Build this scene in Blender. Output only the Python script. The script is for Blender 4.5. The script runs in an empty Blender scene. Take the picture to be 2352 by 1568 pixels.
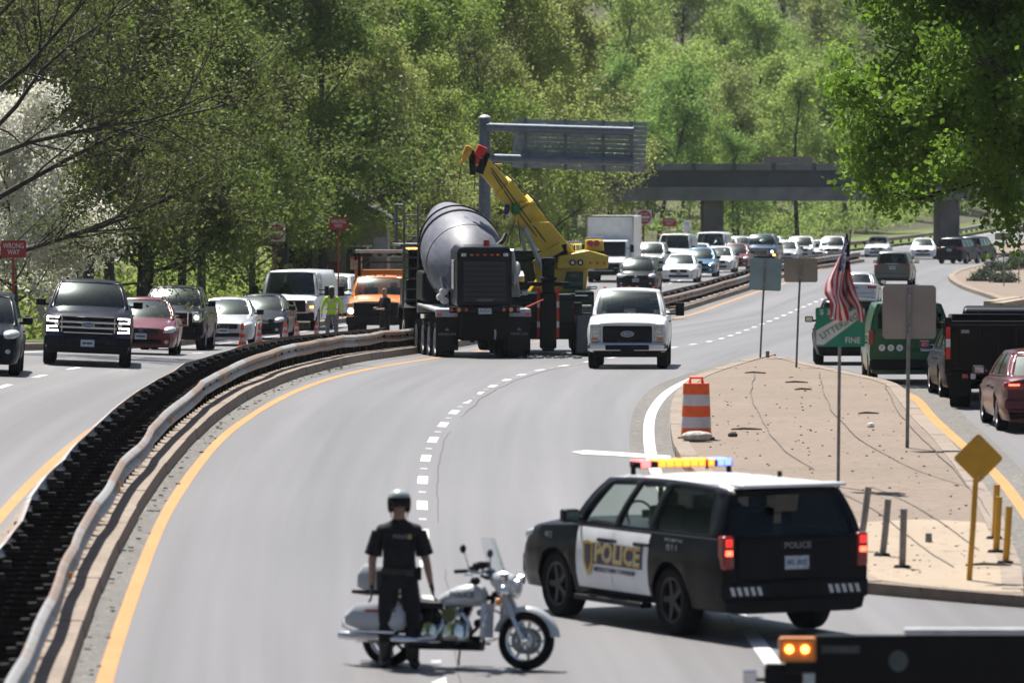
import bpy, bmesh, math, random
import numpy as np
from mathutils import Vector, Matrix

# ------------------------------------------------------------------ camera, sky, sun, exposure
scene = bpy.context.scene
COL = scene.collection
FOC, CAMZ, PXW, PXH, HORIZON = 14000.0, 6.0, 2352.0, 1568.0, 305.0
PITCH = math.atan((PXH / 2 - HORIZON) / FOC)
cam_data = bpy.data.cameras.new('camera')
cam = bpy.data.objects.new('camera', cam_data)
COL.objects.link(cam)
cam.location = (0, 0, CAMZ)
cam.rotation_euler = (math.pi / 2 - PITCH, 0, 0)
cam_data.sensor_width = 36.0
cam_data.lens = 36.0 * FOC / PXW
cam_data.clip_start = 1.0
cam_data.clip_end = 6000.0
cam_data.dof.use_dof = True
cam_data.dof.focus_distance = 150.0
cam_data.dof.aperture_fstop = 3.2
scene.camera = cam

SUN_EL, SUN_AZ = math.radians(62), math.radians(-23)   # azimuth from +Y, minus = to the left
SUN_VEC = Vector((math.sin(SUN_AZ) * math.cos(SUN_EL), math.cos(SUN_AZ) * math.cos(SUN_EL), math.sin(SUN_EL)))
world = bpy.data.worlds.new('World')
scene.world = world
world.use_nodes = True
wn = world.node_tree
wn.nodes.clear()
sky = wn.nodes.new('ShaderNodeTexSky')
sky.sky_type = 'NISHITA'
sky.sun_disc = False
sky.sun_elevation = SUN_EL
sky.sun_rotation = SUN_AZ
sky.air_density = 1.0
sky.dust_density = 1.5
bg = wn.nodes.new('ShaderNodeBackground')
bg.inputs['Strength'].default_value = 0.05
wo = wn.nodes.new('ShaderNodeOutputWorld')
wn.links.new(sky.outputs[0], bg.inputs[0])
wn.links.new(bg.outputs[0], wo.inputs[0])

sun_data = bpy.data.lights.new('sun', 'SUN')
sun_data.energy = 5.0
sun_data.angle = math.radians(0.53)
sun_data.color = (1.0, 0.955, 0.88)
sun = bpy.data.objects.new('sun', sun_data)
COL.objects.link(sun)
sun.rotation_euler = SUN_VEC.to_track_quat('Z', 'Y').to_euler()

vs = scene.view_settings
vs.view_transform = 'Standard'
vs.look = 'None'
vs.gamma = 1.0
vs.use_curve_mapping = False
vs.exposure = 0.9
scene.cycles.max_bounces = 5
scene.cycles.diffuse_bounces = 3
scene.cycles.glossy_bounces = 3
scene.cycles.transmission_bounces = 2
scene.cycles.transparent_max_bounces = 10
scene.cycles.sample_clamp_indirect = 6.0
scene.cycles.use_denoising = True

R = math.radians
RNG = random.Random(7)
NP = np.random.default_rng(11)

# ------------------------------------------------------------------ ground shape and pixel helpers
_tab = [(700, 6.0), (320, 6.0), (205, 6.0), (175, 5.9), (153, 5.7), (130, 5.46), (113, 5.46), (100, 5.68), (90, 5.98), (80, 6.3), (70, 6.75), (64, 7.02),
        (58, 7.25), (48, 7.6), (46, 7.65), (41, 7.85), (36, 8.45), (33, 8.85), (27, 9.2), (20, 9.45), (8, 9.6), (1, 9.6)]
_D = np.arange(0.0, 6000.0, 1.0)
_h = np.interp(_D, [FOC / s for s, _ in _tab], [h for _, h in _tab])
_k = np.exp(-0.5 * (np.arange(-24, 25) / 8.0) ** 2)
_k /= _k.sum()
_h = np.convolve(np.pad(_h, 24, mode='edge'), _k, mode='valid')

def sstep(a, b, v):
    t = np.clip((v - a) / (b - a), 0, 1)
    return t * t * (3 - 2 * t)

def gz(x, y):
    """height of the road surface / verge at (x, y)"""
    z = CAMZ - np.interp(y, _D, _h)
    z = z + 0.042 * np.clip(-np.asarray(x, float) - 1.0, 0, 22) * (1 - sstep(145, 190, np.asarray(y, float)))
    return z

def ray(px, py):
    a, b = (px - PXW / 2) / FOC, -(py - PXH / 2) / FOC
    c, s = math.cos(PITCH), math.sin(PITCH)
    return Vector((a, c + b * s, -s + b * c))

def G(px, py):
    """ground point seen at photograph position (px, py)"""
    d = ray(px, py)
    lo, hi = 20.0, 3000.0
    f = lambda t: CAMZ + d.z * t - float(gz(d.x * t, d.y * t))
    t = lo
    while t < hi and f(t) > 0:
        t *= 1.01
    a, b = t / 1.01, t
    for _ in range(40):
        m = (a + b) / 2
        if f(m) > 0: a = m
        else: b = m
    return Vector((d.x * b, d.y * b, CAMZ + d.z * b))

def AT(px, py, D):
    """point at depth D"""
    d = ray(px, py)
    t = D / d.y
    return Vector((d.x * t, D, CAMZ + d.z * t))

def onground(x, y, up=0.0):
    return Vector((x, y, float(gz(x, y)) + up))

# ------------------------------------------------------------------ materials (procedural)
MATS = {}
def pm(name, col, rough=0.5, metal=0.0, noise=0.12, nscale=6.0, bump=0.0, coat=0.0, spec=0.5, emit=None, estr=0.0, col2=None, stretch=None, trans=0.0, detail=4.0):
    if name in MATS: return MATS[name]
    m = bpy.data.materials.new(name)
    m.use_nodes = True
    nt = m.node_tree
    b = nt.nodes['Principled BSDF']
    b.inputs['Roughness'].default_value = rough
    b.inputs['Metallic'].default_value = metal
    b.inputs['Specular IOR Level'].default_value = spec
    if coat:
        b.inputs['Coat Weight'].default_value = coat
        b.inputs['Coat Roughness'].default_value = 0.2
    b.inputs['Base Color'].default_value = (*col, 1)
    if noise or col2:
        tc = nt.nodes.new('ShaderNodeTexCoord')
        n = nt.nodes.new('ShaderNodeTexNoise')
        n.inputs['Scale'].default_value = nscale
        n.inputs['Detail'].default_value = detail
        src = tc.outputs['Object']
        if stretch:
            mp = nt.nodes.new('ShaderNodeMapping')
            mp.inputs['Scale'].default_value = stretch
            nt.links.new(src, mp.inputs[0]); src = mp.outputs[0]
        nt.links.new(src, n.inputs['Vector'])
        cr = nt.nodes.new('ShaderNodeValToRGB')
        c2 = col2 if col2 else tuple(min(1, c * (1 + noise * 2)) for c in col)
        c1 = col if col2 else tuple(c * (1 - noise * 2) for c in col)
        cr.color_ramp.elements[0].color = (*c1, 1); cr.color_ramp.elements[0].position = 0.3
        cr.color_ramp.elements[1].color = (*c2, 1); cr.color_ramp.elements[1].position = 0.7
        nt.links.new(n.outputs['Fac'], cr.inputs[0])
        nt.links.new(cr.outputs[0], b.inputs['Base Color'])
        if bump:
            bp = nt.nodes.new('ShaderNodeBump')
            bp.inputs['Strength'].default_value = bump
            bp.inputs['Distance'].default_value = 0.02
            nt.links.new(n.outputs['Fac'], bp.inputs['Height'])
            nt.links.new(bp.outputs[0], b.inputs['Normal'])
    if emit:
        b.inputs['Emission Color'].default_value = (*emit, 1)
        b.inputs['Emission Strength'].default_value = estr
    MATS[name] = m
    return m

def glass(name, tint, refl=1.0, f0=0.07, rough=0.17):
    if name in MATS: return MATS[name]
    m = bpy.data.materials.new(name); m.use_nodes = True
    nt = m.node_tree; nt.nodes.clear()
    out = nt.nodes.new('ShaderNodeOutputMaterial')
    tr = nt.nodes.new('ShaderNodeBsdfTransparent'); tr.inputs[0].default_value = (*tint, 1)
    gl = nt.nodes.new('ShaderNodeBsdfGlossy'); gl.inputs['Roughness'].default_value = rough; gl.inputs[0].default_value = (refl * .86, refl, refl * .98, 1)
    lw = nt.nodes.new('ShaderNodeLayerWeight'); lw.inputs[0].default_value = 0.5
    pw = nt.nodes.new('ShaderNodeMath'); pw.operation = 'POWER'; pw.inputs[1].default_value = 4.0
    ma = nt.nodes.new('ShaderNodeMath'); ma.operation = 'MULTIPLY_ADD'; ma.inputs[1].default_value = 1 - f0; ma.inputs[2].default_value = f0
    n = nt.nodes.new('ShaderNodeTexNoise'); n.inputs['Scale'].default_value = 3.0
    ad = nt.nodes.new('ShaderNodeMath'); ad.operation = 'MULTIPLY_ADD'; ad.inputs[1].default_value = 0.04
    mx = nt.nodes.new('ShaderNodeMixShader')
    nt.links.new(lw.outputs['Facing'], pw.inputs[0]); nt.links.new(pw.outputs[0], ma.inputs[0])
    nt.links.new(n.outputs['Fac'], ad.inputs[0]); nt.links.new(ma.outputs[0], ad.inputs[2])
    nt.links.new(ad.outputs[0], mx.inputs[0]); nt.links.new(tr.outputs[0], mx.inputs[1]); nt.links.new(gl.outputs[0], mx.inputs[2])
    nt.links.new(mx.outputs[0], out.inputs[0])
    MATS[name] = m
    return m

def paint(name, col, metal=0.0, rough=0.35, coat=0.4):
    dark = max(col) < 0.04
    return pm(name, col, rough=rough, metal=metal, noise=0.05, nscale=2.5, coat=0.16 if dark else 0.8, spec=0.08 if dark else 0.2)

def lamp(name, col, strength):
    return pm(name, col, rough=0.3, noise=0.0, emit=col, estr=strength)

# ------------------------------------------------------------------ mesh collector
def rotm(rx=0, ry=0, rz=0):
    return Matrix.Rotation(rz, 3, 'Z') @ Matrix.Rotation(ry, 3, 'Y') @ Matrix.Rotation(rx, 3, 'X')

class MB:
    def __init__(self):
        self.v, self.f = [], []
    def add(self, vs, fs):
        o = len(self.v)
        self.v.extend([tuple(p) for p in vs])
        self.f.extend([tuple(i + o for i in f) for f in fs])
        return self
    def box(self, c, s, rot=None, taper=1.0):
        x, y, z = s[0] / 2, s[1] / 2, s[2] / 2
        t = taper
        vs = [Vector(p) for p in ((-x, -y, -z), (x, -y, -z), (x, y, -z), (-x, y, -z), (-x * t, -y * t, z), (x * t, -y * t, z), (x * t, y * t, z), (-x * t, y * t, z))]
        if rot is not None: vs = [rot @ p for p in vs]
        c = Vector(c)
        return self.add([p + c for p in vs], [(0, 3, 2, 1), (4, 5, 6, 7), (0, 1, 5, 4), (1, 2, 6, 5), (2, 3, 7, 6), (3, 0, 4, 7)])
    def cyl(self, p0, p1, r0, r1=None, n=12, cap=True):
        r1 = r0 if r1 is None else r1
        p0, p1 = Vector(p0), Vector(p1)
        d = (p1 - p0).normalized()
        a = d.orthogonal().normalized(); b = d.cross(a)
        vs = []
        for p, r in ((p0, r0), (p1, r1)):
            for i in range(n):
                t = 2 * math.pi * i / n
                vs.append(p + a * math.cos(t) * r + b * math.sin(t) * r)
        fs = [(i, (i + 1) % n, n + (i + 1) % n, n + i) for i in range(n)]
        if cap:
            fs += [tuple(range(n - 1, -1, -1)), tuple(range(n, 2 * n))]
        return self.add(vs, fs)
    def tube(self, pts, rad, n=8, cap=True):
        pts = [Vector(p) for p in pts]
        rad = [rad] * len(pts) if not hasattr(rad, '__len__') else rad
        vs, ref = [], None
        for i, p in enumerate(pts):
            d = (pts[min(i + 1, len(pts) - 1)] - pts[max(i - 1, 0)]).normalized()
            if ref is None: ref = d.orthogonal().normalized()
            a = (ref - d * ref.dot(d)).normalized(); ref = a
            b = d.cross(a)
            for k in range(n):
                t = 2 * math.pi * k / n
                vs.append(p + (a * math.cos(t) + b * math.sin(t)) * rad[i])
        fs = []
        for i in range(len(pts) - 1):
            for k in range(n):
                fs.append((i * n + k, i * n + (k + 1) % n, (i + 1) * n + (k + 1) % n, (i + 1) * n + k))
        if cap:
            fs += [tuple(range(n - 1, -1, -1)), tuple(range((len(pts) - 1) * n, len(pts) * n))]
        return self.add(vs, fs)
    def lathe(self, prof, origin=(0, 0, 0), axis=(0, 0, 1), n=24, close=False):
        """prof: (radius, along-axis)"""
        o, d = Vector(origin), Vector(axis).normalized()
        a = d.orthogonal().normalized(); b = d.cross(a)
        vs = []
        for r, h in prof:
            for k in range(n):
                t = 2 * math.pi * k / n
                vs.append(o + d * h + (a * math.cos(t) + b * math.sin(t)) * max(r, 1e-4))
        fs = []
        m = len(prof)
        for i in range(m if close else m - 1):
            j = (i + 1) % m
            for k in range(n):
                fs.append((i * n + k, i * n + (k + 1) % n, j * n + (k + 1) % n, j * n + k))
        return self.add(vs, fs)
    def prism(self, poly, axis, a0, a1, at=None):
        """polygon in the plane across 'axis' (x: (y,z), y: (x,z), z: (x,y)) swept from a0 to a1"""
        def P(p, a):
            return {'x': (a, p[0], p[1]), 'y': (p[0], a, p[1]), 'z': (p[0], p[1], a)}[axis]
        n = len(poly)
        vs = [P(p, a0) for p in poly] + [P(p, a1) for p in poly]
        if at is not None:
            vs = [tuple(at @ Vector(v)) for v in vs]
        fs = [(i, (i + 1) % n, n + (i + 1) % n, n + i) for i in range(n)] + [tuple(range(n - 1, -1, -1)), tuple(range(n, 2 * n))]
        return self.add(vs, fs)
    def loft(self, rings, close=True, cap=True):
        n = len(rings[0])
        o = len(self.v)
        vs = [p for r in rings for p in r]
        fs = []
        for i in range(len(rings) - 1):
            for k in range(n if close else n - 1):
                fs.append((i * n + k, i * n + (k + 1) % n, (i + 1) * n + (k + 1) % n, (i + 1) * n + k))
        if cap and close:
            fs += [tuple(range(n - 1, -1, -1)), tuple(range((len(rings) - 1) * n, len(rings) * n))]
        return self.add(vs, fs)
    def ball(self, c, r, n=14, m=8):
        r = r if hasattr(r, '__len__') else (r, r, r)
        rings = []
        for i in range(m + 1):
            ph = math.pi * i / m
            rr = max(math.sin(ph), 1e-3)
            rings.append([(c[0] + r[0] * rr * math.cos(2 * math.pi * k / n), c[1] + r[1] * rr * math.sin(2 * math.pi * k / n), c[2] - r[2] * math.cos(ph)) for k in range(n)])
        return self.loft(rings)
    def mesh(self, name):
        me = bpy.data.meshes.new(name)
        me.from_pydata([tuple(p) for p in self.v], [], self.f)
        bm = bmesh.new(); bm.from_mesh(me)
        bmesh.ops.recalc_face_normals(bm, faces=bm.faces)
        bm.to_mesh(me); bm.free()
        return me
    def build(self, name, mat, parent=None, smooth=None, bevel=0.0, seg=2):
        return link(name, self.mesh(name), mat, parent, smooth, bevel, seg)

def link(name, me, mat=None, parent=None, smooth=None, bevel=0.0, seg=2):
    if mat is not None and not me.materials:
        me.materials.append(mat)
    o = bpy.data.objects.new(name, me)
    COL.objects.link(o)
    if smooth is not None:
        me.shade_smooth()
        me.set_sharp_from_angle(angle=R(smooth))
    if bevel:
        bv = o.modifiers.new('bevel', 'BEVEL')
        bv.width = bevel; bv.segments = seg; bv.limit_method = 'ANGLE'; bv.angle_limit = R(40)
        bv.harden_normals = False
    if parent is not None:
        o.parent = parent
    return o

def tag(o, label=None, cat=None, group=None, kind=None):
    if label: o['label'] = label
    if cat: o['category'] = cat
    if group: o['group'] = group
    if kind: o['kind'] = kind
    return o

def thing(name, label, cat, loc=(0, 0, 0), rz=0.0, group=None, kind=None):
    o = bpy.data.objects.new(name, None)
    o.empty_display_size = 0.3
    COL.objects.link(o)
    o.location = loc
    o.rotation_euler = (0, 0, rz)
    return tag(o, label, cat, group, kind)

def copy_tree(o, parent=None):
    c = o.copy()
    COL.objects.link(c)
    c.parent = parent
    for ch in list(o.children):
        copy_tree(ch, c)
    return c

def text(s, size, mat, parent, loc, rot=(0, 0, 0), name='lettering', bold=0.0, depth=0.002, align='CENTER', shear=0.0, width=None):
    """flat raised lettering; local x reads left to right, local y up"""
    cu = bpy.data.curves.new(name, 'FONT')
    cu.body = s; cu.size = size; cu.align_x = align; cu.align_y = 'CENTER'
    cu.extrude = depth; cu.offset = bold * size; cu.resolution_u = 2; cu.shear = shear
    cu.space_line = 0.85
    t = bpy.data.objects.new('tmp_text', cu)
    COL.objects.link(t)
    dg = bpy.context.evaluated_depsgraph_get()
    me = bpy.data.meshes.new_from_object(t.evaluated_get(dg))
    bpy.data.objects.remove(t)
    if width and len(me.vertices):
        xs = [v.co.x for v in me.vertices]
        k = width / max(1e-6, max(xs) - min(xs))
        for v in me.vertices: v.co.x *= k
    me.materials.clear()
    o = link(name, me, mat, parent)
    o.location = loc
    o.rotation_euler = rot
    return o
# ------------------------------------------------------------------ lines traced on the road, as ground polylines
def spline(pts, step=1.0):
    """smooth ground polyline (n,2) through points"""
    P = np.array([(p[0], p[1]) for p in pts], float)
    P = np.vstack([2 * P[0] - P[1], P, 2 * P[-1] - P[-2]])
    out = []
    for i in range(1, len(P) - 2):
        p0, p1, p2, p3 = P[i - 1], P[i], P[i + 1], P[i + 2]
        n = max(2, int(np.linalg.norm(p2 - p1) / 0.5))
        t = np.linspace(0, 1, n, endpoint=False)[:, None]
        out.append(0.5 * ((2 * p1) + (-p0 + p2) * t + (2 * p0 - 5 * p1 + 4 * p2 - p3) * t ** 2 + (-p0 + 3 * p1 - 3 * p2 + p3) * t ** 3))
    out.append(P[-2:-1])
    out = np.vstack(out)
    for _ in range(3):     # take out hand-traced wiggles
        k = np.ones(9) / 9
        pad = np.vstack([2 * out[0] - out[4:0:-1], out, 2 * out[-1] - out[-2:-6:-1]])
        out = np.stack([np.convolve(pad[:, j], k, mode='valid') for j in (0, 1)], 1)
    return resample(out, step)

def resample(P, step):
    d = np.r_[0, np.cumsum(np.linalg.norm(np.diff(P, axis=0), axis=1))]
    n = max(2, int(round(d[-1] / step)) + 1)
    s = np.linspace(0, d[-1], n)
    return np.stack([np.interp(s, d, P[:, 0]), np.interp(s, d, P[:, 1])], 1)

def normals(P):
    t = np.gradient(P, axis=0)
    t /= np.linalg.norm(t, axis=1)[:, None] + 1e-9
    return np.stack([t[:, 1], -t[:, 0]], 1)      # to the right of travel

def offset(P, d):
    return P + normals(P) * d

def px_line(pxs, step=1.0, pre=None):
    pts = [G(*p) for p in pxs]
    pts = [(p.x, p.y) for p in pts]
    if pre: pts = list(pre) + pts
    return spline(pts, step)

def ribbon_mesh(name, P, a, b, up):
    N = normals(P)
    a = np.broadcast_to(a, (len(P),)); b = np.broadcast_to(b, (len(P),))
    L, Rr = P + N * a[:, None], P + N * b[:, None]
    vs = []
    for q in (L, Rr):
        z = gz(q[:, 0], q[:, 1]) + up
        vs += [(q[i, 0], q[i, 1], z[i]) for i in range(len(P))]
    n = len(P)
    fs = [(i, i + 1, n + i + 1, n + i) for i in range(n - 1)]
    me = bpy.data.meshes.new(name)
    me.from_pydata(vs, [], [tuple(reversed(f)) for f in fs] if True else fs)
    bm = bmesh.new(); bm.from_mesh(me)
    bmesh.ops.recalc_face_normals(bm, faces=bm.faces)
    for f in bm.faces:
        if f.normal.z < 0: f.normal_flip()
    bm.to_mesh(me); bm.free()
    return me

def ribbon(name, P, a, b, up, mat, parent=None):
    return link(name, ribbon_mesh(name, P, a, b, up), mat, parent)

def drape_poly(name, poly, up, mat, parent=None, thick=0.0, cell=1.5):
    """filled polygon (list of (x,y)) lying on the ground; with thick it is a slab with walls"""
    bm = bmesh.new()
    vs = [bm.verts.new((p[0], p[1], 0)) for p in poly]
    f = bm.faces.new(vs)
    if f.normal.z < 0: f.normal_flip()
    xs = [p[0] for p in poly]; ys = [p[1] for p in poly]
    for ax, lo, hi in ((0, min(xs), max(xs)), (1, min(ys), max(ys))):
        n = int((hi - lo) / cell)
        for i in range(1, n + 1):
            co = [0, 0, 0]; no = [0, 0, 0]
            co[ax] = lo + (hi - lo) * i / (n + 1); no[ax] = 1
            bmesh.ops.bisect_plane(bm, geom=bm.verts[:] + bm.edges[:] + bm.faces[:], plane_co=co, plane_no=no)
    bmesh.ops.triangulate(bm, faces=[f for f in bm.faces if len(f.verts) > 4])
    for v in bm.verts:
        v.co.z = float(gz(v.co.x, v.co.y)) + up
    for f in bm.faces:
        f.normal_update()
        if f.normal.z < 0: f.normal_flip()
    if thick:
        ed = [e for e in bm.edges if e.is_boundary]
        r = bmesh.ops.extrude_edge_only(bm, edges=ed)
        for g in r['geom']:
            if isinstance(g, bmesh.types.BMVert): g.co.z -= thick
    me = bpy.data.meshes.new(name)
    bm.to_mesh(me); bm.free()
    return link(name, me, mat, parent)

near = lambda p, q, ext: (p[0] + (p[0] - q[0]) * ext, p[1] + (p[1] - q[1]) * ext)
RK = px_line([(165, 1566), (205, 1440), (265, 1290), (330, 1170), (400, 1070), (480, 985), (560, 925), (640, 885), (740, 852), (850, 828), (990, 808),
              (1180, 776), (1370, 748), (1534, 724), (1650, 690), (1740, 660), (1860, 622), (1990, 601)], pre=[(-4.15, 52.0), (-4.5, 60.0)])
YL = px_line([(240, 1566), (300, 1380), (365, 1210), (430, 1100), (510, 1005), (600, 940), (700, 890), (800, 858), (900, 838), (1000, 822),
              (1200, 790), (1400, 758), (1574, 726), (1660, 698), (1745, 668), (1808, 648), (1908, 612)], pre=[(-3.75, 52.0)])
DL = px_line([(1012, 1600), (988, 1400), (974, 1250), (970, 1176), (970, 1109), (977, 1052), (993, 1011), (1017, 976), (1043, 946), (1070, 923), (1097, 904), (1125, 890),
              (1152, 877), (1183, 865), (1220, 854), (1270, 844), (1420, 819), (1562, 795), (1640, 782), (1730, 752), (1815, 718), (1894, 685), (1960, 662)])
WL = px_line([(1850, 1640), (1775, 1520), (1700, 1420), (1600, 1260), (1530, 1140), (1497, 1055), (1490, 1000), (1492, 960), (1510, 925), (1545, 892), (1610, 862), (1700, 838)])
YR = px_line([(2500, 1400), (2420, 1270), (2352, 1172), (2290, 1090), (2220, 1030), (2140, 958), (2095, 908), (2010, 882), (1900, 858), (1845, 844)])
LY = offset(RK, -1.95)
LD = offset(RK, -5.05)

def med_x(y):
    return float(np.interp(y, RK[:, 1], RK[:, 0]))

# left edge of the paved ground (kerb of the oncoming carriageway, then the far guardrail line)
_rk = RK[RK[:, 1] < 400]
_le = _rk + normals(_rk) * (-8.7 - 2.6 * sstep(185, 260, _rk[:, 1]))[:, None]
LE = spline([(-26.0, 20.0), (-20.0, 50.0)] + [tuple(p) for p in _le[(_le[:, 1] > 75)][::18]] + [(15.0, 420.0), (22.0, 445.0), (33.0, 500.0), (46.0, 578.0), (66.0, 715.0), (108.0, 1000.0)], 4.0)
def le_x(y):
    return np.interp(y, LE[:, 1], LE[:, 0])

# ------------------------------------------------------------------ ground materials
def ground_mat(name, c1, c2, scale, speck=None, speck_scale=60.0, rough=0.9, bump=0.3, spec=0.3, big=0.03, bigamt=0.25, streak=None):
    m = bpy.data.materials.new(name); m.use_nodes = True
    nt = m.node_tree; b = nt.nodes['Principled BSDF']
    b.inputs['Roughness'].default_value = rough; b.inputs['Specular IOR Level'].default_value = spec
    tc = nt.nodes.new('ShaderNodeTexCoord')
    def noise(sc, det=5.0, stretch=None):
        n = nt.nodes.new('ShaderNodeTexNoise'); n.inputs['Scale'].default_value = sc; n.inputs['Detail'].default_value = det
        s = tc.outputs['Object']
        if stretch:
            mp = nt.nodes.new('ShaderNodeMapping'); mp.inputs['Scale'].default_value = stretch
            nt.links.new(s, mp.inputs[0]); s = mp.outputs[0]
        nt.links.new(s, n.inputs['Vector']); return n.outputs['Fac']
    def mix(fac, a, bb, mode='MIX'):
        x = nt.nodes.new('ShaderNodeMix'); x.data_type = 'RGBA'; x.blend_type = mode
        for sk, v in ((x.inputs[0], fac), (x.inputs[6], a), (x.inputs[7], bb)):
            if hasattr(v, 'links'): nt.links.new(v, sk)
            elif isinstance(v, tuple): sk.default_value = (*v, 1)
            else: sk.default_value = v
        return x.outputs[2]
    def ramp(v, lo, hi, a=0.0, bb=1.0):
        r = nt.nodes.new('ShaderNodeMapRange'); r.inputs[1].default_value = lo; r.inputs[2].default_value = hi
        r.inputs[3].default_value = a; r.inputs[4].default_value = bb
        nt.links.new(v, r.inputs[0]); return r.outputs[0]
    fine = noise(scale)
    c = mix(ramp(fine, 0.3, 0.7), c1, c2)
    bigv = noise(big, 4.0)
    g = nt.nodes.new('ShaderNodeCombineColor')
    v = ramp(bigv, 0.3, 0.7, 1 - bigamt, 1 + bigamt)
    for i in range(3): nt.links.new(v, g.inputs[i])
    c = mix(1.0, c, g.outputs[0], 'MULTIPLY')
    if streak:      # tyre-polished and oil-darkened bands that follow the lanes
        an = nt.nodes.new('ShaderNodeAttribute'); an.attribute_name = 'across'
        sx = nt.nodes.new('ShaderNodeSeparateXYZ'); nt.links.new(tc.outputs['Object'], sx.inputs[0])
        for (kx, ky, lo_, hi_, det_) in ((0.85, 0.006, 0.76, 1.12, 3.0), (3.2, 0.05, 0.90, 1.06, 5.0)):
            mx_ = nt.nodes.new('ShaderNodeMath'); mx_.operation = 'MULTIPLY'; mx_.inputs[1].default_value = kx; nt.links.new(an.outputs['Fac'], mx_.inputs[0])
            my_ = nt.nodes.new('ShaderNodeMath'); my_.operation = 'MULTIPLY'; my_.inputs[1].default_value = ky; nt.links.new(sx.outputs[1], my_.inputs[0])
            cv = nt.nodes.new('ShaderNodeCombineXYZ'); nt.links.new(mx_.outputs[0], cv.inputs[0]); nt.links.new(my_.outputs[0], cv.inputs[1])
            n_ = nt.nodes.new('ShaderNodeTexNoise'); n_.inputs['Scale'].default_value = 1.0; n_.inputs['Detail'].default_value = det_
            nt.links.new(cv.outputs[0], n_.inputs['Vector'])
            g2 = nt.nodes.new('ShaderNodeCombineColor'); v2 = ramp(n_.outputs['Fac'], 0.33, 0.67, lo_, hi_)
            for i in range(3): nt.links.new(v2, g2.inputs[i])
            c = mix(1.0, c, g2.outputs[0], 'MULTIPLY')
    if speck:
        s = noise(speck_scale, 2.0)
        c = mix(ramp(s, 0.66, 0.70), c, speck)
    nt.links.new(c, b.inputs['Base Color'])
    bp = nt.nodes.new('ShaderNodeBump'); bp.inputs['Strength'].default_value = bump; bp.inputs['Distance'].default_value = 0.02
    nt.links.new(fine, bp.inputs['Height']); nt.links.new(bp.outputs[0], b.inputs['Normal'])
    return m

M_ASPH = ground_mat('worn_asphalt', (0.104, 0.102, 0.109), (0.138, 0.135, 0.143), 30.0, rough=0.55, bump=0.12, spec=0.5, big=0.05, bigamt=0.07, streak=(0.55, 0.012, 1.0))
M_GRIT = ground_mat('gutter_grit', (0.10, 0.095, 0.09), (0.17, 0.16, 0.15), 7.0, speck=(0.40, 0.38, 0.34), speck_scale=16.0, bump=0.5, bigamt=0.2)
M_CONC = ground_mat('tan_concrete', (0.172, 0.134, 0.106), (0.218, 0.172, 0.138), 5.0, speck=(0.12, 0.095, 0.075), speck_scale=7.0, bump=0.3, big=0.25, bigamt=0.08)
M_CONC2 = ground_mat('pale_new_concrete', (0.30, 0.242, 0.182), (0.33, 0.265, 0.20), 4.0, speck=(0.2, 0.16, 0.12), speck_scale=5.0, bump=0.2, big=0.3, bigamt=0.05)
M_KERB = ground_mat('kerb_concrete', (0.205, 0.165, 0.135), (0.275, 0.225, 0.185), 6.0, speck=(0.14, 0.12, 0.10), speck_scale=9.0, bump=0.3, big=0.4, bigamt=0.12)
M_SOIL = ground_mat('leaf_litter', (0.05, 0.045, 0.025), (0.07, 0.075, 0.03), 1.2, speck=(0.13, 0.11, 0.07), speck_scale=5.0, bump=0.5, bigamt=0.3)
M_GRASS = ground_mat('verge_grass', (0.06, 0.10, 0.02), (0.11, 0.14, 0.035), 3.0, bump=0.6, bigamt=0.3)
M_WHITE = ground_mat('white_road_paint', (0.56, 0.56, 0.55), (0.64, 0.64, 0.62), 14.0, rough=0.6, bump=0.1, bigamt=0.06, big=0.8)
M_YELLOW = ground_mat('yellow_road_paint', (0.40, 0.195, 0.058), (0.46, 0.225, 0.07), 12.0, rough=0.6, bump=0.1, bigamt=0.08, big=0.8)
M_CRACK = pm('tar_crack', (0.06, 0.055, 0.05), rough=0.7, noise=0.1)

# ------------------------------------------------------------------ terrain sheet with the wooded hill behind
def hill(x, y):
    x = np.asarray(x, float); y = np.asarray(y, float)
    off = le_x(y) - x                                   # metres to the left of the pavement
    a = sstep(6, 120, off) * 9.0 * sstep(90, 300, y)    # bank of the left wood
    b = sstep(470, 800, y) * sstep(2, 60, off) * 26.0   # far hillside
    c = sstep(760, 1300, y) * 42.0
    n = 0.5 * np.sin(x * 0.05 + 1.3) * np.sin(y * 0.041) * sstep(8, 40, off)
    return a + b + c + n

xs = np.unique(np.r_[np.linspace(-900, -120, 22), np.linspace(-120, 140, 110), np.linspace(140, 900, 22)])
ys = np.unique(np.r_[np.linspace(-80, 60, 12), np.linspace(60, 480, 120), np.linspace(480, 1000, 60), np.linspace(1000, 2600, 20)])
X, Y = np.meshgrid(xs, ys)
Z = gz(X, Y) + hill(X, Y) - 0.06
V = np.stack([X.ravel(), Y.ravel(), Z.ravel()], 1)
nx, ny = len(xs), len(ys)
idx = np.arange(nx * ny).reshape(ny, nx)
F = np.stack([idx[:-1, :-1].ravel(), idx[:-1, 1:].ravel(), idx[1:, 1:].ravel(), idx[1:, :-1].ravel()], 1)
me = bpy.data.meshes.new('ground')
me.from_pydata(V.tolist(), [], F.tolist())
me.shade_smooth()
ground = tag(link('ground', me, M_SOIL), 'leaf-strewn earth of the woods and hillside behind the roads', kind='structure')

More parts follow.
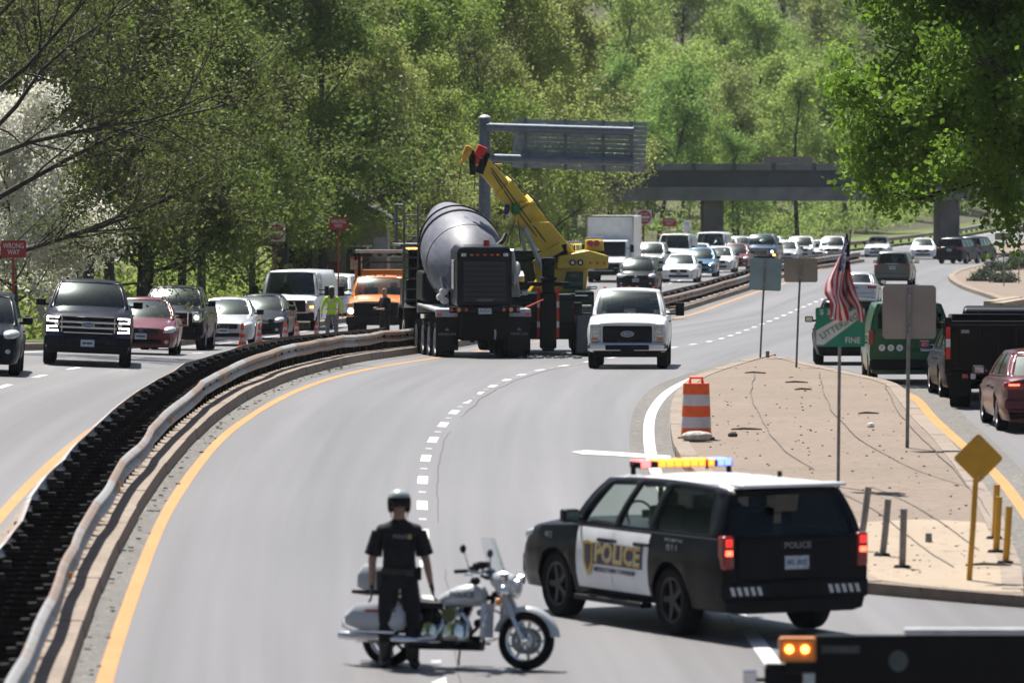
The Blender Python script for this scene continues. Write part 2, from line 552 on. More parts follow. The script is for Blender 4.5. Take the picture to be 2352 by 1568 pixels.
# ------------------------------------------------------------------ paved sheet
ys = np.unique(np.r_[np.linspace(20, 60, 10), np.linspace(60, 470, 200), np.linspace(470, 900, 60)])
us = np.linspace(0, 1, 60)
rows = []
for y in ys:
    l = float(le_x(y)); r = max(l + 30, 0.13 * y + 18)
    rows.append([(l + (r - l) * u, y) for u in us])
P2 = np.array(rows)
Z = gz(P2[..., 0], P2[..., 1])
V = np.concatenate([P2, Z[..., None]], 2).reshape(-1, 3)
idx = np.arange(len(V)).reshape(len(ys), len(us))
F = np.stack([idx[:-1, :-1].ravel(), idx[:-1, 1:].ravel(), idx[1:, 1:].ravel(), idx[1:, :-1].ravel()], 1)
me = bpy.data.meshes.new('road')
me.from_pydata(V.tolist(), [], F.tolist())
me.shade_smooth()
av = np.array([x - med_x(y) for x, y, z in V], np.float32)
at_ = me.attributes.new('across', 'FLOAT', 'POINT'); at_.data.foreach_set('value', av)
road = tag(link('road', me, M_ASPH), 'pale worn asphalt of the divided highway curving right', kind='structure')

# ------------------------------------------------------------------ painted markings (parts of the road)
def wob(P, amp):
    n = len(P)
    w = np.convolve(NP.normal(0, 1, n + 20), np.ones(21) / 21, mode='valid')[:n]
    return w * amp
ribbon('yellow_edge_line', YL, -0.085 + wob(YL, .03), 0.085 + wob(YL, .03), 0.004, M_YELLOW, road)
ribbon('yellow_edge_line', LY, -0.09, 0.09, 0.004, M_YELLOW, road)
ribbon('yellow_edge_line', YR, -0.10, 0.10, 0.004, M_YELLOW, road)
ribbon('white_edge_line', WL, -0.10, 0.10, 0.004, M_WHITE, road)

def dashes(P, length, gap, w, start=0.0, tick=None, lo=0, hi=1e9):
    d = np.r_[0, np.cumsum(np.linalg.norm(np.diff(P, axis=0), axis=1))]
    s = start
    while s + length < d[-1]:
        q = np.linspace(s, s + length, 4)
        p = np.stack([np.interp(q, d, P[:, 0]), np.interp(q, d, P[:, 1])], 1)
        if lo < p[0, 1] < hi:
            ribbon('lane_dash', p, -w / 2, w / 2, 0.004, M_WHITE, road)
            if tick:
                q = np.linspace(s + length + gap * 0.45, s + length + gap * 0.45 + tick, 3)
                if q[-1] < d[-1]:
                    p = np.stack([np.interp(q, d, P[:, 0]), np.interp(q, d, P[:, 1])], 1)
                    ribbon('lane_dash', p, -w * 0.35, w * 0.35, 0.004, pm('worn_white_paint', (0.36, 0.36, 0.36), rough=0.8, noise=0.2, nscale=20), road)
        s += length + gap
dashes(resample(DL, 0.5), 1.75, 3.6, 0.165, start=0.6, tick=0.35)
dashes(resample(LD, 0.5), 2.2, 4.6, 0.15, start=2.0, lo=60, hi=400)
ribbon('white_edge_line', offset(LE, 0.7)[(LE[:, 1] > 60)], -0.07, 0.07, 0.004, M_WHITE, road)
# white gore bar reaching out from the island kerb
bar = [G(*p) for p in [(1312, 1038), (1345, 1034), (1395, 1037), (1470, 1042), (1540, 1047), (1540, 1055), (1470, 1051), (1395, 1046), (1340, 1044)]]
drape_poly('gore_bar', [(p.x, p.y) for p in bar], 0.008, M_WHITE, road, cell=3.0)

# joint crack that follows the lane line, and a few wandering cracks
def crack(P, w, up=0.006, amp=0.06, parent=None):
    Q = resample(P, 0.6)
    N = normals(Q)
    Q = Q + N * np.convolve(NP.normal(0, 1, len(Q) + 4), np.ones(5) / 5, mode='valid')[:, None] * amp
    ribbon('crack', Q, -w / 2, w / 2, up, M_CRACK, parent or road)
crack(offset(DL, 0.24)[DL[:, 1] < 165], 0.022, amp=0.035)

# ------------------------------------------------------------------ gutters
def between(name, A, B, up, mat, parent=None):
    n = 160
    A, B = resample_n(A, n), resample_n(B, n)
    vs = [(p[0], p[1], float(gz(p[0], p[1])) + up) for p in A] + [(p[0], p[1], float(gz(p[0], p[1])) + up) for p in B]
    fs = [(i, i + 1, n + i + 1, n + i) for i in range(n - 1)]
    me = bpy.data.meshes.new(name); me.from_pydata(vs, [], fs)
    bm = bmesh.new(); bm.from_mesh(me)
    for f in bm.faces:
        f.normal_update()
        if f.normal.z < 0: f.normal_flip()
    bm.to_mesh(me); bm.free()
    return link(name, me, mat, parent)
def resample_n(P, n):
    d = np.r_[0, np.cumsum(np.linalg.norm(np.diff(P, axis=0), axis=1))]
    s = np.linspace(0, d[-1], n)
    return np.stack([np.interp(s, d, P[:, 0]), np.interp(s, d, P[:, 1])], 1)
gr = ribbon('gutter', RK, -0.05, 0.30 + np.abs(wob(RK, .18)), 0.003, M_GRIT)
tag(gr, 'dark gritty gutter strip beside the median kerb', kind='structure')

# ------------------------------------------------------------------ median: kerb blocks, infill slabs
med = thing('median', None, None, kind='structure'); med['label'] = 'raised concrete median with kerb blocks under the double guardrail'
def strip_block(name, P, a, b, z0, z1, mat, parent, lip=0.0):
    """block of the cross-section [a,b]x[z0,z1] along the polyline P"""
    N = normals(P)
    rings = []
    for i in range(len(P)):
        g = lambda o: P[i] + N[i] * o
        r = []
        for o, z in ((a, z0), (b, z0), (b - lip, z1), (a, z1)):
            q = g(o); r.append((q[0], q[1], float(gz(q[0], q[1])) + z))
        rings.append(r)
    m = MB().loft(rings)
    return m.build(name, mat, parent)
def blocks(P, seg, a, b, z0, z1, name, mat, parent, joint=0.018, lip=0.0, lo=0, hi=1e9, jit=0.0):
    d = np.r_[0, np.cumsum(np.linalg.norm(np.diff(P, axis=0), axis=1))]
    s = 0.0
    while s + seg < d[-1]:
        q = np.linspace(s + joint / 2, s + seg - joint / 2, 3)
        p = np.stack([np.interp(q, d, P[:, 0]), np.interp(q, d, P[:, 1])], 1)
        if lo < p[0, 1] < hi:
            j = RNG.uniform(-jit, jit)
            strip_block(name, p, a + j, b + j, z0, z1 + RNG.uniform(-jit, jit) * 0.4, mat, parent, lip)
        s += seg
RKf = resample(RK, 0.5)
blocks(RKf, 3.0, -0.46, 0.0, -0.05, 0.19, 'kerb_block', M_KERB, med, lip=0.03, hi=240, jit=0.012, joint=0.03)
blocks(RKf, 9.0, -0.46, 0.0, -0.05, 0.19, 'kerb_block', M_KERB, med, lip=0.03, lo=240, jit=0.012, joint=0.04)
blocks(RKf, 6.0, -1.62, -1.2, -0.05, 0.19, 'kerb_block', M_KERB, med, hi=430)
blocks(RKf, 1.5, -1.19, -0.47, -0.06, 0.172, 'median_slab', M_KERB, med, joint=0.05, hi=135)
blocks(RKf, 6.0, -1.19, -0.47, -0.06, 0.172, 'median_slab', M_KERB, med, joint=0.05, lo=135)

# ------------------------------------------------------------------ double guardrail on the median
def steel_mat(name, base, rust, lo, hi):
    m = bpy.data.materials.new(name); m.use_nodes = True
    nt = m.node_tree; b = nt.nodes['Principled BSDF']
    b.inputs['Metallic'].default_value = 0.35; b.inputs['Roughness'].default_value = 0.5
    tc = nt.nodes.new('ShaderNodeTexCoord'); n = nt.nodes.new('ShaderNodeTexNoise'); n.inputs['Scale'].default_value = 2.2; n.inputs['Detail'].default_value = 6
    nt.links.new(tc.outputs['Object'], n.inputs['Vector'])
    oi = nt.nodes.new('ShaderNodeObjectInfo')
    a = nt.nodes.new('ShaderNodeMath'); a.operation = 'MULTIPLY_ADD'; a.inputs[1].default_value = 0.55
    nt.links.new(oi.outputs['Random'], a.inputs[0]); nt.links.new(n.outputs['Fac'], a.inputs[2])
    r = nt.nodes.new('ShaderNodeMapRange'); r.inputs[1].default_value = lo; r.inputs[2].default_value = hi
    nt.links.new(a.outputs[0], r.inputs[0])
    mx = nt.nodes.new('ShaderNodeMix'); mx.data_type = 'RGBA'
    mx.inputs[6].default_value = (*base, 1); mx.inputs[7].default_value = (*rust, 1)
    nt.links.new(r.outputs[0], mx.inputs[0]); nt.links.new(mx.outputs[2], b.inputs['Base Color'])
    return m
M_RAIL = steel_mat('weathered_galvanised_steel', (0.33, 0.325, 0.325), (0.27, 0.19, 0.145), 0.55, 0.85)
M_RAIL_DK = pm('shade_black_steel', (0.008, 0.007, 0.008), spec=0.1, rough=0.9, noise=0.25, nscale=4)  # near-black colour carries the shade between the rails
M_POST = pm('rail_post_steel', (0.022, 0.02, 0.02), rough=0.8, spec=0.2, noise=0.2, nscale=5)
M_REFL = pm('amber_reflector', (0.75, 0.30, 0.03), rough=0.3, noise=0.05)

WPROF = [(0.0, 0.155), (0.05, 0.135), (0.085, 0.105), (0.085, 0.07), (0.035, 0.03), (0.0, 0.01), (0.0, -0.01), (0.035, -0.03), (0.085, -0.07), (0.085, -0.105), (0.05, -0.135), (0.0, -0.155)]
RAIL_C = 0.535     # centre height of the beam
def rail_panel(P, off, side, parent, jit, mat, sub=4):
    """one W-beam panel along P (n,2); side +1 faces right"""
    N = normals(P)
    rings = []
    for i in range(len(P)):
        t = i / (len(P) - 1)
        j = jit[0] * (1 - t) + jit[1] * t + jit[2] * math.sin(math.pi * t)
        zj = jit[3] * (1 - t) + jit[4] * t
        r = []
        prof = [(o, z) for o, z in WPROF] + [(o - 0.006, z) for o, z in reversed(WPROF)]
        for o, z in prof:
            q = P[i] + N[i] * (off + side * o + j)
            r.append((q[0], q[1], float(gz(q[0], q[1])) + RAIL_C + z + zj))
        rings.append(r)
    return MB().loft(rings).build('rail_panel', mat, parent, smooth=28)

def guardrail(root, P, length, offs, post_every, spacer=True, bolts=True, dent=0.034):
    d = np.r_[0, np.cumsum(np.linalg.norm(np.diff(P, axis=0), axis=1))]
    at = lambda q: np.stack([np.interp(q, d, P[:, 0]), np.interp(q, d, P[:, 1])], 1)
    n = int(d[-1] / length)
    for off, side in offs:
        j = RNG.gauss(0, dent); zj = RNG.gauss(0, dent * .4)
        for k in range(n):
            j2 = RNG.gauss(0, dent); zj2 = RNG.gauss(0, dent * .4)
            q = np.linspace(k * length - 0.12, (k + 1) * length + 0.12, 6)
            rail_panel(at(np.clip(q, 0, d[-1])), off, side, root, (j, j2, RNG.gauss(0, dent * .35), zj, zj2), M_RAIL)
            j, zj = j2, zj2
            if side > 0 and k % 4 == 1:
                p = at(np.array([k * length + 1.0, k * length + 1.2])); nn = normals(p)[0]
                c = p[0] + nn * (off + 0.10)
                MB().box((c[0], c[1], float(gz(*c)) + RAIL_C), (0.04, 0.06, 0.08)).build('reflector', M_REFL, root)
    q = np.arange(0.3, d[-1], post_every)
    q = np.clip(q + np.array([RNG.uniform(-.2, .2) for _ in q]), 0, d[-1])
    C = at(q); N = normals(C)
    for i in range(len(q)):
        ang = math.atan2(N[i][1], N[i][0])
        rot = rotm(rz=ang)
        for off, side in offs:
            c = C[i] + N[i] * (off - side * 0.14)
            z = float(gz(*c))
            MB().box((c[0], c[1], z + 0.24), (0.16, 0.11, 0.70), rot).box((c[0] + N[i][0] * side * .09, c[1] + N[i][1] * side * .09, z + RAIL_C - .02), (0.14, 0.12, 0.24), rot).build('post', M_POST, root)
    if spacer:
        q = np.arange(0.4, d[-1], 0.8 if post_every < 2 else post_every)
        C = at(q); N = normals(C)
        for i in range(len(q)):
            rot = rotm(rz=math.atan2(N[i][1], N[i][0]))
            mid = (offs[0][0] + offs[1][0]) / 2; w = abs(offs[0][0] - offs[1][0]) - 0.1
            c = C[i] + N[i] * mid
            z = float(gz(*c))
            MB().box((c[0], c[1], z + 0.36), (w, 0.012, 0.44), rot).box((c[0], c[1], z + 0.36), (0.04, 0.05, 0.46), rot).build('spacer_plate', M_RAIL_DK, root)

gap0, gap1 = G(985, 808).y, G(1490, 732).y
RKn = RKf[(RKf[:, 1] < gap0 + 0.5)]
RKm = RKf[(RKf[:, 1] > gap1)]
g1 = tag(thing('guardrail', None, None), 'battered double guardrail on the median, from foreground up to the mixer truck', 'guardrail')
guardrail(g1, RKn, 3.81, [(-0.35, 1), (-1.22, -1)], 1.905)
g2 = tag(thing('guardrail', None, None), 'double guardrail on the median beside the far queue of cars', 'guardrail')
guardrail(g2, RKm, 7.62, [(-0.35, 1), (-1.22, -1)], 3.81, dent=0.03)

# ------------------------------------------------------------------ traffic islands
def px_poly(pxs):
    return [(p.x, p.y) for p in (G(*q) for q in pxs)]
isl_left = [(1975, 1362), (1900, 1320), (1800, 1250), (1690, 1170), (1600, 1110), (1568, 1078), (1547, 1040), (1539, 985), (1546, 932), (1580, 888), (1640, 862), (1700, 843), (1762, 826)]
isl_right = [(1800, 833), (1880, 854), (1985, 878), (2052, 893), (2080, 915), (2112, 960), (2180, 1028), (2245, 1110), (2300, 1205), (2335, 1290), (2349, 1345), (2352, 1395)]
isl_bot = [(2240, 1392), (2100, 1378)]
island = thing('traffic_island', None, None, kind='structure'); island['label'] = 'tan concrete gore island between highway and ramp'
A = px_line(isl_left); B = px_line(isl_right)
C_ = px_line([(2352, 1396), (2240, 1392), (2100, 1378), (1975, 1362)])
poly = [tuple(p) for p in A] + [tuple(p) for p in B[1:]] + [tuple(p) for p in C_[1:-1]]
drape_poly('island_top', poly, 0.15, M_CONC, island, thick=0.3, cell=4.0)
# pale newer pour at the nose
nose = px_poly([(1960, 1350), (1890, 1300), (1840, 1265), (1900, 1232), (2000, 1222), (2110, 1216), (2240, 1222), (2306, 1232), (2333, 1300), (2343, 1345), (2344, 1388), (2240, 1384), (2100, 1370)])
drape_poly('island_nose', nose, 0.156, M_CONC2, island, cell=3.0)
# kerb stones round the island
def kerb_ring(P, parent, w=0.28, side=1, seg=2.4, h=0.165):
    blocks(resample(P, 0.4), seg, 0.0 if side > 0 else -w, w if side > 0 else 0.0, -0.05, h, 'kerb_block', M_KERB, parent, joint=0.025, jit=0.01)
kerb_ring(A, island, side=1)
kerb_ring(B, island, side=1)
gi = between('gutter', offset(A, -0.02)[8:], offset(A, -0.75)[8:], 0.003, M_GRIT)
tag(gi, 'speckled grit in the gutter left of the gore island', kind='structure')
gi = between('gutter', offset(B, -0.02), offset(B, -0.9), 0.003, M_GRIT)
tag(gi, 'broken grit strip between gore island and yellow ramp line', kind='structure')
# wandering cracks and joints of the island slabs
for pl in ([(1735, 870), (1725, 930), (1760, 1000), (1800, 1060), (1870, 1100)], [(1880, 870), (1900, 940), (1960, 1020), (2060, 1080), (2160, 1130), (2260, 1150)],
           [(2030, 890), (2060, 960), (2130, 1040), (2210, 1120), (2280, 1220)], [(1880, 1130), (1990, 1180), (2090, 1260), (2190, 1330)], [(2000, 1140), (2110, 1190), (2250, 1290)]):
    crack(px_line(pl), 0.02, up=0.168, amp=0.03, parent=island)

# far right island with shrubs, and the one behind it
far_is = thing('traffic_island', None, None, kind='structure'); far_is['label'] = 'sandy island with grey shrubs right of the far lanes'
pts = px_poly([(2178, 640), (2205, 662), (2290, 692), (2325, 716), (2364, 742), (2700, 800), (2700, 640), (2420, 622), (2352, 616), (2290, 612), (2250, 613)])
drape_poly('island_top', pts, 0.14, M_CONC, far_is, thick=0.3, cell=5.0)
kerb_ring(spline(px_poly([(2364, 742), (2325, 716), (2290, 692), (2205, 662), (2178, 640), (2205, 625), (2250, 613)])), far_is, side=1, seg=4.0, w=0.35, h=0.17)
far_is2 = thing('traffic_island', None, None, kind='structure'); far_is2['label'] = 'pinkish strip of bare ground beyond the two dark cars'
pts = px_poly([(2235, 592), (2270, 597), (2352, 578), (2500, 560), (2500, 548), (2352, 556), (2260, 574)])
drape_poly('island_top', pts, 0.12, M_CONC, far_is2, thick=0.3, cell=8.0)
# stacked tan kerb blocks lying on the right island edge
for i, (a, b) in enumerate((((2322, 712), (2350, 690)), ((2340, 716), (2368, 694)))):
    p, q = G(*a), G(*b)
    d = Vector((0.35, 1, 0)).normalized()
    c = p + Vector((0, 0, 0.26))
    o = MB().box((0, 0, 0), (0.5, 7.0, 0.24)).build('concrete_beam', M_CONC2, bevel=0.03)
    o.location = (c.x, c.y + 4, float(gz(c.x, c.y + 4)) + 0.27); o.rotation_euler = (0, 0, R(-14))
    tag(o, ['long tan concrete beam lying on the far island edge, left of two', 'long tan concrete beam lying on the far island edge, right of two'][i], 'beam', 'concrete beams on the far island')

# left verge: footway with kerb and grass
verge = tag(ribbon('pavement', LE[(LE[:, 1] > 60) & (LE[:, 1] < 330)], -1.7, 0.0, 0.15, M_KERB), 'narrow concrete footway along the left kerb', kind='structure')
blocks(resample(LE[(LE[:, 1] > 60) & (LE[:, 1] < 330)], .5), 3.0, -0.3, 0.02, -0.05, 0.17, 'kerb_block', M_KERB, verge)
tag(ribbon('grass_verge', LE[(LE[:, 1] > 60) & (LE[:, 1] < 470)], -5.5, -1.7, 0.10, M_GRASS), 'green grass verge before the left wood', kind='structure')
# far guardrail on the left of the climbing lanes
g3 = tag(thing('guardrail', None, None), 'long single guardrail climbing right below the far wood', 'guardrail')
FR = offset(resample(LE[(LE[:, 1] > 415) & (LE[:, 1] < 720)], 2.0), -1.0)
guardrail(g3, FR, 11.4, [(0.0, 1)], 5.7, spacer=False, dent=0.03)
tag(ribbon('grass_bank', LE[(LE[:, 1] > 400) & (LE[:, 1] < 760)], -9.0, -0.4, 0.12, M_GRASS), 'grassy bank below the far guardrail', kind='structure')
# ------------------------------------------------------------------ vegetation
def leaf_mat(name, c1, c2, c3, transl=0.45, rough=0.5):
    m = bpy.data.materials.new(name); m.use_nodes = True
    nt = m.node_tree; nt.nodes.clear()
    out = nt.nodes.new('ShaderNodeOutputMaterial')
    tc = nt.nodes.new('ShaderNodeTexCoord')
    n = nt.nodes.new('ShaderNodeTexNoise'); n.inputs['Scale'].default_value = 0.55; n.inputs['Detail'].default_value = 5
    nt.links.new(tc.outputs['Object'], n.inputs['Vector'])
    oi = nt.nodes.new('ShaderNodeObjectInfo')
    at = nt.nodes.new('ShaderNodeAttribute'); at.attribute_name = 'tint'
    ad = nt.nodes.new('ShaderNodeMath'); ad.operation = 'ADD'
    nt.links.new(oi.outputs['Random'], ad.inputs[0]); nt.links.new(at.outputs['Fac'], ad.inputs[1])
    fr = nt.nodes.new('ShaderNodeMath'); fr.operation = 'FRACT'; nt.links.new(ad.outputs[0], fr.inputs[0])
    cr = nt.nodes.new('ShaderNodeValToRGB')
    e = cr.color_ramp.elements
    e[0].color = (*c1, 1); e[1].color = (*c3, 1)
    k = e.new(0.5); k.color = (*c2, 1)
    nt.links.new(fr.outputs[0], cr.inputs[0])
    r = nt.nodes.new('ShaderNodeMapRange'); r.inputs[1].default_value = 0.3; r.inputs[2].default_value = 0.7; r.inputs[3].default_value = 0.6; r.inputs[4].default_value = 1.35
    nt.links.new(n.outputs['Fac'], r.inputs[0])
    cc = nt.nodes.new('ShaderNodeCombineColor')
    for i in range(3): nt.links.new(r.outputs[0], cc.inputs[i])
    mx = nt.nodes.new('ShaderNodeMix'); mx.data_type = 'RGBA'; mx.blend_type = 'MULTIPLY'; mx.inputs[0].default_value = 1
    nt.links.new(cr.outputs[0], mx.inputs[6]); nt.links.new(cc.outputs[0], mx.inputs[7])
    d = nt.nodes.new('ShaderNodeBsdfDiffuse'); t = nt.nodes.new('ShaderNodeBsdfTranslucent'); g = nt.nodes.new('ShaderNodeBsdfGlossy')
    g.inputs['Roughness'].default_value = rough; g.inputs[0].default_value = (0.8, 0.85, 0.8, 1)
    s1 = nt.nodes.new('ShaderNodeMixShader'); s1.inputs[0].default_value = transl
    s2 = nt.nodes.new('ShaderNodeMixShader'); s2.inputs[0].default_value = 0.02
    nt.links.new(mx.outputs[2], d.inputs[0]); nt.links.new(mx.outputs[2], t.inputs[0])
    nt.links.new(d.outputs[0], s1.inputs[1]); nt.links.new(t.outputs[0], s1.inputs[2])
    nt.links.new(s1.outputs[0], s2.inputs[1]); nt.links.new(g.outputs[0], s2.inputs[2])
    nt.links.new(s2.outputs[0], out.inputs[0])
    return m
M_LEAF = leaf_mat('spring_leaves', (0.210, 0.305, 0.058), (0.275, 0.350, 0.080), (0.290, 0.325, 0.108), transl=0.55)
M_LEAF_FAR = leaf_mat('hillside_leaves', (0.200, 0.325, 0.080), (0.295, 0.395, 0.100), (0.330, 0.380, 0.135), transl=0.55)
M_LEAF_LEFT = leaf_mat('shade_toned_leaves', (0.108, 0.168, 0.034), (0.142, 0.186, 0.045), (0.150, 0.170, 0.060), transl=0.5)  # darker copy of the spring leaves, the wood's shade put into the colour
M_LEAF_DK = leaf_mat('maple_leaves', (0.140, 0.245, 0.028), (0.155, 0.260, 0.032), (0.170, 0.27, 0.036), transl=0.55)
M_BUD = leaf_mat('budding_leaves', (0.13, 0.165, 0.045), (0.155, 0.185, 0.055), (0.16, 0.165, 0.07))
M_BLOSSOM = leaf_mat('white_blossom', (0.66, 0.65, 0.56), (0.70, 0.69, 0.60), (0.68, 0.67, 0.58), transl=0.45)
M_SHRUB = leaf_mat('grey_green_shrub', (0.08, 0.10, 0.07), (0.10, 0.12, 0.085), (0.11, 0.13, 0.10), transl=0.25)
M_BARK = pm('bark', (0.045, 0.038, 0.030), rough=0.9, noise=0.3, nscale=4, bump=0.5)
M_TWIG = pm('grey_twigs', (0.060, 0.050, 0.042), rough=0.85, noise=0.2, nscale=3)

def fast_mesh(name, V, Q, tint=None):
    me = bpy.data.meshes.new(name)
    n, k = len(Q), Q.shape[1]
    me.vertices.add(len(V)); me.vertices.foreach_set('co', np.ascontiguousarray(V, dtype=np.float32).ravel())
    me.loops.add(n * k); me.loops.foreach_set('vertex_index', np.ascontiguousarray(Q, dtype=np.int32).ravel())
    me.polygons.add(n)
    me.polygons.foreach_set('loop_start', np.arange(0, n * k, k, dtype=np.int32))
    if tint is not None:
        a = me.attributes.new('tint', 'FLOAT', 'POINT'); a.data.foreach_set('value', tint.astype(np.float32))
    me.update(calc_edges=True)
    return me

def leaves_np(A, per, sigma, size, rng, flat=0.0, aspect=0.6):
    """diamond leaves round the anchor points A"""
    N = len(A) * per
    c = np.repeat(A, per, axis=0) + rng.normal(0, 1, (N, 3)) * np.array(sigma)
    u = rng.normal(0, 1, (N, 3)); u[:, 2] *= (1 - flat); u /= np.linalg.norm(u, axis=1)[:, None]
    w = rng.normal(0, 1, (N, 3)); w[:, 2] *= (1 - flat)
    v = np.cross(u, w); v /= np.linalg.norm(v, axis=1)[:, None] + 1e-9
    if flat:
        v2 = np.cross(u, np.array([0, 0, 1.0])[None] + rng.normal(0, 0.6, (N, 3))); v = v2 / (np.linalg.norm(v2, axis=1)[:, None] + 1e-9)
    s = size * rng.uniform(0.55, 1.35, (N, 1))
    V = np.stack([c - u * s, c + v * s * aspect, c + u * s, c - v * s * aspect], 1).reshape(-1, 3)
    return V, np.arange(N * 4).reshape(N, 4)

def tubes_np(lines):
    """list of (pts (n,3), radii (n,), sides)"""
    VV, QQ, o = [], [], 0
    for P, r, k in lines:
        n = len(P)
        d = np.gradient(P, axis=0); d /= np.linalg.norm(d, axis=1)[:, None] + 1e-9
        ref = np.array([0.31, 0.47, 0.83]) if abs(d[0, 2]) < 0.9 else np.array([1.0, 0.2, 0.1])
        a = np.cross(d, ref); a /= np.linalg.norm(a, axis=1)[:, None] + 1e-9
        b = np.cross(d, a)
        t = np.linspace(0, 2 * np.pi, k, endpoint=False)
        V = P[:, None] + (a[:, None] * np.cos(t)[None, :, None] + b[:, None] * np.sin(t)[None, :, None]) * np.asarray(r)[:, None, None]
        i = np.arange(n * k).reshape(n, k)
        q = np.stack([i[:-1], np.roll(i, -1, 1)[:-1], np.roll(i, -1, 1)[1:], i[1:]], -1).reshape(-1, 4)
        VV.append(V.reshape(-1, 3)); QQ.append(q + o); o += n * k
    return np.vstack(VV), np.vstack(QQ)

def bend(p, d, L, n, rng, wob, grav):
    pts = [np.array(p, float)]
    d = np.array(d, float); d /= np.linalg.norm(d)
    for i in range(n):
        d = d + rng.normal(0, wob, 3) + np.array([0, 0, grav])
        d /= np.linalg.norm(d)
        pts.append(pts[-1] + d * L / n)
    return np.array(pts), d

def skeleton(seed, H, r0, spread, nl=12, lo=0.25, hi=0.95, elev=(0.2, 0.9), subs=5, twigs=4, wob=0.12, grav=0.03, lean=(0, 0), prof=None, bias=None, twig_len=0.35):
    rng = np.random.default_rng(seed)
    lines, anchors = [], []
    T, _ = bend((0, 0, -0.3), (lean[0], lean[1], 1), H * 0.9, 8, rng, wob * 0.35, 0.02)
    lines.append((T, np.linspace(r0, r0 * 0.22, len(T)), 8))
    for i in range(nl):
        f = lo + (hi - lo) * (i + rng.uniform(0, 1)) / nl
        k = f * (len(T) - 1); j = int(min(k, len(T) - 2)); p = T[j] + (T[j + 1] - T[j]) * (k - j)
        az = i * 2.399 + rng.normal(0, 0.4)
        if bias is not None and rng.uniform() < bias[1]: az = bias[0] + rng.normal(0, 0.5)
        el = elev[0] + (elev[1] - elev[0]) * f + rng.normal(0, 0.12)
        w = prof(f) if prof else (1 - abs(f - 0.5) * 1.1)
        L = spread * max(0.3, w) * rng.uniform(0.8, 1.15)
        d = (math.cos(az) * math.cos(el), math.sin(az) * math.cos(el), math.sin(el))
        P, dd = bend(p, d, L, 6, rng, wob, grav)
        rr = r0 * 0.38 * (1 - 0.5 * f)
        lines.append((P, np.linspace(rr, rr * 0.2, len(P)), 5))
        for s in range(subs):
            g = 0.3 + 0.7 * (s + rng.uniform(0, 1)) / subs
            k = g * (len(P) - 1); j = int(min(k, len(P) - 2)); q = P[j] + (P[j + 1] - P[j]) * (k - j)
            dir2 = (P[j + 1] - P[j]); dir2 /= np.linalg.norm(dir2)
            dir2 = dir2 + rng.normal(0, 0.65, 3) + np.array([0, 0, 0.1])
            S, _ = bend(q, dir2, L * rng.uniform(0.3, 0.5), 4, rng, wob * 1.3, grav)
            lines.append((S, np.linspace(rr * 0.42, rr * 0.1, len(S)), 4))
            anchors += [S[2], S[3], S[4]]
            for t in range(twigs):
                m = rng.integers(1, 5)
                tp, _ = bend(S[m], (S[m] - S[m - 1]) / (np.linalg.norm(S[m] - S[m - 1]) + 1e-9) + rng.normal(0, 0.7, 3), L * twig_len * rng.uniform(0.5, 1), 3, rng, wob * 1.5, grav)
                lines.append((tp, np.linspace(rr * 0.16, rr * 0.04, len(tp)), 3))
                anchors += [tp[2], tp[3]]
    return lines, np.array(anchors)

TREES = {}
def make_template(key, seed, H, r0, spread, per, sigma, size, leaf, bark=None, **kw):
    lines, A = skeleton(seed, H, r0, spread, **kw)
    rng = np.random.default_rng(seed + 100)
    tv, tq = tubes_np(lines)
    lv, lq = leaves_np(A, per, sigma, size, rng)
    TREES[key] = dict(tv=tv, tq=tq, lv=lv, lq=lq, H=H, leaf=leaf, bark=bark or M_BARK, A=A)
    return TREES[key]

for i in range(5):
    make_template('spring%d' % i, 20 + i, 14.0, 0.20, 4.6, 24, 0.27, 0.088, M_LEAF, nl=17, lo=0.16, hi=0.98, elev=(0.1, 1.0), subs=6, twigs=4, prof=lambda f: 1.05 - 0.55 * f)
for i in range(3):
    make_template('far%d' % i, 60 + i, 15.0, 0.20, 4.4, 24, 0.40, 0.12, M_LEAF_FAR, nl=14, lo=0.22, hi=0.98, elev=(0.3, 1.1), subs=5, twigs=2, prof=lambda f: 1.0 - 0.45 * f)
for i in range(2):
    make_template('bare%d' % i, 80 + i, 14.0, 0.17, 4.8, 1, 0.25, 0.085, M_BUD, bark=M_TWIG, nl=18, lo=0.2, hi=1.0, elev=(0.35, 1.1), subs=7, twigs=9, prof=lambda f: 1.0 - 0.4 * f, twig_len=0.3)
make_template('blossom', 91, 5.6, 0.11, 2.9, 34, 0.22, 0.06, M_BLOSSOM, nl=16, lo=0.18, hi=1.0, elev=(0.1, 0.9), subs=5, twigs=5, prof=lambda f: 1.05 - 0.5 * f)

def tree(key, label, loc, h=None, rz=0.0, group=None, name='tree', cat='tree', wide=1.0, leaf=None):
    T = TREES[key]
    root = thing(name, label, cat, loc, rz, group)
    if 'tm' not in T:
        T['tm'] = fast_mesh('trunk', T['tv'], T['tq']); T['tm'].materials.append(T['bark']); T['tm'].shade_smooth()
        T['lm'] = fast_mesh('crown', T['lv'], T['lq']); T['lm'].materials.append(T['leaf'])
    s = (h or T['H']) / T['H']
    root.scale = (s * wide, s * wide, s)
    link('trunk', T['tm'], None, root); c_ = link('crown', T['lm'], None, root)
    if leaf is not None:
        c_.material_slots[0].link = 'OBJECT'; c_.material_slots[0].material = leaf
    return root

def terrain(x, y):
    return float(gz(x, y) + hill(x, y)) - 0.06

def tree_at(key, px, D, label, h=None, rz=None, group=None, wide=1.0, name='tree', leaf=None):
    x = (px - PXW / 2) * D / FOC
    if D < 420: x = min(x, float(le_x(D)) - 5.0) if px < 1500 else x
    return tree(key, label, (x, D, terrain(x, D)), h, RNG.uniform(0, 6.28) if rz is None else rz, group, wide=wide, name=name, leaf=leaf)

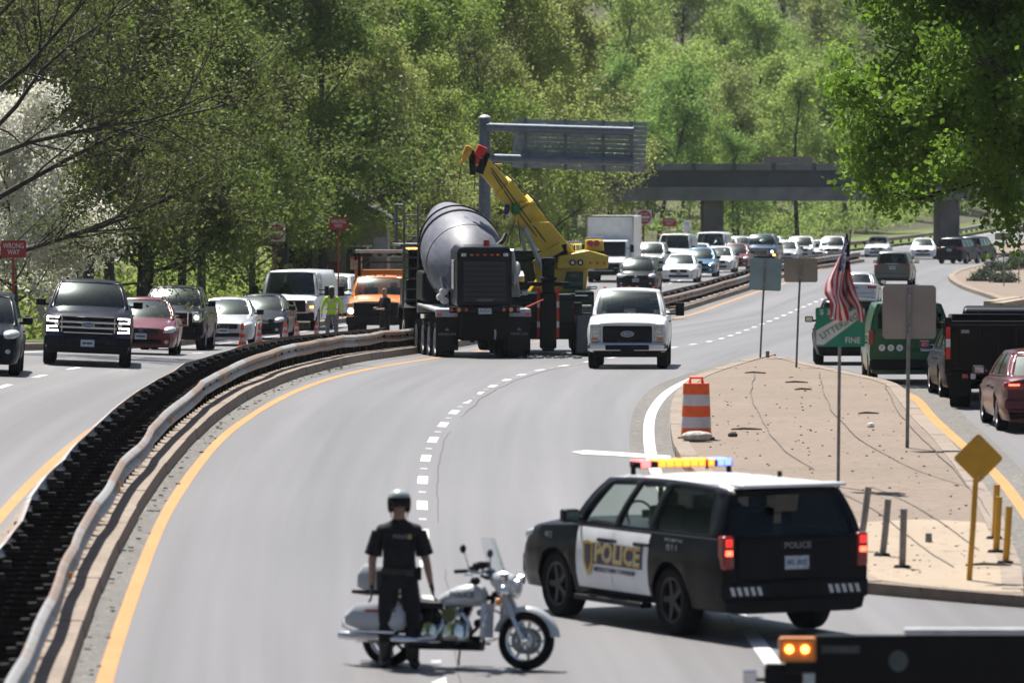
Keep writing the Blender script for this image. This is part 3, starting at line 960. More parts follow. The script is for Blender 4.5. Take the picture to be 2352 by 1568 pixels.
# individually placed trees at the edge of the left wood, front to back
EDGE = 'leafy trees along the edge of the left wood'
for px, D, h, k, lab in ((150, 214, 13.0, 2, 'leafy tree behind the white blossom at the left'), (330, 212, 12.5, 4, 'leafy tree above the red sedan'), (430, 214, 11.0, 0, 'leafy tree above the black mid-size pickup'),
                         (540, 222, 12.5, 3, 'leafy tree above the silver sedan'), (650, 238, 10.5, 1, 'leafy tree leaning over the do not enter sign'), (790, 262, 9.0, 2, 'low leafy tree around the small wrong way sign'),
                         (880, 285, 12.0, 4, 'pale leafy tree above the orange truck'), (985, 300, 11.0, 0, 'leafy tree left of the mixer drum'), (60, 235, 16.0, 3, 'tall leafy tree rising at the top left corner'), (640, 262, 17.0, 0, 'tall leafy tree behind the white van'),
                         (1050, 326, 15.0, 1, 'tall leafy tree left of the overhead sign pole')):
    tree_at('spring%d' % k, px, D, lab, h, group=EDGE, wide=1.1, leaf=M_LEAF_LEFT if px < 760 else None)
MID = 'light green trees behind the boom and the overhead sign'
for px, D, h, k, lab in ((1140, 345, 17.0, 3, 'tall light green tree rising behind the overhead sign pole'), (1215, 335, 12.5, 2, 'light green tree behind the left end of the overhead sign'), (1262, 356, 16.0, 1, 'tall light green tree above the left half of the overhead sign'),
                         (1330, 378, 8.0, 4, 'light green tree at the left end of the overpass'), (1180, 318, 7.0, 0, 'low green tree between mixer drum and boom'), (1310, 345, 6.5, 3, 'low green tree right of the boom below the overhead sign')):
    tree_at('spring%d' % k, px, D, lab, h, group=MID, wide=1.1)
tree_at('bare1', 1255, 322, 'bare dark-trunked tree standing behind the tow boom, below the overhead sign', 13.5, rz=0.5)
TW = 'budding grey-twigged trees before the left wood'
for px, D, h, k, lab in ((330, 200, 14.0, 0, 'grey-twigged budding tree above the navy pickup and red sedan'), (520, 206, 14.5, 1, 'grey-twigged budding tree above the silver sedan'), (700, 226, 14.0, 0, 'grey-twigged budding tree above the white van'),
                         (200, 199, 13.0, 1, 'grey-twigged budding tree at the left, right of the white blossom'), (880, 262, 15.0, 1, 'grey-twigged budding tree above the orange truck')):
    tree_at('bare%d' % k, px, D, lab, h, group=TW, wide=1.2)

# the big budding tree whose limbs reach in from the left
lines, A = [], []
rng = np.random.default_rng(5)
Db = 152.0
root_px = -110
x0 = (root_px - PXW / 2) * Db / FOC
base = np.array([0, 0, 0.0])
T, _ = bend((0, 0, -0.3), (0.04, 0, 1), 9.5, 8, rng, 0.04, 0.02)
lines.append((T, np.linspace(0.22, 0.07, len(T)), 9))
def limb(p, d, L, r, depth, rng):
    P, _ = bend(p, d, L, 7, rng, 0.09, 0.012)
    lines.append((P, np.linspace(r, r * 0.22, len(P)), 6 if depth == 0 else (4 if depth == 1 else 3)))
    if depth == 3:
        A.extend([P[3], P[5], P[7]]); return
    n = (9, 7, 6)[depth]
    for s in range(n):
        g = 0.18 + 0.82 * (s + rng.uniform(0, 1)) / n
        k = g * (len(P) - 1); j = int(min(k, len(P) - 2)); q = P[j] + (P[j + 1] - P[j]) * (k - j)
        t = P[j + 1] - P[j]; t /= np.linalg.norm(t)
        d2 = t + rng.normal(0, 0.5, 3) * np.array([0.8, 1, 1]) + np.array([0.12, 0, 0.10])
        limb(q, d2, L * rng.uniform(0.28, 0.48) * (1.1 - 0.4 * g), r * 0.4, depth + 1, rng)
for zf, d, L, r in ((0.30, (1, -0.1, 0.42), 6.8, 0.13), (0.36, (1, 0.25, 0.22), 6.0, 0.10), (0.45, (1, 0.1, 0.62), 8.2, 0.14), (0.55, (1, -0.3, 0.40), 7.6, 0.12), (0.66, (0.9, 0.2, 0.75), 8.0, 0.12),
                    (0.75, (0.7, -0.2, 0.9), 7.0, 0.11), (0.85, (0.4, 0.2, 1.0), 6.0, 0.10), (0.6, (-0.8, 0.3, 0.7), 5.5, 0.10), (0.8, (-0.5, -0.3, 1), 5.0, 0.09), (0.5, (1, 0.4, 0.95), 8.0, 0.12)):
    limb(T[int(zf * 8)], d, L, r * 0.62, 0, rng)
A = np.array(A)
tv, tq = tubes_np(lines)
sel = A[rng.uniform(0, 1, len(A)) < 0.75]
lv, lq = leaves_np(sel, 3, 0.18, 0.05, rng)
bt = thing('tree', 'large budding tree with long dark limbs reaching in from the left edge', 'tree', (x0, Db, terrain(x0, Db)))
m_ = fast_mesh('trunk', tv, tq); m_.materials.append(M_BARK); m_.shade_smooth(); link('trunk', m_, None, bt)
m_ = fast_mesh('crown', lv, lq); m_.materials.append(M_BUD); link('crown', m_, None, bt)

# white blossom tree at the left
tree_at('blossom', 75, 186, 'white-blossoming tree at the far left behind the wrong way sign', 6.7, rz=2.2, wide=0.9)

# big maple hanging in from the right
lines, A = [], []
rng = np.random.default_rng(9)
Dm = 140.0
xm = (2690 - PXW / 2) * Dm / FOC
T, _ = bend((0, 0, -0.3), (-0.05, 0, 1), 12.3, 8, rng, 0.04, 0.02)
lines.append((T, np.linspace(0.30, 0.10, len(T)), 9))
for i in range(36):
    f = 0.42 + 0.56 * (i + rng.uniform(0, 1)) / 36
    k = f * 8; j = int(min(k, 7)); p = T[j] + (T[j + 1] - T[j]) * (k - j)
    az = math.pi + rng.normal(0, 1.15)
    el = 0.0 + 0.75 * (f - 0.42) + rng.normal(0, 0.1)
    L = 6.9 * (1.10 - 0.35 * f) * rng.uniform(0.85, 1.1)
    P, _ = bend(p, (math.cos(az) * math.cos(el), math.sin(az) * math.cos(el), math.sin(el)), L, 7, rng, 0.10, 0.012)
    rr = 0.10 * (1.1 - 0.5 * f)
    lines.append((P, np.linspace(rr, rr * 0.2, len(P)), 5))
    for s in range(9):
        g = 0.3 + 0.7 * (s + rng.uniform(0, 1)) / 9
        k = g * 7; j = int(min(k, 6)); q = P[j] + (P[j + 1] - P[j]) * (k - j)
        t = P[j + 1] - P[j]; t /= np.linalg.norm(t)
        S, _ = bend(q, t + rng.normal(0, 0.7, 3), L * rng.uniform(0.2, 0.36), 4, rng, 0.16, -0.02)
        lines.append((S, np.linspace(rr * 0.4, rr * 0.1, len(S)), 4))
        A += [S[2], S[3], S[4]]
        for t_ in range(3):
            mm = rng.integers(2, 5)
            tp, _ = bend(S[mm], (S[mm] - S[mm - 1]) + rng.normal(0, 0.35, 3), 0.7, 3, rng, 0.2, -0.03)
            lines.append((tp, np.linspace(rr * 0.14, rr * 0.05, len(tp)), 3)); A += [tp[1], tp[3]]
A = np.array(A)
tv, tq = tubes_np(lines)
lv, lq = leaves_np(A, 46, 0.21, 0.070, rng, aspect=0.75)
mt = thing('maple_tree', 'dense dark green maple crown hanging in at the upper right', 'tree', (xm, Dm, terrain(xm, Dm)))
m_ = fast_mesh('trunk', tv, tq); m_.materials.append(M_BARK); m_.shade_smooth(); link('trunk', m_, None, mt)
m_ = fast_mesh('crown', lv, lq); m_.materials.append(M_LEAF_DK); link('crown', m_, None, mt)

# ------------------------------------------------------------------ the woods behind: one mass
def merged_wood(name, label, spots, keys, leafmat, barkmat):
    """one mass of trees: crowns and trunks are linked copies of a few meshes under one root"""
    rng = np.random.default_rng(77)
    root = thing(name, None, None, kind='stuff'); root['label'] = label
    lm = {}
    for k in keys:
        T = TREES[k]
        a_ = fast_mesh('crown', T['lv'], T['lq']); a_.materials.append(leafmat)
        b_ = fast_mesh('trunk', T['tv'], T['tq']); b_.materials.append(barkmat); b_.shade_smooth()
        lm[k] = (a_, b_, T['H'])
    for x, y, h, w in spots:
        cr, tr, H = lm[keys[rng.integers(0, len(keys))]]
        a = rng.uniform(0, 6.28); s = h / H
        for nm, me_ in (('crown', cr), ('trunk', tr)):
            o = link(nm, me_, None, root)
            o.location = (x, y, terrain(x, y)); o.rotation_euler = (0, 0, a); o.scale = (s * w, s * w, s)
            o['kind'] = 'stuff'
    return root
spots = []
rng = np.random.default_rng(3)
for row, (D, n, h0) in enumerate(((468, 15, 9), (484, 17, 12), (505, 15, 14), (545, 15, 16), (600, 16, 17), (665, 17, 19), (740, 18, 21))):
    for i in range(n):
        px = 950 + (2560 - 950) * (i + rng.uniform(0, 1)) / n
        x = (px - PXW / 2) * D / FOC
        y = D + rng.uniform(-18, 18)
        if x > float(le_x(y)) - 7: continue
        if 424 < y < 462 and px > 1350: continue
        spots.append((x, y, h0 * rng.uniform(0.8, 1.2), rng.uniform(0.85, 1.25)))
merged_wood('hillside_wood', 'hazy light green wood covering the hillside beyond the overpass', spots, ['far0', 'far1', 'far2'], M_LEAF_FAR, M_BARK)
spots = []
for row, (D, n, h0) in enumerate(((300, 9, 15), (350, 10, 17), (405, 10, 18))):
    for i in range(n):
        px = -80 + (1340 + 80) * (i + rng.uniform(0, 1)) / n
        x = (px - PXW / 2) * D / FOC; y = D + rng.uniform(-14, 14)
        if x > float(le_x(y)) - 9: continue
        spots.append((x, y, h0 * rng.uniform(0.85, 1.2), rng.uniform(0.9, 1.2)))
for k in range(46):      # unseen trees added around the viewpoint to block sky light and reflections
    a_ = rng.uniform(0, 1)
    if k < 16: x, y = -26 - 14 * rng.uniform(0, 1), 20 + 120 * a_
    elif k < 28: x, y = 34 + 14 * rng.uniform(0, 1), -10 + 120 * a_
    else: x, y = -60 + 120 * a_, -45 - 25 * rng.uniform(0, 1)
    spots.append((x, y, 15 * rng.uniform(0.85, 1.2), 1.2))
merged_wood('left_wood_and_sky_blockers', 'deep shady wood filling the left behind the road edge, with added unseen trees around the viewpoint', spots, ['far0', 'far1', 'far2'], M_LEAF_LEFT, M_BARK)

# undergrowth along the wood edge: clumps of leaves at ground height
def undergrowth(name, label, P, off, mat, n, hmax, rng):
    idx = rng.integers(0, len(P), n)
    N = normals(P)
    o = -rng.uniform(off[0], off[1], n)
    c = P[idx] + N[idx] * o[:, None]
    hh = hmax * rng.uniform(0.3, 1.0, n) * (0.5 + 0.5 * np.sin(c[:, 1] * 0.31) ** 2)
    A = []
    for (x, y), h in zip(c, hh):
        z = terrain(x, y)
        for k in range(7):
            A.append((x + rng.normal(0, 0.5), y + rng.normal(0, 0.5), z + h * rng.uniform(0.05, 1)))
    A = np.array(A)
    lv, lq = leaves_np(A, 8, 0.25, 0.12, rng)
    me = fast_mesh(name, lv, lq, np.repeat(rng.uniform(0, 1, len(A)), 8 * 4)); me.materials.append(mat)
    return tag(link(name, me), label, kind='stuff')
seg = LE[(LE[:, 1] > 130) & (LE[:, 1] < 420)]
undergrowth('undergrowth', 'leafy undergrowth along the edge of the left wood', resample(seg, 1.0), (6.0, 13.0), M_LEAF, 900, 3.2, np.random.default_rng(6))
seg = LE[(LE[:, 1] > 455) & (LE[:, 1] < 700)]
undergrowth('undergrowth', 'low scrub on the bank above the far guardrail', resample(seg, 2.0), (9.0, 16.0), M_LEAF_FAR, 600, 5.0, np.random.default_rng(8))

# grey-green shrubs on the far right island
for i, (px, py, w, lab) in enumerate(((2262, 652, 0.85, 'low grey-green shrub on the far island, nearest the kerb'), (2306, 655, 0.75, 'round grey-green shrub on the far island, beside the nearest one'),
                                      (2290, 628, 0.9, 'grey-green shrub at the middle of the far island clump'), (2332, 625, 1.1, 'wide grey-green shrub at the right of the far island clump'), (2350, 610, 1.1, 'grey-green shrub at the back of the far island'))):
    p = G(px, py)
    rng = np.random.default_rng(40 + i)
    A = rng.normal(0, 1, (130, 3)); A /= np.linalg.norm(A, axis=1)[:, None]; A[:, 2] = np.abs(A[:, 2]) * 0.75
    A = A * w * rng.uniform(0.5, 1.0, (130, 1))
    lv, lq = leaves_np(A, 14, 0.09, 0.06, rng)
    s = thing('shrub', lab, 'shrub', (p.x, p.y, p.z + 0.1), 0, 'shrubs on the far island')
    m_ = fast_mesh('foliage', lv, lq); m_.materials.append(M_SHRUB); link('foliage', m_, None, s)
    lines = []
    for k in range(9):
        P, _ = bend((0, 0, 0), rng.normal(0, 1, 3) * np.array([1, 1, .2]) + np.array([0, 0, 1]), w * 0.8, 4, rng, 0.2, 0)
        lines.append((P, np.linspace(0.03, 0.008, len(P)), 4))
    tv, tq = tubes_np(lines); m_ = fast_mesh('stems', tv, tq); m_.materials.append(M_BARK); link('stems', m_, None, s)
# ------------------------------------------------------------------ vehicle materials
M_TYRE = pm('tyre_rubber', (0.010, 0.010, 0.011), spec=0.15, rough=0.9, noise=0.2, nscale=12)
M_RIM = pm('alloy_rim', (0.42, 0.42, 0.44), rough=0.3, metal=0.85, noise=0.08)
M_RIM_DK = pm('dark_steel_wheel', (0.022, 0.022, 0.025), rough=0.5, metal=0.3, noise=0.1)
M_CHROME = pm('chrome', (0.72, 0.73, 0.75), rough=0.08, metal=1.0, noise=0.03)
M_BLACK = pm('black_plastic', (0.008, 0.008, 0.010), spec=0.15, rough=0.5, noise=0.1)
M_GRILLE = pm('grille_black', (0.006, 0.006, 0.008), spec=0.15, rough=0.4, noise=0.1)
M_UNDER = pm('underbody', (0.012, 0.011, 0.011), spec=0.15, rough=0.9, noise=0.1)
M_SEAT = pm('seat_fabric', (0.035, 0.035, 0.038), spec=0.15, rough=0.9, noise=0.15)
M_GLASS = glass('window_glass', (0.36, 0.47, 0.45), f0=0.045)
M_GLASS_CL = glass('clear_window_glass', (0.84, 0.90, 0.87), f0=0.05)
M_GLASS_DK = glass('privacy_glass', (0.05, 0.055, 0.06), refl=0.5, f0=0.04)
M_LENS = pm('headlamp_lens', (0.50, 0.52, 0.54), rough=0.12, noise=0.15, nscale=14, coat=1.0)
M_HEAD_ON = lamp('headlamp_lit', (1.0, 0.94, 0.86), 9.0)
M_AMBER_ON = lamp('amber_lit', (1.0, 0.36, 0.05), 7.0)
M_AMBER = pm('amber_lens', (0.62, 0.20, 0.02), rough=0.25, noise=0.08, coat=0.5)
M_TAIL = pm('tail_lamp_lens', (0.28, 0.012, 0.015), rough=0.2, noise=0.1, coat=1.0)
M_TAIL_ON = lamp('tail_lamp_lit', (1.0, 0.06, 0.03), 5.0)
M_PLATE = pm('number_plate', (0.46, 0.50, 0.56), rough=0.5, noise=0.18, nscale=22)
M_PLATE_INK = pm('plate_ink', (0.05, 0.07, 0.16), rough=0.6, noise=0.05)
M_BLUE_OVAL = pm('blue_emblem', (0.03, 0.08, 0.24), rough=0.25, noise=0.03, coat=1.0)
M_REDLAMP = pm('red_marker', (0.55, 0.03, 0.02), rough=0.3, noise=0.05)
M_WHITE_P = paint('white_paint', (0.74, 0.75, 0.77))
FRONT = (math.pi / 2, 0, math.pi / 2); REAR = (math.pi / 2, 0, -math.pi / 2); LEFT = (math.pi / 2, 0, math.pi); RIGHT = (math.pi / 2, 0, 0)

_WH = {}
def wheel(parent, loc, Rr, w, outer, rim=None, spokes=5):
    """tyre with a rim; outer = +1 when the outer face looks to +y"""
    key = (round(Rr, 3), round(w, 3), outer, rim.name if rim else '', spokes)
    if key not in _WH:
        ty = MB().lathe([(0.66 * Rr, -w * .42), (0.9 * Rr, -w / 2), (0.985 * Rr, -w * .40), (Rr, -w * .2), (Rr, w * .2), (0.985 * Rr, w * .40), (0.9 * Rr, w / 2), (0.66 * Rr, w * .42)], axis=(0, 1, 0), n=28, close=True)
        tm = ty.mesh('wheel'); tm.materials.append(M_TYRE); tm.shade_smooth(); tm.set_sharp_from_angle(angle=R(45))
        rm = MB().lathe([(0.68 * Rr, outer * w * .44), (0.60 * Rr, outer * w * .40), (0.58 * Rr, outer * w * .08), (0.02, outer * w * .05)], axis=(0, 1, 0), n=24)
        for k in range(spokes):
            a = 2 * math.pi * k / spokes
            c, s = math.cos(a), math.sin(a)
            rr = Matrix.Rotation(-a, 3, 'Y')
            rm.box((c * 0.34 * Rr, outer * w * .28, s * 0.34 * Rr), (0.56 * Rr, w * .14, 0.17 * Rr), rr)
        rm.cyl((0, outer * w * .2, 0), (0, outer * w * .36, 0), 0.13 * Rr, n=12)
        m2 = rm.mesh('rim'); m2.materials.append(rim or M_RIM); m2.shade_smooth(); m2.set_sharp_from_angle(angle=R(35))
        _WH[key] = (tm, m2)
    tm, m2 = _WH[key]
    o = link('wheel', tm, None, parent); o.location = loc
    link('rim', m2, None, o)
    return o

def keyf(keys, t, smooth=0.02):
    tt = np.linspace(-0.2, 1.2, 561)
    v = np.interp(tt, [k[0] for k in keys], [k[1] for k in keys])
    if smooth:
        n = int(smooth / (1.4 / 560))
        k = np.exp(-0.5 * (np.arange(-3 * n, 3 * n + 1) / max(n, 1)) ** 2); k /= k.sum()
        v = np.convolve(np.pad(v, 3 * n, mode='edge'), k, mode='valid')
    return np.interp(t, tt, v)

def body_shell(T):
    L, W = T['L'], T['W'] / 2
    ax = [L / 2 - T['fo'], L / 2 - T['fo'] - T['wb']]
    Ra = T['R'] * T.get('arch', 1.16)
    xs = list(np.linspace(L / 2, -L / 2, 46)) + [L / 2 - 0.03, L / 2 - 0.08, -L / 2 + 0.03, -L / 2 + 0.08]
    for a in ax:
        xs = [x for x in xs if abs(x - a) > Ra + 0.01]
        xs += [a + Ra * math.cos(k * math.pi / 12) for k in range(13)] + [a + Ra + 0.004, a - Ra - 0.004]
    xs = sorted(set(round(x, 4) for x in xs), reverse=True)
    rings = []
    for x in xs:
        t = (L / 2 - x) / L
        z0 = float(keyf(T['bot'], t, 0.01)) if 'bot' in T else T['clr']
        zb = z0
        flare = 0.0
        for a in ax:
            if abs(x - a) < Ra + 0.0005: zb = max(zb, T['R'] + math.sqrt(max(0, Ra * Ra - (x - a) ** 2)))
            flare = max(flare, 0.02 * math.exp(-((x - a) / (Ra * 1.05)) ** 4))
        zs, zt = float(keyf(T['sh'], t)), float(keyf(T['top'], t))
        w = W * float(keyf(T['wid'], t, 0.012))
        S = [(0.80, 0), (0.93, 0.04), (0.985, 0.28), (1.0, 0.55), (0.992, 0.72), (0.975, 0.88), (0.945, 1.0)]
        half = [(0.0, zb), (0.6 * w, zb)]
        for f, k in S:
            z = z0 + k * (zs - z0)
            y = f * w + (flare if k < 0.75 else flare * 0.3)
            half.append((y, max(z, zb)))
        half += [(0.90 * w, zs + 0.35 * (zt - zs)), (0.6 * w, zs + 0.86 * (zt - zs)), (0.3 * w, zs + 0.97 * (zt - zs)), (0, zt)]
        ring = [(x, y, z) for y, z in half] + [(x, -y, z) for y, z in reversed(half[1:-1])]
        rings.append(ring)
    return MB().loft(rings)

def cabin(T, root, paintm, gl_front, gl_side, gl_rear, roofm=None):
    """greenhouse with real window openings; returns the cabin part"""
    L = T['L']; g = T['gh']
    X = lambda t: L / 2 - t * L
    wb, wr = g['wb'], g['wr']
    A0 = np.array([X(g['a0']), wb, g['zf']]); A1 = np.array([X(g['a1']), wr, g['rf']])
    B1 = np.array([X(g['r1']), wr * g.get('rr', 1.0), g['rz']]); B0 = np.array([X(g['r0']), wb * g.get('br', 1.0), g['zr']])
    mir = np.array([1, -1, 1])
    frame = MB(); parts = {'windscreen': MB(), 'side_window': [], 'rear_window': MB()}
    def grid(fn, us, vs, holes, glassfn):
        for i in range(len(us) - 1):
            for j in range(len(vs) - 1):
                uc, vc = (us[i] + us[i + 1]) / 2, (vs[j] + vs[j + 1]) / 2
                q = [fn(us[i], vs[j]), fn(us[i + 1], vs[j]), fn(us[i + 1], vs[j + 1]), fn(us[i], vs[j + 1])]
                hit = None
                for h, (u0, u1, v0, v1) in enumerate(holes):
                    if u0 < uc < u1 and v0 < vc < v1: hit = h
                if hit is None: frame.add(q, [(0, 1, 2, 3)])
                else: glassfn(hit, q)
    def breaks(holes, k, fine):
        s = {0.0, 1.0}
        for h in holes: s |= {h[k], h[k + 1]}
        s = sorted(s); out = []
        for a, b in zip(s[:-1], s[1:]):
            n = max(1, int(round((b - a) * fine)))
            out += list(np.linspace(a, b, n, endpoint=False))
        return out + [1.0]
    tum = g.get('tum', 0.03)
    for sgn in (1, -1):
        def side(u, v, sgn=sgn):
            p = (A0 * (1 - u) + B0 * u) * (1 - v) + (A1 * (1 - u) + B1 * u) * v
            p = p + np.array([0, tum * 4 * v * (1 - v), 0]) + np.array([0, 0, g.get('arc', 0.02) * v * 4 * u * (1 - u)])
            return p * np.array([1, sgn, 1])
        holes = [(u0, u1, g.get('v0', 0.05), g.get('v1', 0.86)) for u0, u1 in g['win']]
        gm = [MB() for _ in holes]
        grid(side, breaks(holes, 0, 14), breaks(holes, 2, 5), holes, lambda h, q, s=sgn: gm[h].add([p - np.array([0, s * 0.012, 0]) for p in q], [(0, 1, 2, 3)]))
        for k, m in enumerate(gm):
            parts['side_window'].append((m, g.get('wmat', [gl_side] * 9)[k] if g.get('wmat') else gl_side))
    bul = g.get('bul', 0.07)
    def wsf(u, v):
        s = 1 - 2 * u
        p = A0 * (1 - v) + A1 * v
        return np.array([p[0] + bul * (1 - s * s) * (1 - 0.5 * v) + .05 * 4 * v * (1 - v), p[1] * s, p[2] + 0.02 * v * (1 - s * s) + .03 * 4 * v * (1 - v)])
    h = [(0.045, 0.955, 0.03, 0.94)]
    grid(wsf, breaks(h, 0, 8), breaks(h, 2, 5), h, lambda k, q: parts['windscreen'].add([p - np.array([0.012, 0, 0.006]) for p in q], [(0, 1, 2, 3)]))
    def rwf(u, v):
        s = 1 - 2 * u
        p = B0 * (1 - v) + B1 * v
        return np.array([p[0] - g.get('rbul', 0.05) * (1 - s * s), p[1] * s, p[2] + 0.02 * v * (1 - s * s)])
    h = [g.get('rwin', (0.07, 0.93, 0.06, 0.88))] if g.get('rwin', 1) else []
    grid(rwf, breaks(h, 0, 8), breaks(h, 2, 4), h, lambda k, q: parts['rear_window'].add([p + np.array([0.012, 0, -0.004]) for p in q], [(0, 1, 2, 3)]))
    def roof(u, v):
        s = 1 - 2 * u
        p = A1 * (1 - v) + B1 * v
        x = p[0] + (bul * 0.5 * (1 - v) - g.get('rbul', 0.05) * v) * (1 - s * s)
        return np.array([x, p[1] * s, p[2] + (0.02 + g.get('crown', 0.03) * 4 * v * (1 - v)) * (1 - s * s) + g.get('arc', 0.02) * 4 * v * (1 - v)])
    rf = MB() if roofm else frame
    us, vv = np.linspace(0, 1, 11), np.linspace(0, 1, 11)
    for i in range(10):
        for j in range(10):
            rf.add([roof(us[i], vv[j]), roof(us[i + 1], vv[j]), roof(us[i + 1], vv[j + 1]), roof(us[i], vv[j + 1])], [(0, 1, 2, 3)])
    def weld(m, name, mat, parent, solid=0.03):
        me = bpy.data.meshes.new(name); me.from_pydata([tuple(map(float, p)) for p in m.v], [], m.f)
        bm = bmesh.new(); bm.from_mesh(me)
        bmesh.ops.remove_doubles(bm, verts=bm.verts, dist=0.004)
        bmesh.ops.recalc_face_normals(bm, faces=bm.faces)
        c = sum((f.calc_center_median().z > 1.2) * (1 if f.normal.z > 0 else -1) * f.calc_area() for f in bm.faces)
        if c < 0: bmesh.ops.reverse_faces(bm, faces=bm.faces)
        bm.to_mesh(me); bm.free()
        o = link(name, me, mat, parent, smooth=32)
        if solid:
            s = o.modifiers.new('solid', 'SOLIDIFY'); s.thickness = solid; s.offset = -1
        return o
    cab = weld(frame, 'cabin', paintm, root)
    if roofm: weld(rf, 'roof', roofm, root)
    def pane(m, name, mat):
        if not m.f: return
        me = bpy.data.meshes.new(name); me.from_pydata([tuple(map(float, p)) for p in m.v], [], m.f)
        bm = bmesh.new(); bm.from_mesh(me); bmesh.ops.remove_doubles(bm, verts=bm.verts, dist=0.003); bmesh.ops.recalc_face_normals(bm, faces=bm.faces); bm.to_mesh(me); bm.free()
        link(name, me, mat, cab, smooth=60)
    pane(parts['windscreen'], 'windscreen', gl_front)
    for m, mm in parts['side_window']: pane(m, 'side_window', mm)
    pane(parts['rear_window'], 'rear_window', gl_rear)
    return cab

def Bx(root, name, mat, boxes, bevel=0.0, rot=None):
    m = MB()
    for b in boxes: m.box(b[0], b[1], b[2] if len(b) > 2 else rot)
    return m.build(name, mat, root, bevel=bevel)

def disc(root, name, mat, c, ry, rz, depth=0.02, ax='x', n=20):
    poly = [(ry * math.cos(2 * math.pi * k / n), rz * math.sin(2 * math.pi * k / n)) for k in range(n)]
    o = MB().prism(poly, ax, -depth / 2, depth / 2).build(name, mat, root, smooth=40)
    o.location = c
    return o

def mirrors(root, T, mat, y=None, big=False, chrome=False, x=None, z=None):
    g = T['gh']
    x = x if x is not None else T['L'] / 2 - g['a0'] * T['L'] - 0.28
    z = z if z is not None else g['zf'] + 0.10
    for s in (1, -1):
        w = y or T['W'] / 2
        if big:
            m = Bx(root, 'mirror', mat, [((x, s * (w + 0.28), z + 0.06), (0.12, 0.22, 0.34)), ((x, s * (w + 0.08), z + 0.10), (0.06, 0.30, 0.05)), ((x, s * (w + 0.08), z - 0.06), (0.06, 0.30, 0.05))], bevel=0.03)
            Bx(m, 'mirror_glass', M_CHROME, [((x - 0.065, s * (w + 0.28), z + 0.06), (0.01, 0.17, 0.28))])
        else:
            m = Bx(root, 'mirror', mat, [((x, s * (w + 0.10), z), (0.14, 0.22, 0.16)), ((x + 0.02, s * (w - 0.02), z - 0.04), (0.06, 0.14, 0.06))], bevel=0.04)
            Bx(m, 'mirror_glass', M_CHROME, [((x - 0.075, s * (w + 0.10), z), (0.01, 0.17, 0.11))])

def plate(root, x, z, rear=False, txt=None, w=0.31, y=0.0):
    p = Bx(root, 'number_plate', M_PLATE, [((x, y, z), (0.012, w, 0.155))])
    s = -1 if rear else 1
    if txt: text(txt, 0.085, M_PLATE_INK, p, (x + s * 0.008, y, z), REAR if rear else FRONT, width=w * 0.8, bold=0.01)
    else: Bx(p, 'plate_print', M_PLATE_INK, [((x + s * .007, y, z), (.004, w * .74, .045))])

def oval_badge(root, x, z, rx=0.115, rz=0.048, txt='Ford', rear=False, ring=True):
    s = -1 if rear else 1
    if ring: disc(root, 'emblem_ring', M_CHROME, (x, 0, z), rx, rz, 0.02)
    d = disc(root, 'emblem', M_BLUE_OVAL, (x + s * 0.008, 0, z), rx * 0.9, rz * 0.85, 0.02)
    text(txt, rz * 1.35, M_CHROME, d, (s * 0.012, 0, 0), REAR if rear else FRONT, shear=0.25)

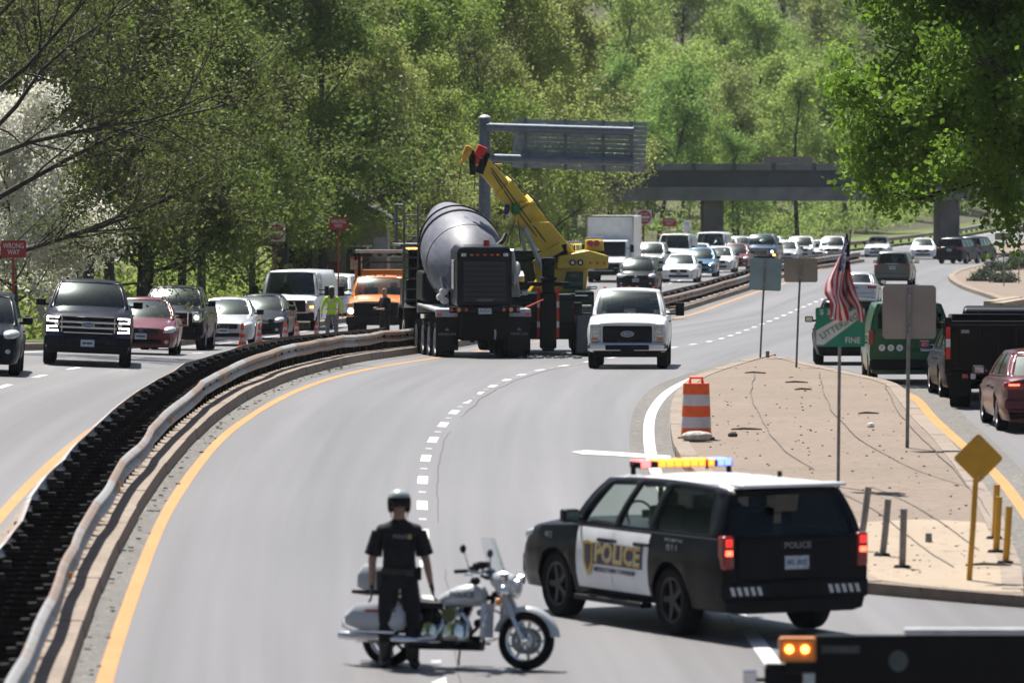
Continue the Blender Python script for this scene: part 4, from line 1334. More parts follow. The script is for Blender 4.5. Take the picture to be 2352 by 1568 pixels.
def front_pickup(root, T, style, pm_):
    x = T['L'] / 2
    if style == 'led':                     # dark half-ton truck with bracket shaped running lights
        Bx(root, 'grille', M_GRILLE, [((x, 0, 0.95), (0.05, 1.22, 0.40))], bevel=0.05)
        Bx(root, 'grille_frame', M_CHROME, [((x + .03, 0, 1.135), (0.03, 1.16, 0.03)), ((x + .03, 0, 0.765), (0.03, 1.12, 0.03)), ((x + .03, 0.60, .95), (.03, .03, .36)), ((x + .03, -0.60, .95), (.03, .03, .36))], bevel=0.01)
        Bx(root, 'grille_bar', M_CHROME, [((x + .04, 0, 1.005), (0.04, 1.30, 0.055)), ((x + .04, 0, 0.885), (0.04, 1.30, 0.055))], bevel=0.015)
        for k in range(3):
            Bx(root, 'grille_slat', M_BLACK, [((x + .03, 0, 1.05 + k * 0.028), (0.02, 1.1, 0.01))])
            Bx(root, 'grille_slat', M_BLACK, [((x + .03, 0, 0.79 + k * 0.028), (0.02, 1.1, 0.01))])
        oval_badge(root, x + .07, 0.945, 0.15, 0.065)
        for s in (1, -1):
            h = Bx(root, 'headlight', M_BLACK, [((x - 0.02, s * 0.80, 0.955), (0.10, 0.32, 0.36))], bevel=0.03)
            for z0, up in ((1.04, 1), (0.86, -1)):
                Bx(h, 'running_light', M_HEAD_ON, [((x + .035, s * .80, z0 + up * 0.065), (.02, .26, .028)), ((x + .035, s * .80, z0 - up * 0.03), (.02, .20, .022)), ((x + .035, s * .925, z0 + up * 0.018), (.02, .026, .12))])
            Bx(h, 'lens', M_LENS, [((x + .03, s * 0.71, 0.95), (0.02, 0.10, 0.06))], bevel=0.01)
            disc(root, 'fog_light', M_LENS, (x + .06, s * .80, 0.575), .05, .05)
        Bx(root, 'bumper', pm_, [((x + .0, 0, 0.58), (0.16, 1.98, 0.24))], bevel=0.05)
        Bx(root, 'bumper_lower', M_BLACK, [((x - .02, 0, 0.40), (0.14, 1.86, 0.20))], bevel=0.04)
        Bx(root, 'bumper_insert', M_BLACK, [((x + .075, 0, 0.57), (0.03, 0.95, 0.12)), ((x + .075, .80, 0.575), (0.03, 0.24, 0.11)), ((x + .075, -.80, 0.575), (0.03, 0.24, 0.11))], bevel=0.02)
        plate(root, x + .10, 0.53)
    elif style == 'heavy':                 # heavy-duty truck, flat black grille, chrome bumper
        Bx(root, 'grille', M_GRILLE, [((x + .01, 0, 0.88), (0.07, 1.24, 0.40))], bevel=0.05)
        for k in range(4):
            Bx(root, 'grille_slat', M_BLACK, [((x + .045, 0, 0.74 + 0.093 * k), (0.02, 1.12, 0.018))])
        Bx(root, 'grille_frame', M_BLACK, [((x + .05, .36, 0.90), (.02, .5, .09)), ((x + .05, -.36, 0.90), (.02, .5, .09))], bevel=.01)
        oval_badge(root, x + .065, 0.88, 0.17, 0.075)
        for s in (1, -1):
            h = Bx(root, 'headlight', M_LENS, [((x - .02, s * 0.80, 0.90), (0.10, 0.28, 0.46))], bevel=0.04)
            Bx(h, 'reflector', M_CHROME, [((x + .032, s * 0.79, 0.98), (0.02, 0.16, 0.13))], bevel=0.02)
            Bx(h, 'indicator', M_AMBER, [((x + .032, s * 0.82, 0.76), (0.02, 0.16, 0.07))], bevel=0.01)
            Bx(h, 'reflector', M_CHROME, [((x + .032, s * 0.80, 0.86), (0.02, 0.14, 0.06))], bevel=0.02)
            Bx(root, 'tow_hook', M_BLACK, [((x + .12, s * 0.42, 0.40), (.10, .04, .06))], bevel=.01)
        Bx(root, 'bumper', M_CHROME, [((x + .05, 0, 0.56), (0.20, 2.00, 0.23))], bevel=0.07, )
        Bx(root, 'bumper_insert', M_BLACK, [((x + .145, 0, 0.545), (0.03, 1.10, 0.13))], bevel=0.02)
        Bx(root, 'bumper_lower', M_BLACK, [((x + .0, 0, 0.38), (0.14, 1.7, 0.16))], bevel=0.04)
        Bx(root, 'plate_bracket', M_BLACK, [((x + .165, 0, 0.50), (0.02, 0.34, 0.17))])
    elif style == 'mid':                   # mid-size truck with round-cornered grille
        Bx(root, 'grille_frame', M_CHROME, [((x + .0, 0, 0.88), (0.06, 1.00, 0.42))], bevel=0.07)
        Bx(root, 'grille', M_GRILLE, [((x + .03, 0, 0.88), (0.03, 0.90, 0.34))], bevel=0.04)
        for k in range(5): Bx(root, 'grille_slat', M_CHROME, [((x + .045, 0, 0.75 + .063 * k), (.015, .84, .012))])
        for s in (1, -1):
            h = Bx(root, 'headlight', M_LENS, [((x - .03, s * 0.73, 0.93), (0.12, 0.28, 0.30))], bevel=0.05)
            disc(h, 'lamp', M_HEAD_ON, (x + .035, s * .72, .93), .055, .055)
            disc(root, 'fog_light', M_LENS, (x + .065, s * .68, 0.56), .055, .055)
        Bx(root, 'bumper', pm_, [((x, 0, 0.55), (0.15, 1.86, 0.26))], bevel=0.06)
        Bx(root, 'bumper_lower', M_BLACK, [((x - .02, 0, 0.38), (0.12, 1.7, 0.16))], bevel=0.04)

def front_car(root, T, style, pm_, lit=False, grille_chrome=False):
    x = T['L'] / 2
    zt = T['fz']
    W = T['W'] / 2
    k = T.get('face', 1.0)
    Bx(root, 'grille', M_GRILLE, [((x - .0, 0, zt - 0.14 * k), (0.05, 0.86 * k, 0.15 * k))], bevel=0.05)
    if grille_chrome:
        for j in range(3): Bx(root, 'grille_slat', M_CHROME, [((x + .03, 0, zt - 0.19 * k + 0.05 * j), (.012, .78, .01))])
        Bx(root, 'grille_frame', M_CHROME, [((x + .02, 0, zt - .055 * k), (.03, .9, .025))], bevel=.01)
    Bx(root, 'lower_grille', M_GRILLE, [((x + .01, 0, zt - 0.40 * k), (0.06, 1.05, 0.12))], bevel=0.04)
    disc(root, 'emblem', M_CHROME, (x + .035, 0, zt - 0.12 * k), .065, .05)
    for s in (1, -1):
        m = MB().ball((0, 0, 0), (0.24, 0.20, 0.085 * k), 12, 8)
        h = m.build('headlight', M_LENS, root, smooth=60)
        h.location = (x - 0.19, s * (W - 0.23), zt - 0.09 * k); h.rotation_euler = (0, R(16), -s * R(32))
        if lit: disc(h, 'lamp', M_HEAD_ON, (0.215, 0.0, 0.0), .055, .045)
        disc(root, 'fog_light', M_LENS, (x - .01, s * (W - .26), zt - 0.40 * k), .055, .045, 0.06)
    plate(root, x + .045, zt - 0.27 * k)

def rear_car(root, T, pm_, z=0.86, lit=False, sedan=True, txt=None):
    x = -T['L'] / 2; W = T['W'] / 2
    for s in (1, -1):
        h = Bx(root, 'tail_light', M_TAIL, [((x + .06, s * (W - .24), z), (0.16, 0.40, 0.15))], bevel=0.05)
        if lit: Bx(h, 'lamp', M_TAIL_ON, [((x - .022, s * (W - .24), z + .02), (0.012, 0.20, 0.035))], bevel=.005)
    Bx(root, 'bumper', pm_, [((x + .04, 0, 0.52), (0.16, T['W'] * 0.94, 0.26))], bevel=0.07)
    Bx(root, 'bumper_lower', M_BLACK, [((x + .03, 0, 0.32), (0.12, T['W'] * 0.84, 0.12))], bevel=0.03)
    plate(root, x - .012 if not sedan else x - .008, z - 0.02 if sedan else z - .1, rear=True, txt=txt)
    Bx(root, 'trim', M_CHROME, [((x - .01, 0, z + .10), (0.02, 0.7, 0.025))], bevel=.005)

TYPES = {}
TYPES['sedan'] = dict(L=4.85, W=1.84, wb=2.80, fo=0.95, R=0.335, clr=0.19, fz=0.74, tw=0.215,
    top=[(0, .68), (.02, .735), (.06, .785), (.15, .88), (.27, .965), (.30, .95), (.80, .99), (.84, 1.045), (.97, 1.05), (1, .98)],
    sh=[(0, .56), (.04, .66), (.12, .76), (.28, .88), (.5, .91), (.8, .97), (.97, .98), (1, .9)],
    wid=[(0, .80), (.015, .88), (.04, .94), (.10, .985), (.2, 1), (.8, 1), (.94, .97), (.985, .92), (1, .86)],
    gh=dict(a0=.265, a1=.44, r1=.70, r0=.865, wb=.80, wr=.585, zf=.925, zr=1.01, rf=1.41, rz=1.40, win=[(.10, .46), (.49, .80)], arc=.03, bul=.15, rbul=.15, br=.92, rr=.96))
TYPES['suv'] = dict(L=4.70, W=1.90, wb=2.72, fo=0.90, R=0.36, clr=0.24, fz=0.98, tw=0.235, face=1.15,
    top=[(0, .88), (.02, .96), (.06, 1.01), (.24, 1.10), (.28, 1.08), (1, 1.08)], sh=[(0, .72), (.04, .86), (.12, .95), (.28, 1.03), (1, 1.06)],
    wid=[(0, .84), (.015, .92), (.05, .97), (.12, 1), (.9, 1), (.97, .97), (1, .93)],
    gh=dict(a0=.235, a1=.40, r1=.945, r0=.99, wb=.855, wr=.68, zf=1.05, zr=1.07, rf=1.66, rz=1.65, win=[(.09, .34), (.365, .63), (.66, .90)], arc=.04, bul=.15, rbul=.05, rr=.96, br=.97))
TYPES['hatch'] = dict(TYPES['suv'], L=4.4, W=1.82, wb=2.6, fo=.86, R=.33, clr=.2, fz=.80, face=1.0,
    top=[(0, .72), (.02, .79), (.06, .84), (.24, .99), (.28, .98), (1, 1.0)], sh=[(0, .6), (.04, .72), (.12, .82), (.28, .93), (1, .98)],
    gh=dict(a0=.23, a1=.42, r1=.90, r0=.985, wb=.80, wr=.62, zf=.95, zr=.99, rf=1.50, rz=1.46, win=[(.10, .38), (.41, .68), (.71, .90)], arc=.05, bul=.15, rbul=.05, rr=.94, br=.96))
TYPES['pickup'] = dict(L=5.85, W=2.03, wb=3.68, fo=0.95, R=0.415, clr=0.36, fz=1.1, tw=0.275,
    top=[(0, 1.10), (.012, 1.20), (.05, 1.25), (.215, 1.38), (.24, 1.36), (.60, 1.36), (.63, 1.40), (1, 1.40)], sh=[(0, 1.02), (.02, 1.12), (.06, 1.18), (.22, 1.27), (.6, 1.30), (1, 1.34)],
    wid=[(0, .93), (.012, .965), (.04, .985), (.1, 1), (.98, 1), (1, .97)],
    gh=dict(a0=.20, a1=.325, r1=.575, r0=.605, wb=.90, wr=.70, zf=1.31, zr=1.33, rf=1.90, rz=1.90, win=[(.13, .50), (.54, .92)], arc=.02, bul=.14, rbul=.02, tum=.035))
TYPES['heavy'] = dict(TYPES['pickup'], L=6.2, R=0.425, fo=.98, wb=3.9, clr=.40,
    top=[(0, 1.13), (.012, 1.22), (.05, 1.27), (.205, 1.40), (.23, 1.38), (.60, 1.38), (.63, 1.44), (1, 1.44)], sh=[(0, 1.05), (.02, 1.14), (.06, 1.20), (.22, 1.29), (.6, 1.32), (1, 1.38)],
    gh=dict(a0=.19, a1=.29, r1=.56, r0=.585, wb=.91, wr=.75, zf=1.33, zr=1.35, rf=1.96, rz=1.96, win=[(.10, .50), (.54, .93)], arc=.02, bul=.13, rbul=.02, tum=.035))
TYPES['van'] = dict(L=6.1, W=2.03, wb=3.70, fo=0.98, R=0.39, clr=0.33, fz=1.05, tw=0.25,
    top=[(0, .98), (.012, 1.06), (.05, 1.12), (.16, 1.28), (.19, 1.28), (1, 1.25)], sh=[(0, .86), (.02, .98), (.08, 1.10), (.18, 1.20), (1, 1.22)],
    wid=[(0, .93), (.012, .96), (.04, .985), (.1, 1), (1, .985)],
    gh=dict(a0=.155, a1=.225, r1=.985, r0=.995, wb=.985, wr=.83, zf=1.23, zr=1.23, rf=2.07, rz=2.08, win=[(.055, .21)], arc=.02, bul=.11, rbul=.01, tum=.05, v1=.80, crown=.02))
TYPES['smallvan'] = dict(TYPES['van'], L=4.8, W=1.83, wb=3.06, fo=.90, R=.33, clr=.22, fz=.85, tw=.215,
    top=[(0, .80), (.015, .88), (.06, .95), (.18, 1.12), (.21, 1.10), (1, 1.08)], sh=[(0, .7), (.02, .82), (.08, .94), (.2, 1.04), (1, 1.06)],
    gh=dict(a0=.16, a1=.30, r1=.985, r0=.995, wb=.885, wr=.72, zf=1.06, zr=1.08, rf=1.80, rz=1.80, win=[(.06, .26)], arc=.02, bul=.13, rbul=.01, tum=.04, v1=.82))

def build_vehicle(T, name, label, cat, pnt, group=None, gf=None, gs=None, gr=None, rim=None, mirror=None, bigmirror=False, roofm=None, interior=True, spokes=5):
    root = thing(name, label, cat, group=group)
    body_shell(T).build('body', pnt, root, smooth=38)
    cabin(T, root, pnt, gf or M_GLASS, gs or M_GLASS, gr or M_GLASS_DK, roofm)
    L, W = T['L'], T['W'] / 2
    xf = L / 2 - T['fo']; xr = xf - T['wb']
    for x in (xf, xr):
        for s in (1, -1):
            wheel(root, (x, s * (W - T['tw'] / 2 - 0.012), T['R']), T['R'], T['tw'], s, rim or M_RIM, spokes)
    # dark floor pan and axles between the wheels
    Bx(root, 'chassis', M_UNDER, [(((xf + xr) / 2, 0, T['clr'] + 0.10), (T['wb'] + 0.9, T['W'] * 0.56, 0.16)), ((xf, 0, T['R']), (.12, T['W'] * .8, .12)), ((xr, 0, T['R']), (.12, T['W'] * .8, .12))])
    m = MB()
    for x in (xf, xr): m.box((x, 0, T['R'] + 0.18), (T['R'] * 2.2, T['W'] * 0.62, 0.5))
    m.build('wheel_well', M_UNDER, root)
    g = T['gh']
    if interior:
        x1 = L / 2 - g['a0'] * L; zf = g['zf']; hr = g['rf'] - zf
        m = MB()
        m.box((x1 - 0.45, 0, zf - 0.01), (0.5, g['wb'] * 1.75, 0.10))
        rows = [x1 - (0.27 if T['L'] < 5.5 else 0.26) * L] + ([x1 - 0.43 * L] if g['r1'] > 0.56 and T['L'] < 6.1 else [])
        for xs_ in rows:
            for s in (1, -1):
                m.box((xs_, s * 0.38, zf + 0.10), (0.14, 0.46, 0.34), rotm(ry=R(-10)))
                m.box((xs_ - .05, s * 0.38, zf + 0.36), (0.10, 0.24, 0.17), rotm(ry=R(-8)))
        m.build('seats', M_SEAT, root, bevel=0.04)
        st = MB()
        st.tube([(x1 - 0.72 + 0.06 * math.cos(a), 0.38 + 0.18 * math.sin(a), zf + 0.10 + 0.18 * math.cos(a)) for a in np.linspace(0, 2 * math.pi, 16)], 0.016, 6, cap=False)
        st.build('steering_wheel', M_BLACK, root)
    mirrors(root, T, mirror or M_BLACK, big=bigmirror)
    # door seams and handles
    sh = float(keyf(T['sh'], 0.45))
    for s in (1, -1):
        for t in ([.42, .58] if T['L'] < 5.5 else [.40]):
            Bx(root, 'door_handle', M_BLACK, [((L / 2 - (t + .06) * L, s * (W + 0.002), sh - .14), (0.22, 0.05, 0.035))], bevel=.01)
    return root

def place(o, px, D=None, py=None, rz=None, away=False, yaw=0.0, z=0.0):
    """stand a vehicle on the road; heading follows the road unless rz is given"""
    if py is not None: p = G(px, py)
    else:
        x = (px - PXW / 2) * D / FOC; p = onground(x, D)
    if rz is None:
        i = int(np.argmin(np.abs(RK[:, 1] - p.y))); i = max(2, min(len(RK) - 3, i))
        d = RK[i + 2] - RK[i - 2]
        rz = math.atan2(d[1], d[0]) + (0 if away else math.pi) + yaw
    f = Vector((math.cos(rz), math.sin(rz)))
    l = 1.4
    zf, zr = float(gz(p.x + f.x * l, p.y + f.y * l)), float(gz(p.x - f.x * l, p.y - f.y * l))
    n = Vector((-f.y, f.x))
    zl, zq = float(gz(p.x + n.x * .8, p.y + n.y * .8)), float(gz(p.x - n.x * .8, p.y - n.y * .8))
    o.location = (p.x, p.y, (zf + zr) / 2 + z)
    o.rotation_mode = 'XYZ'
    o.rotation_euler = (math.atan2(zl - zq, 1.6), -math.atan2(zf - zr, 2 * l), rz)
    return o

P_NAVY = paint('dark_navy_paint', (0.006, 0.009, 0.020))
P_BLACK = paint('black_paint', (0.005, 0.005, 0.007))
P_RED = paint('red_paint', (0.14, 0.008, 0.016), metal=0.2)
P_DKRED = paint('deep_red_paint', (0.085, 0.004, 0.012), metal=0.25)
P_SILVER = paint('silver_paint', (0.46, 0.47, 0.49), metal=0.5)
P_GREY = paint('grey_paint', (0.10, 0.105, 0.11), metal=0.4)
P_DKGREY = paint('charcoal_paint', (0.014, 0.017, 0.021), metal=0.3)
P_BLUE = paint('blue_paint', (0.025, 0.13, 0.26), metal=0.3)
P_ORANGE = paint('orange_paint', (0.62, 0.20, 0.025))
P_GREEN = paint('green_van_paint', (0.005, 0.085, 0.028))
P_BRONZE = paint('olive_grey_paint', (0.10, 0.105, 0.09), metal=0.4)

LQ = 'oncoming cars held in the near queue'
# ---- near queue on the left carriageway, facing the camera
v = build_vehicle(TYPES['suv'], 'parked_car', 'dark car cut off by the left edge of the picture', 'car', P_NAVY, LQ)
front_car(v, TYPES['suv'], '', P_NAVY); place(v, -52, D=131, yaw=R(5))
T = TYPES['pickup']
v = build_vehicle(T, 'pickup_truck', 'dark navy pickup with bracket-shaped white running lights, front of the left queue', 'pickup', P_NAVY, LQ, bigmirror=False, gf=M_GLASS)
front_pickup(v, T, 'led', P_NAVY); place(v, 200, D=141.5, yaw=R(6))
mb = MB().cyl((0, 0.42, 1.93), (-0.1, 0.42, 2.03), 0.012, 0.006); mb.build('antenna', M_BLACK, v)
T = TYPES['sedan']
v = build_vehicle(T, 'sedan_car', 'dark red sedan half hidden behind the navy pickup', 'car', P_RED, LQ, gf=M_GLASS_CL)
front_car(v, T, '', P_RED, grille_chrome=True); place(v, 330, D=158.5, yaw=R(5))
T = dict(TYPES['pickup'], W=1.90, L=5.4, wb=3.26, fo=.92, R=.38, clr=.33)
T['gh'] = dict(T['gh'], wb=.84, wr=.66, zf=1.22, zr=1.24, rf=1.77, rz=1.77)
T['top'] = [(t, z - .09) for t, z in T['top']]; T['sh'] = [(t, z - .09) for t, z in T['sh']]
v = build_vehicle(T, 'pickup_truck', 'black mid-size pickup with one lit headlight, behind the red sedan', 'pickup', P_BLACK, LQ)
front_pickup(v, T, 'mid', P_BLACK); place(v, 408, D=174, yaw=R(4))
T = TYPES['sedan']
v = build_vehicle(T, 'sedan_car', 'silver sedan with lit headlights beside the traffic cones', 'car', P_SILVER, LQ)
front_car(v, T, '', P_SILVER, lit=True); place(v, 525, D=187, yaw=R(4))
v = build_vehicle(T, 'sedan_car', 'dark blue-grey sedan just in front of the white van', 'car', P_DKGREY, LQ)
front_car(v, T, '', P_DKGREY, grille_chrome=True); place(v, 605, D=199, yaw=R(3))
T = TYPES['van']
v = build_vehicle(T, 'cargo_van', 'white cargo van with dark grille beside the hi-vis worker', 'van', M_WHITE_P, LQ, bigmirror=True)
x = T['L'] / 2
Bx(v, 'grille', M_GRILLE, [((x + .01, 0, .87), (.06, 1.36, .42))], bevel=.06)
Bx(v, 'grille_frame', M_CHROME, [((x + .045, .32, .87), (.02, .06, .36), rotm(rx=R(20))), ((x + .045, -.32, .87), (.02, .06, .36), rotm(rx=R(-20)))], bevel=.01)
disc(v, 'emblem', M_CHROME, (x + .06, 0, .92), .085, .085); disc(v, 'emblem_centre', M_GRILLE, (x + .066, 0, .92), .062, .062)
Bx(v, 'emblem_bar', M_CHROME, [((x + .078, 0, .92), (.012, .20, .03))])
Bx(v, 'bumper', M_BLACK, [((x + .03, 0, .50), (.16, 1.98, .30))], bevel=.05)
Bx(v, 'bumper_strip', M_WHITE_P, [((x + .08, 0, .635), (.05, 1.6, .035))], bevel=.01)
for s in (1, -1):
    h = Bx(v, 'headlight', M_LENS, [((x - .03, s * .84, .93), (.12, .28, .30))], bevel=.05)
    Bx(h, 'indicator', M_AMBER_ON if s > 0 else M_AMBER, [((x + .035, s * .90, .84), (.02, .12, .07))], bevel=.01)
    Bx(v, 'wiper', M_BLACK, [((T['L'] / 2 - .175 * T['L'], s * .35, 1.38), (.03, .55, .02))])
place(v, 686, D=217, yaw=R(2))
v = build_vehicle(TYPES['suv'], 'parked_car', 'white car mostly hidden between white van and orange truck', 'car', M_WHITE_P, LQ)
front_car(v, TYPES['suv'], '', M_WHITE_P); place(v, 768, D=236)

# ---- orange utility truck with light rack
T = TYPES['heavy']
v = build_vehicle(T, 'utility_truck', 'orange highway-department truck with overhead rack and lit headlight', 'truck', P_ORANGE, bigmirror=True, gf=M_GLASS_CL, gs=M_GLASS_CL, gr=M_GLASS_CL)
x = T['L'] / 2
Bx(v, 'grille', M_GRILLE, [((x + .01, 0, .90), (.07, 1.50, .46))], bevel=.05)
for k in range(3): Bx(v, 'grille_slat', M_BLACK, [((x + .05, 0, .78 + .12 * k), (.02, 1.4, .03))])
Bx(v, 'bumper', M_BLACK, [((x + .06, 0, .52), (.2, 2.0, .28))], bevel=.05)
for s in (1, -1):
    h = Bx(v, 'headlight', M_LENS, [((x - .02, s * .86, .92), (.10, .26, .38))], bevel=.03)
    Bx(h, 'indicator', M_AMBER, [((x + .035, s * .86, 1.02), (.02, .18, .10))], bevel=.01)
    disc(h, 'lamp', M_HEAD_ON if s < 0 else M_AMBER_ON, (x + .04, s * .84, .84), .085 if s < 0 else .06, .08 if s < 0 else .05)
for y in (-.55, -.18, .12, .6): Bx(v, 'roof_marker', M_REDLAMP, [((x - .31 * T['L'], y, 2.015), (.10, .10, .05))], bevel=.02)
# service body with boxes and the rack
Bx(v, 'service_body', P_ORANGE, [((-1.9, .86, 1.35), (2.6, .42, 1.0)), ((-1.9, -.86, 1.35), (2.6, .42, 1.0)), ((-1.0, 0, 1.75), (.12, 2.1, .9))], bevel=.03)
rk = Bx(v, 'overhead_rack', M_BLACK, [((-.6, .86, 2.35), (.08, .10, .95)), ((-.6, -.86, 2.35), (.08, .10, .95)), ((-.6, 0, 2.45), (.06, 1.8, .05)), ((-.6, .98, 2.72), (.08, .10, .40)), ((-.6, -.98, 2.72), (.08, .10, .40))])
Bx(rk, 'message_board', pm('grey_panel', (.34, .36, .38), rough=.4, noise=.1), [((-.56, 0, 2.82), (.16, 2.0, .11))], bevel=.02)
Bx(rk, 'lamp_pod', M_BLACK, [((-.5, -.5 + .34 * k, 2.70), (.10, .16, .08)) for k in range(4)], bevel=.01)
MB().cyl((-1.0, -1.0, 2.2), (-1.0, -1.0, 2.55), .20, n=16).build('water_cooler', pm('tan_plastic', (.42, .32, .24), rough=.5), v, smooth=40)
MB().cyl((-1.0, -1.0, 2.55), (-1.0, -1.0, 2.62), .21, n=16).build('cooler_lid', M_REDLAMP, v, smooth=40)
place(v, 880, D=207, yaw=R(4))
# cab mesh behind the rear window
MESHG = pm('rack_mesh', (.30, .33, .33), rough=.5)
m = MB()
for k in range(14):
    m.box((-.62, -.65 + .1 * k, 1.66), (.01, .012, .5), rotm(rx=R(40))); m.box((-.63, -.65 + .1 * k, 1.66), (.01, .012, .5), rotm(rx=R(-40)))
m.build('headache_mesh', MESHG, v)

# ---- white heavy pickup in the open lane
T = TYPES['heavy']
v = build_vehicle(T, 'pickup_truck', 'white heavy-duty pickup with black grille and chrome bumper on the open lane', 'pickup', M_WHITE_P, bigmirror=True, gf=M_GLASS_CL, gs=M_GLASS_CL)
front_pickup(v, T, 'heavy', M_WHITE_P)
for y in (-.62, -.2, 0, .2, .62): Bx(v, 'roof_marker', M_REDLAMP, [((T['L'] / 2 - .30 * T['L'], y, 2.035 if abs(y) > .5 else 2.05), (.09, .07, .04))], bevel=.015)
for s in (1, -1): Bx(v, 'wiper', M_BLACK, [((T['L'] / 2 - .195 * T['L'] - .0, s * .32, 1.43), (.03, .6, .02), rotm(rx=R(-6)))])
place(v, 1448, D=156, rz=R(-92.5))

# ---- far jam, facing the camera
JG = 'cars in the far queue behind the wrecker'
def lane_D(px, off):
    """depth at which the lane (offset from the median kerb) crosses the photograph column px"""
    Q = offset(RK, off)
    u = PXW / 2 + Q[:, 0] * FOC / Q[:, 1]
    k = (Q[:, 1] > 262)
    return float(np.interp(px, u[k], Q[k, 1]))
LA, LB = -4.7, -8.4
JAM = [('suv', P_DKGREY, 1469, LA, 'dark boxy car at the head of the far queue, beside the white pickup'),
       ('sedan', M_WHITE_P, 1566, LA, 'white sedan next to the rail, first behind the dark boxy car'),
       ('hatch', P_BLUE, 1611, LA, 'blue car behind the first white sedan of the far queue'),
       ('sedan', M_WHITE_P, 1655, LA, 'white sedan between the blue car and the small red car'),
       ('hatch', P_RED, 1691, LA, 'small red car in the far queue'),
       ('sedan', P_SILVER, 1808, LA, 'silver sedan right of the dark pickup, first behind it'),
       ('suv', P_SILVER, 1843, LA, 'silver car second behind the dark pickup'),
       ('sedan', M_WHITE_P, 1880, LA, 'white car near the tail of the far queue, above the blank signs'),
       ('suv', P_SILVER, 1915, LA, 'silver car at the tail of the far queue, left of the flag'),
       ('suv', P_SILVER, 1497, LB, 'silver minivan in front of the white work van'),
       ('sedan', M_WHITE_P, 1605, LB, 'white sedan right of the white work van'),
       ('suv', M_WHITE_P, 1668, LB, 'white car in the middle of the far queue, above the red car'),
       ('suv', P_SILVER, 1700, LB, 'silver car left of the dark pickup in the far lane'),
       ('sedan', M_WHITE_P, 1734, LB, 'white sedan behind the dark pickup in the far lane'),
       ('suv', M_WHITE_P, 1770, LB, 'white car right behind the dark pickup in the far lane'),
       ('sedan', P_SILVER, 1804, LB, 'silver sedan in the far lane behind the first silver one'),
       ('suv', P_GREY, 1838, LB, 'grey car at the tail of the far lane')]
cache = {}
for ty, pnt, px, off, lab in JAM:
    key = (ty, pnt.name)
    if key not in cache:
        v = build_vehicle(TYPES[ty], 'parked_car', lab, 'car', pnt, JG); front_car(v, TYPES[ty], '', pnt, lit=(ty == 'hatch' and pnt is P_BLUE)); cache[key] = v
    else:
        v = copy_tree(cache[key]); tag(v, lab, 'car', JG)
    place(v, px, D=lane_D(px, off))
v = copy_tree(cache[('sedan', 'white_paint')]); tag(v, 'white car glaring in the sun where the far guardrail begins', 'car', JG); place(v, 2018, D=438)
T = dict(TYPES['heavy'])
v = build_vehicle(T, 'pickup_truck', 'dark blue-hooded pickup with lit headlights in the far queue', 'pickup', paint('steel_blue_paint', (.03, .07, .12), metal=.4), JG)
front_pickup(v, T, 'mid', P_BLACK); place(v, 1755, D=lane_D(1755, LA))
for s in (1, -1): disc(v, 'indicator', M_AMBER_ON, (T['L'] / 2 + .06, s * .86, .72), .07, .05)
T = TYPES['van']
v = build_vehicle(T, 'cargo_van', 'white work van with boxes on its roof rack in the far queue', 'van', M_WHITE_P, JG)
front_car(v, dict(T, fz=1.0), '', M_WHITE_P)
rk = Bx(v, 'roof_rack', M_CHROME, [((1.2 - .9 * k, 0, 2.24), (.05, 1.7, .05)) for k in range(5)] + [((-.6, .8, 2.24), (4.2, .05, .05)), ((-.6, -.8, 2.24), (4.2, .05, .05))])
Bx(rk, 'roof_box', M_WHITE_P, [((.7, .62, 2.46), (.7, .50, .36)), ((.7, .60, 2.78), (.5, .36, .26))], bevel=.03)
Bx(rk, 'ladder', M_CHROME, [((-.3, -.35, 2.34), (3.2, .06, .07)), ((-.3, -.70, 2.34), (3.2, .06, .07))] + [((1.2 - .35 * k, -.52, 2.34), (.04, .35, .04)) for k in range(9)])
place(v, 1556, D=lane_D(1556, LB))
v = copy_tree(v); tag(v, 'white van above the second white sedan of the far queue', 'van', JG)
for ch in list(v.children):
    if ch.name.startswith('roof_rack'):
        for g_ in list(ch.children): bpy.data.objects.remove(g_)
        bpy.data.objects.remove(ch)
place(v, 1638, D=lane_D(1638, LB))
# white box truck facing the camera
bt = thing('box_truck', 'white box truck with dark cab above the far queue', 'truck', group=JG)
Bx(bt, 'cargo_box', M_WHITE_P, [((-1.6, 0, 2.15), (5.4, 2.45, 2.5))], bevel=.04)
Bx(bt, 'box_trim', M_CHROME, [((1.11, 0, 3.38), (.04, 2.46, .07)), ((1.11, 1.2, 2.15), (.04, .07, 2.5)), ((1.11, -1.2, 2.15), (.04, .07, 2.5))])
m = MB(); m.prism([(1.15, .45), (3.3, .45), (3.3, 1.05), (2.75, 1.35), (2.25, 2.15), (1.15, 2.2)], 'y', -1.0, 1.0); m.build('cab', M_WHITE_P, bt, bevel=.06)
m = MB(); m.prism([(2.80, 1.40), (2.32, 2.10), (2.30, 2.08), (2.78, 1.38)], 'y', -.9, .9); m.build('windscreen', M_GLASS_DK, bt)
Bx(bt, 'grille', M_GRILLE, [((3.31, 0, .82), (.05, 1.3, .35))], bevel=.03); Bx(bt, 'bumper', M_BLACK, [((3.32, 0, .48), (.16, 2.0, .22))], bevel=.03)
for s in (1, -1):
    Bx(bt, 'headlight', M_LENS, [((3.30, s * .82, .85), (.08, .26, .24))], bevel=.03)
    Bx(bt, 'mirror', M_BLACK, [((2.5, s * 1.25, 1.75), (.10, .20, .40)), ((2.5, s * 1.1, 1.75), (.04, .3, .04))], bevel=.03)
    wheel(bt, (2.5, s * .88, .42), .42, .26, s, M_RIM_DK); wheel(bt, (-2.4, s * .95, .42), .42, .36, s, M_RIM_DK)
Bx(bt, 'chassis', M_UNDER, [((-.6, 0, .68), (7.0, .9, .25))])
place(bt, 1405, D=lane_D(1405, LB))

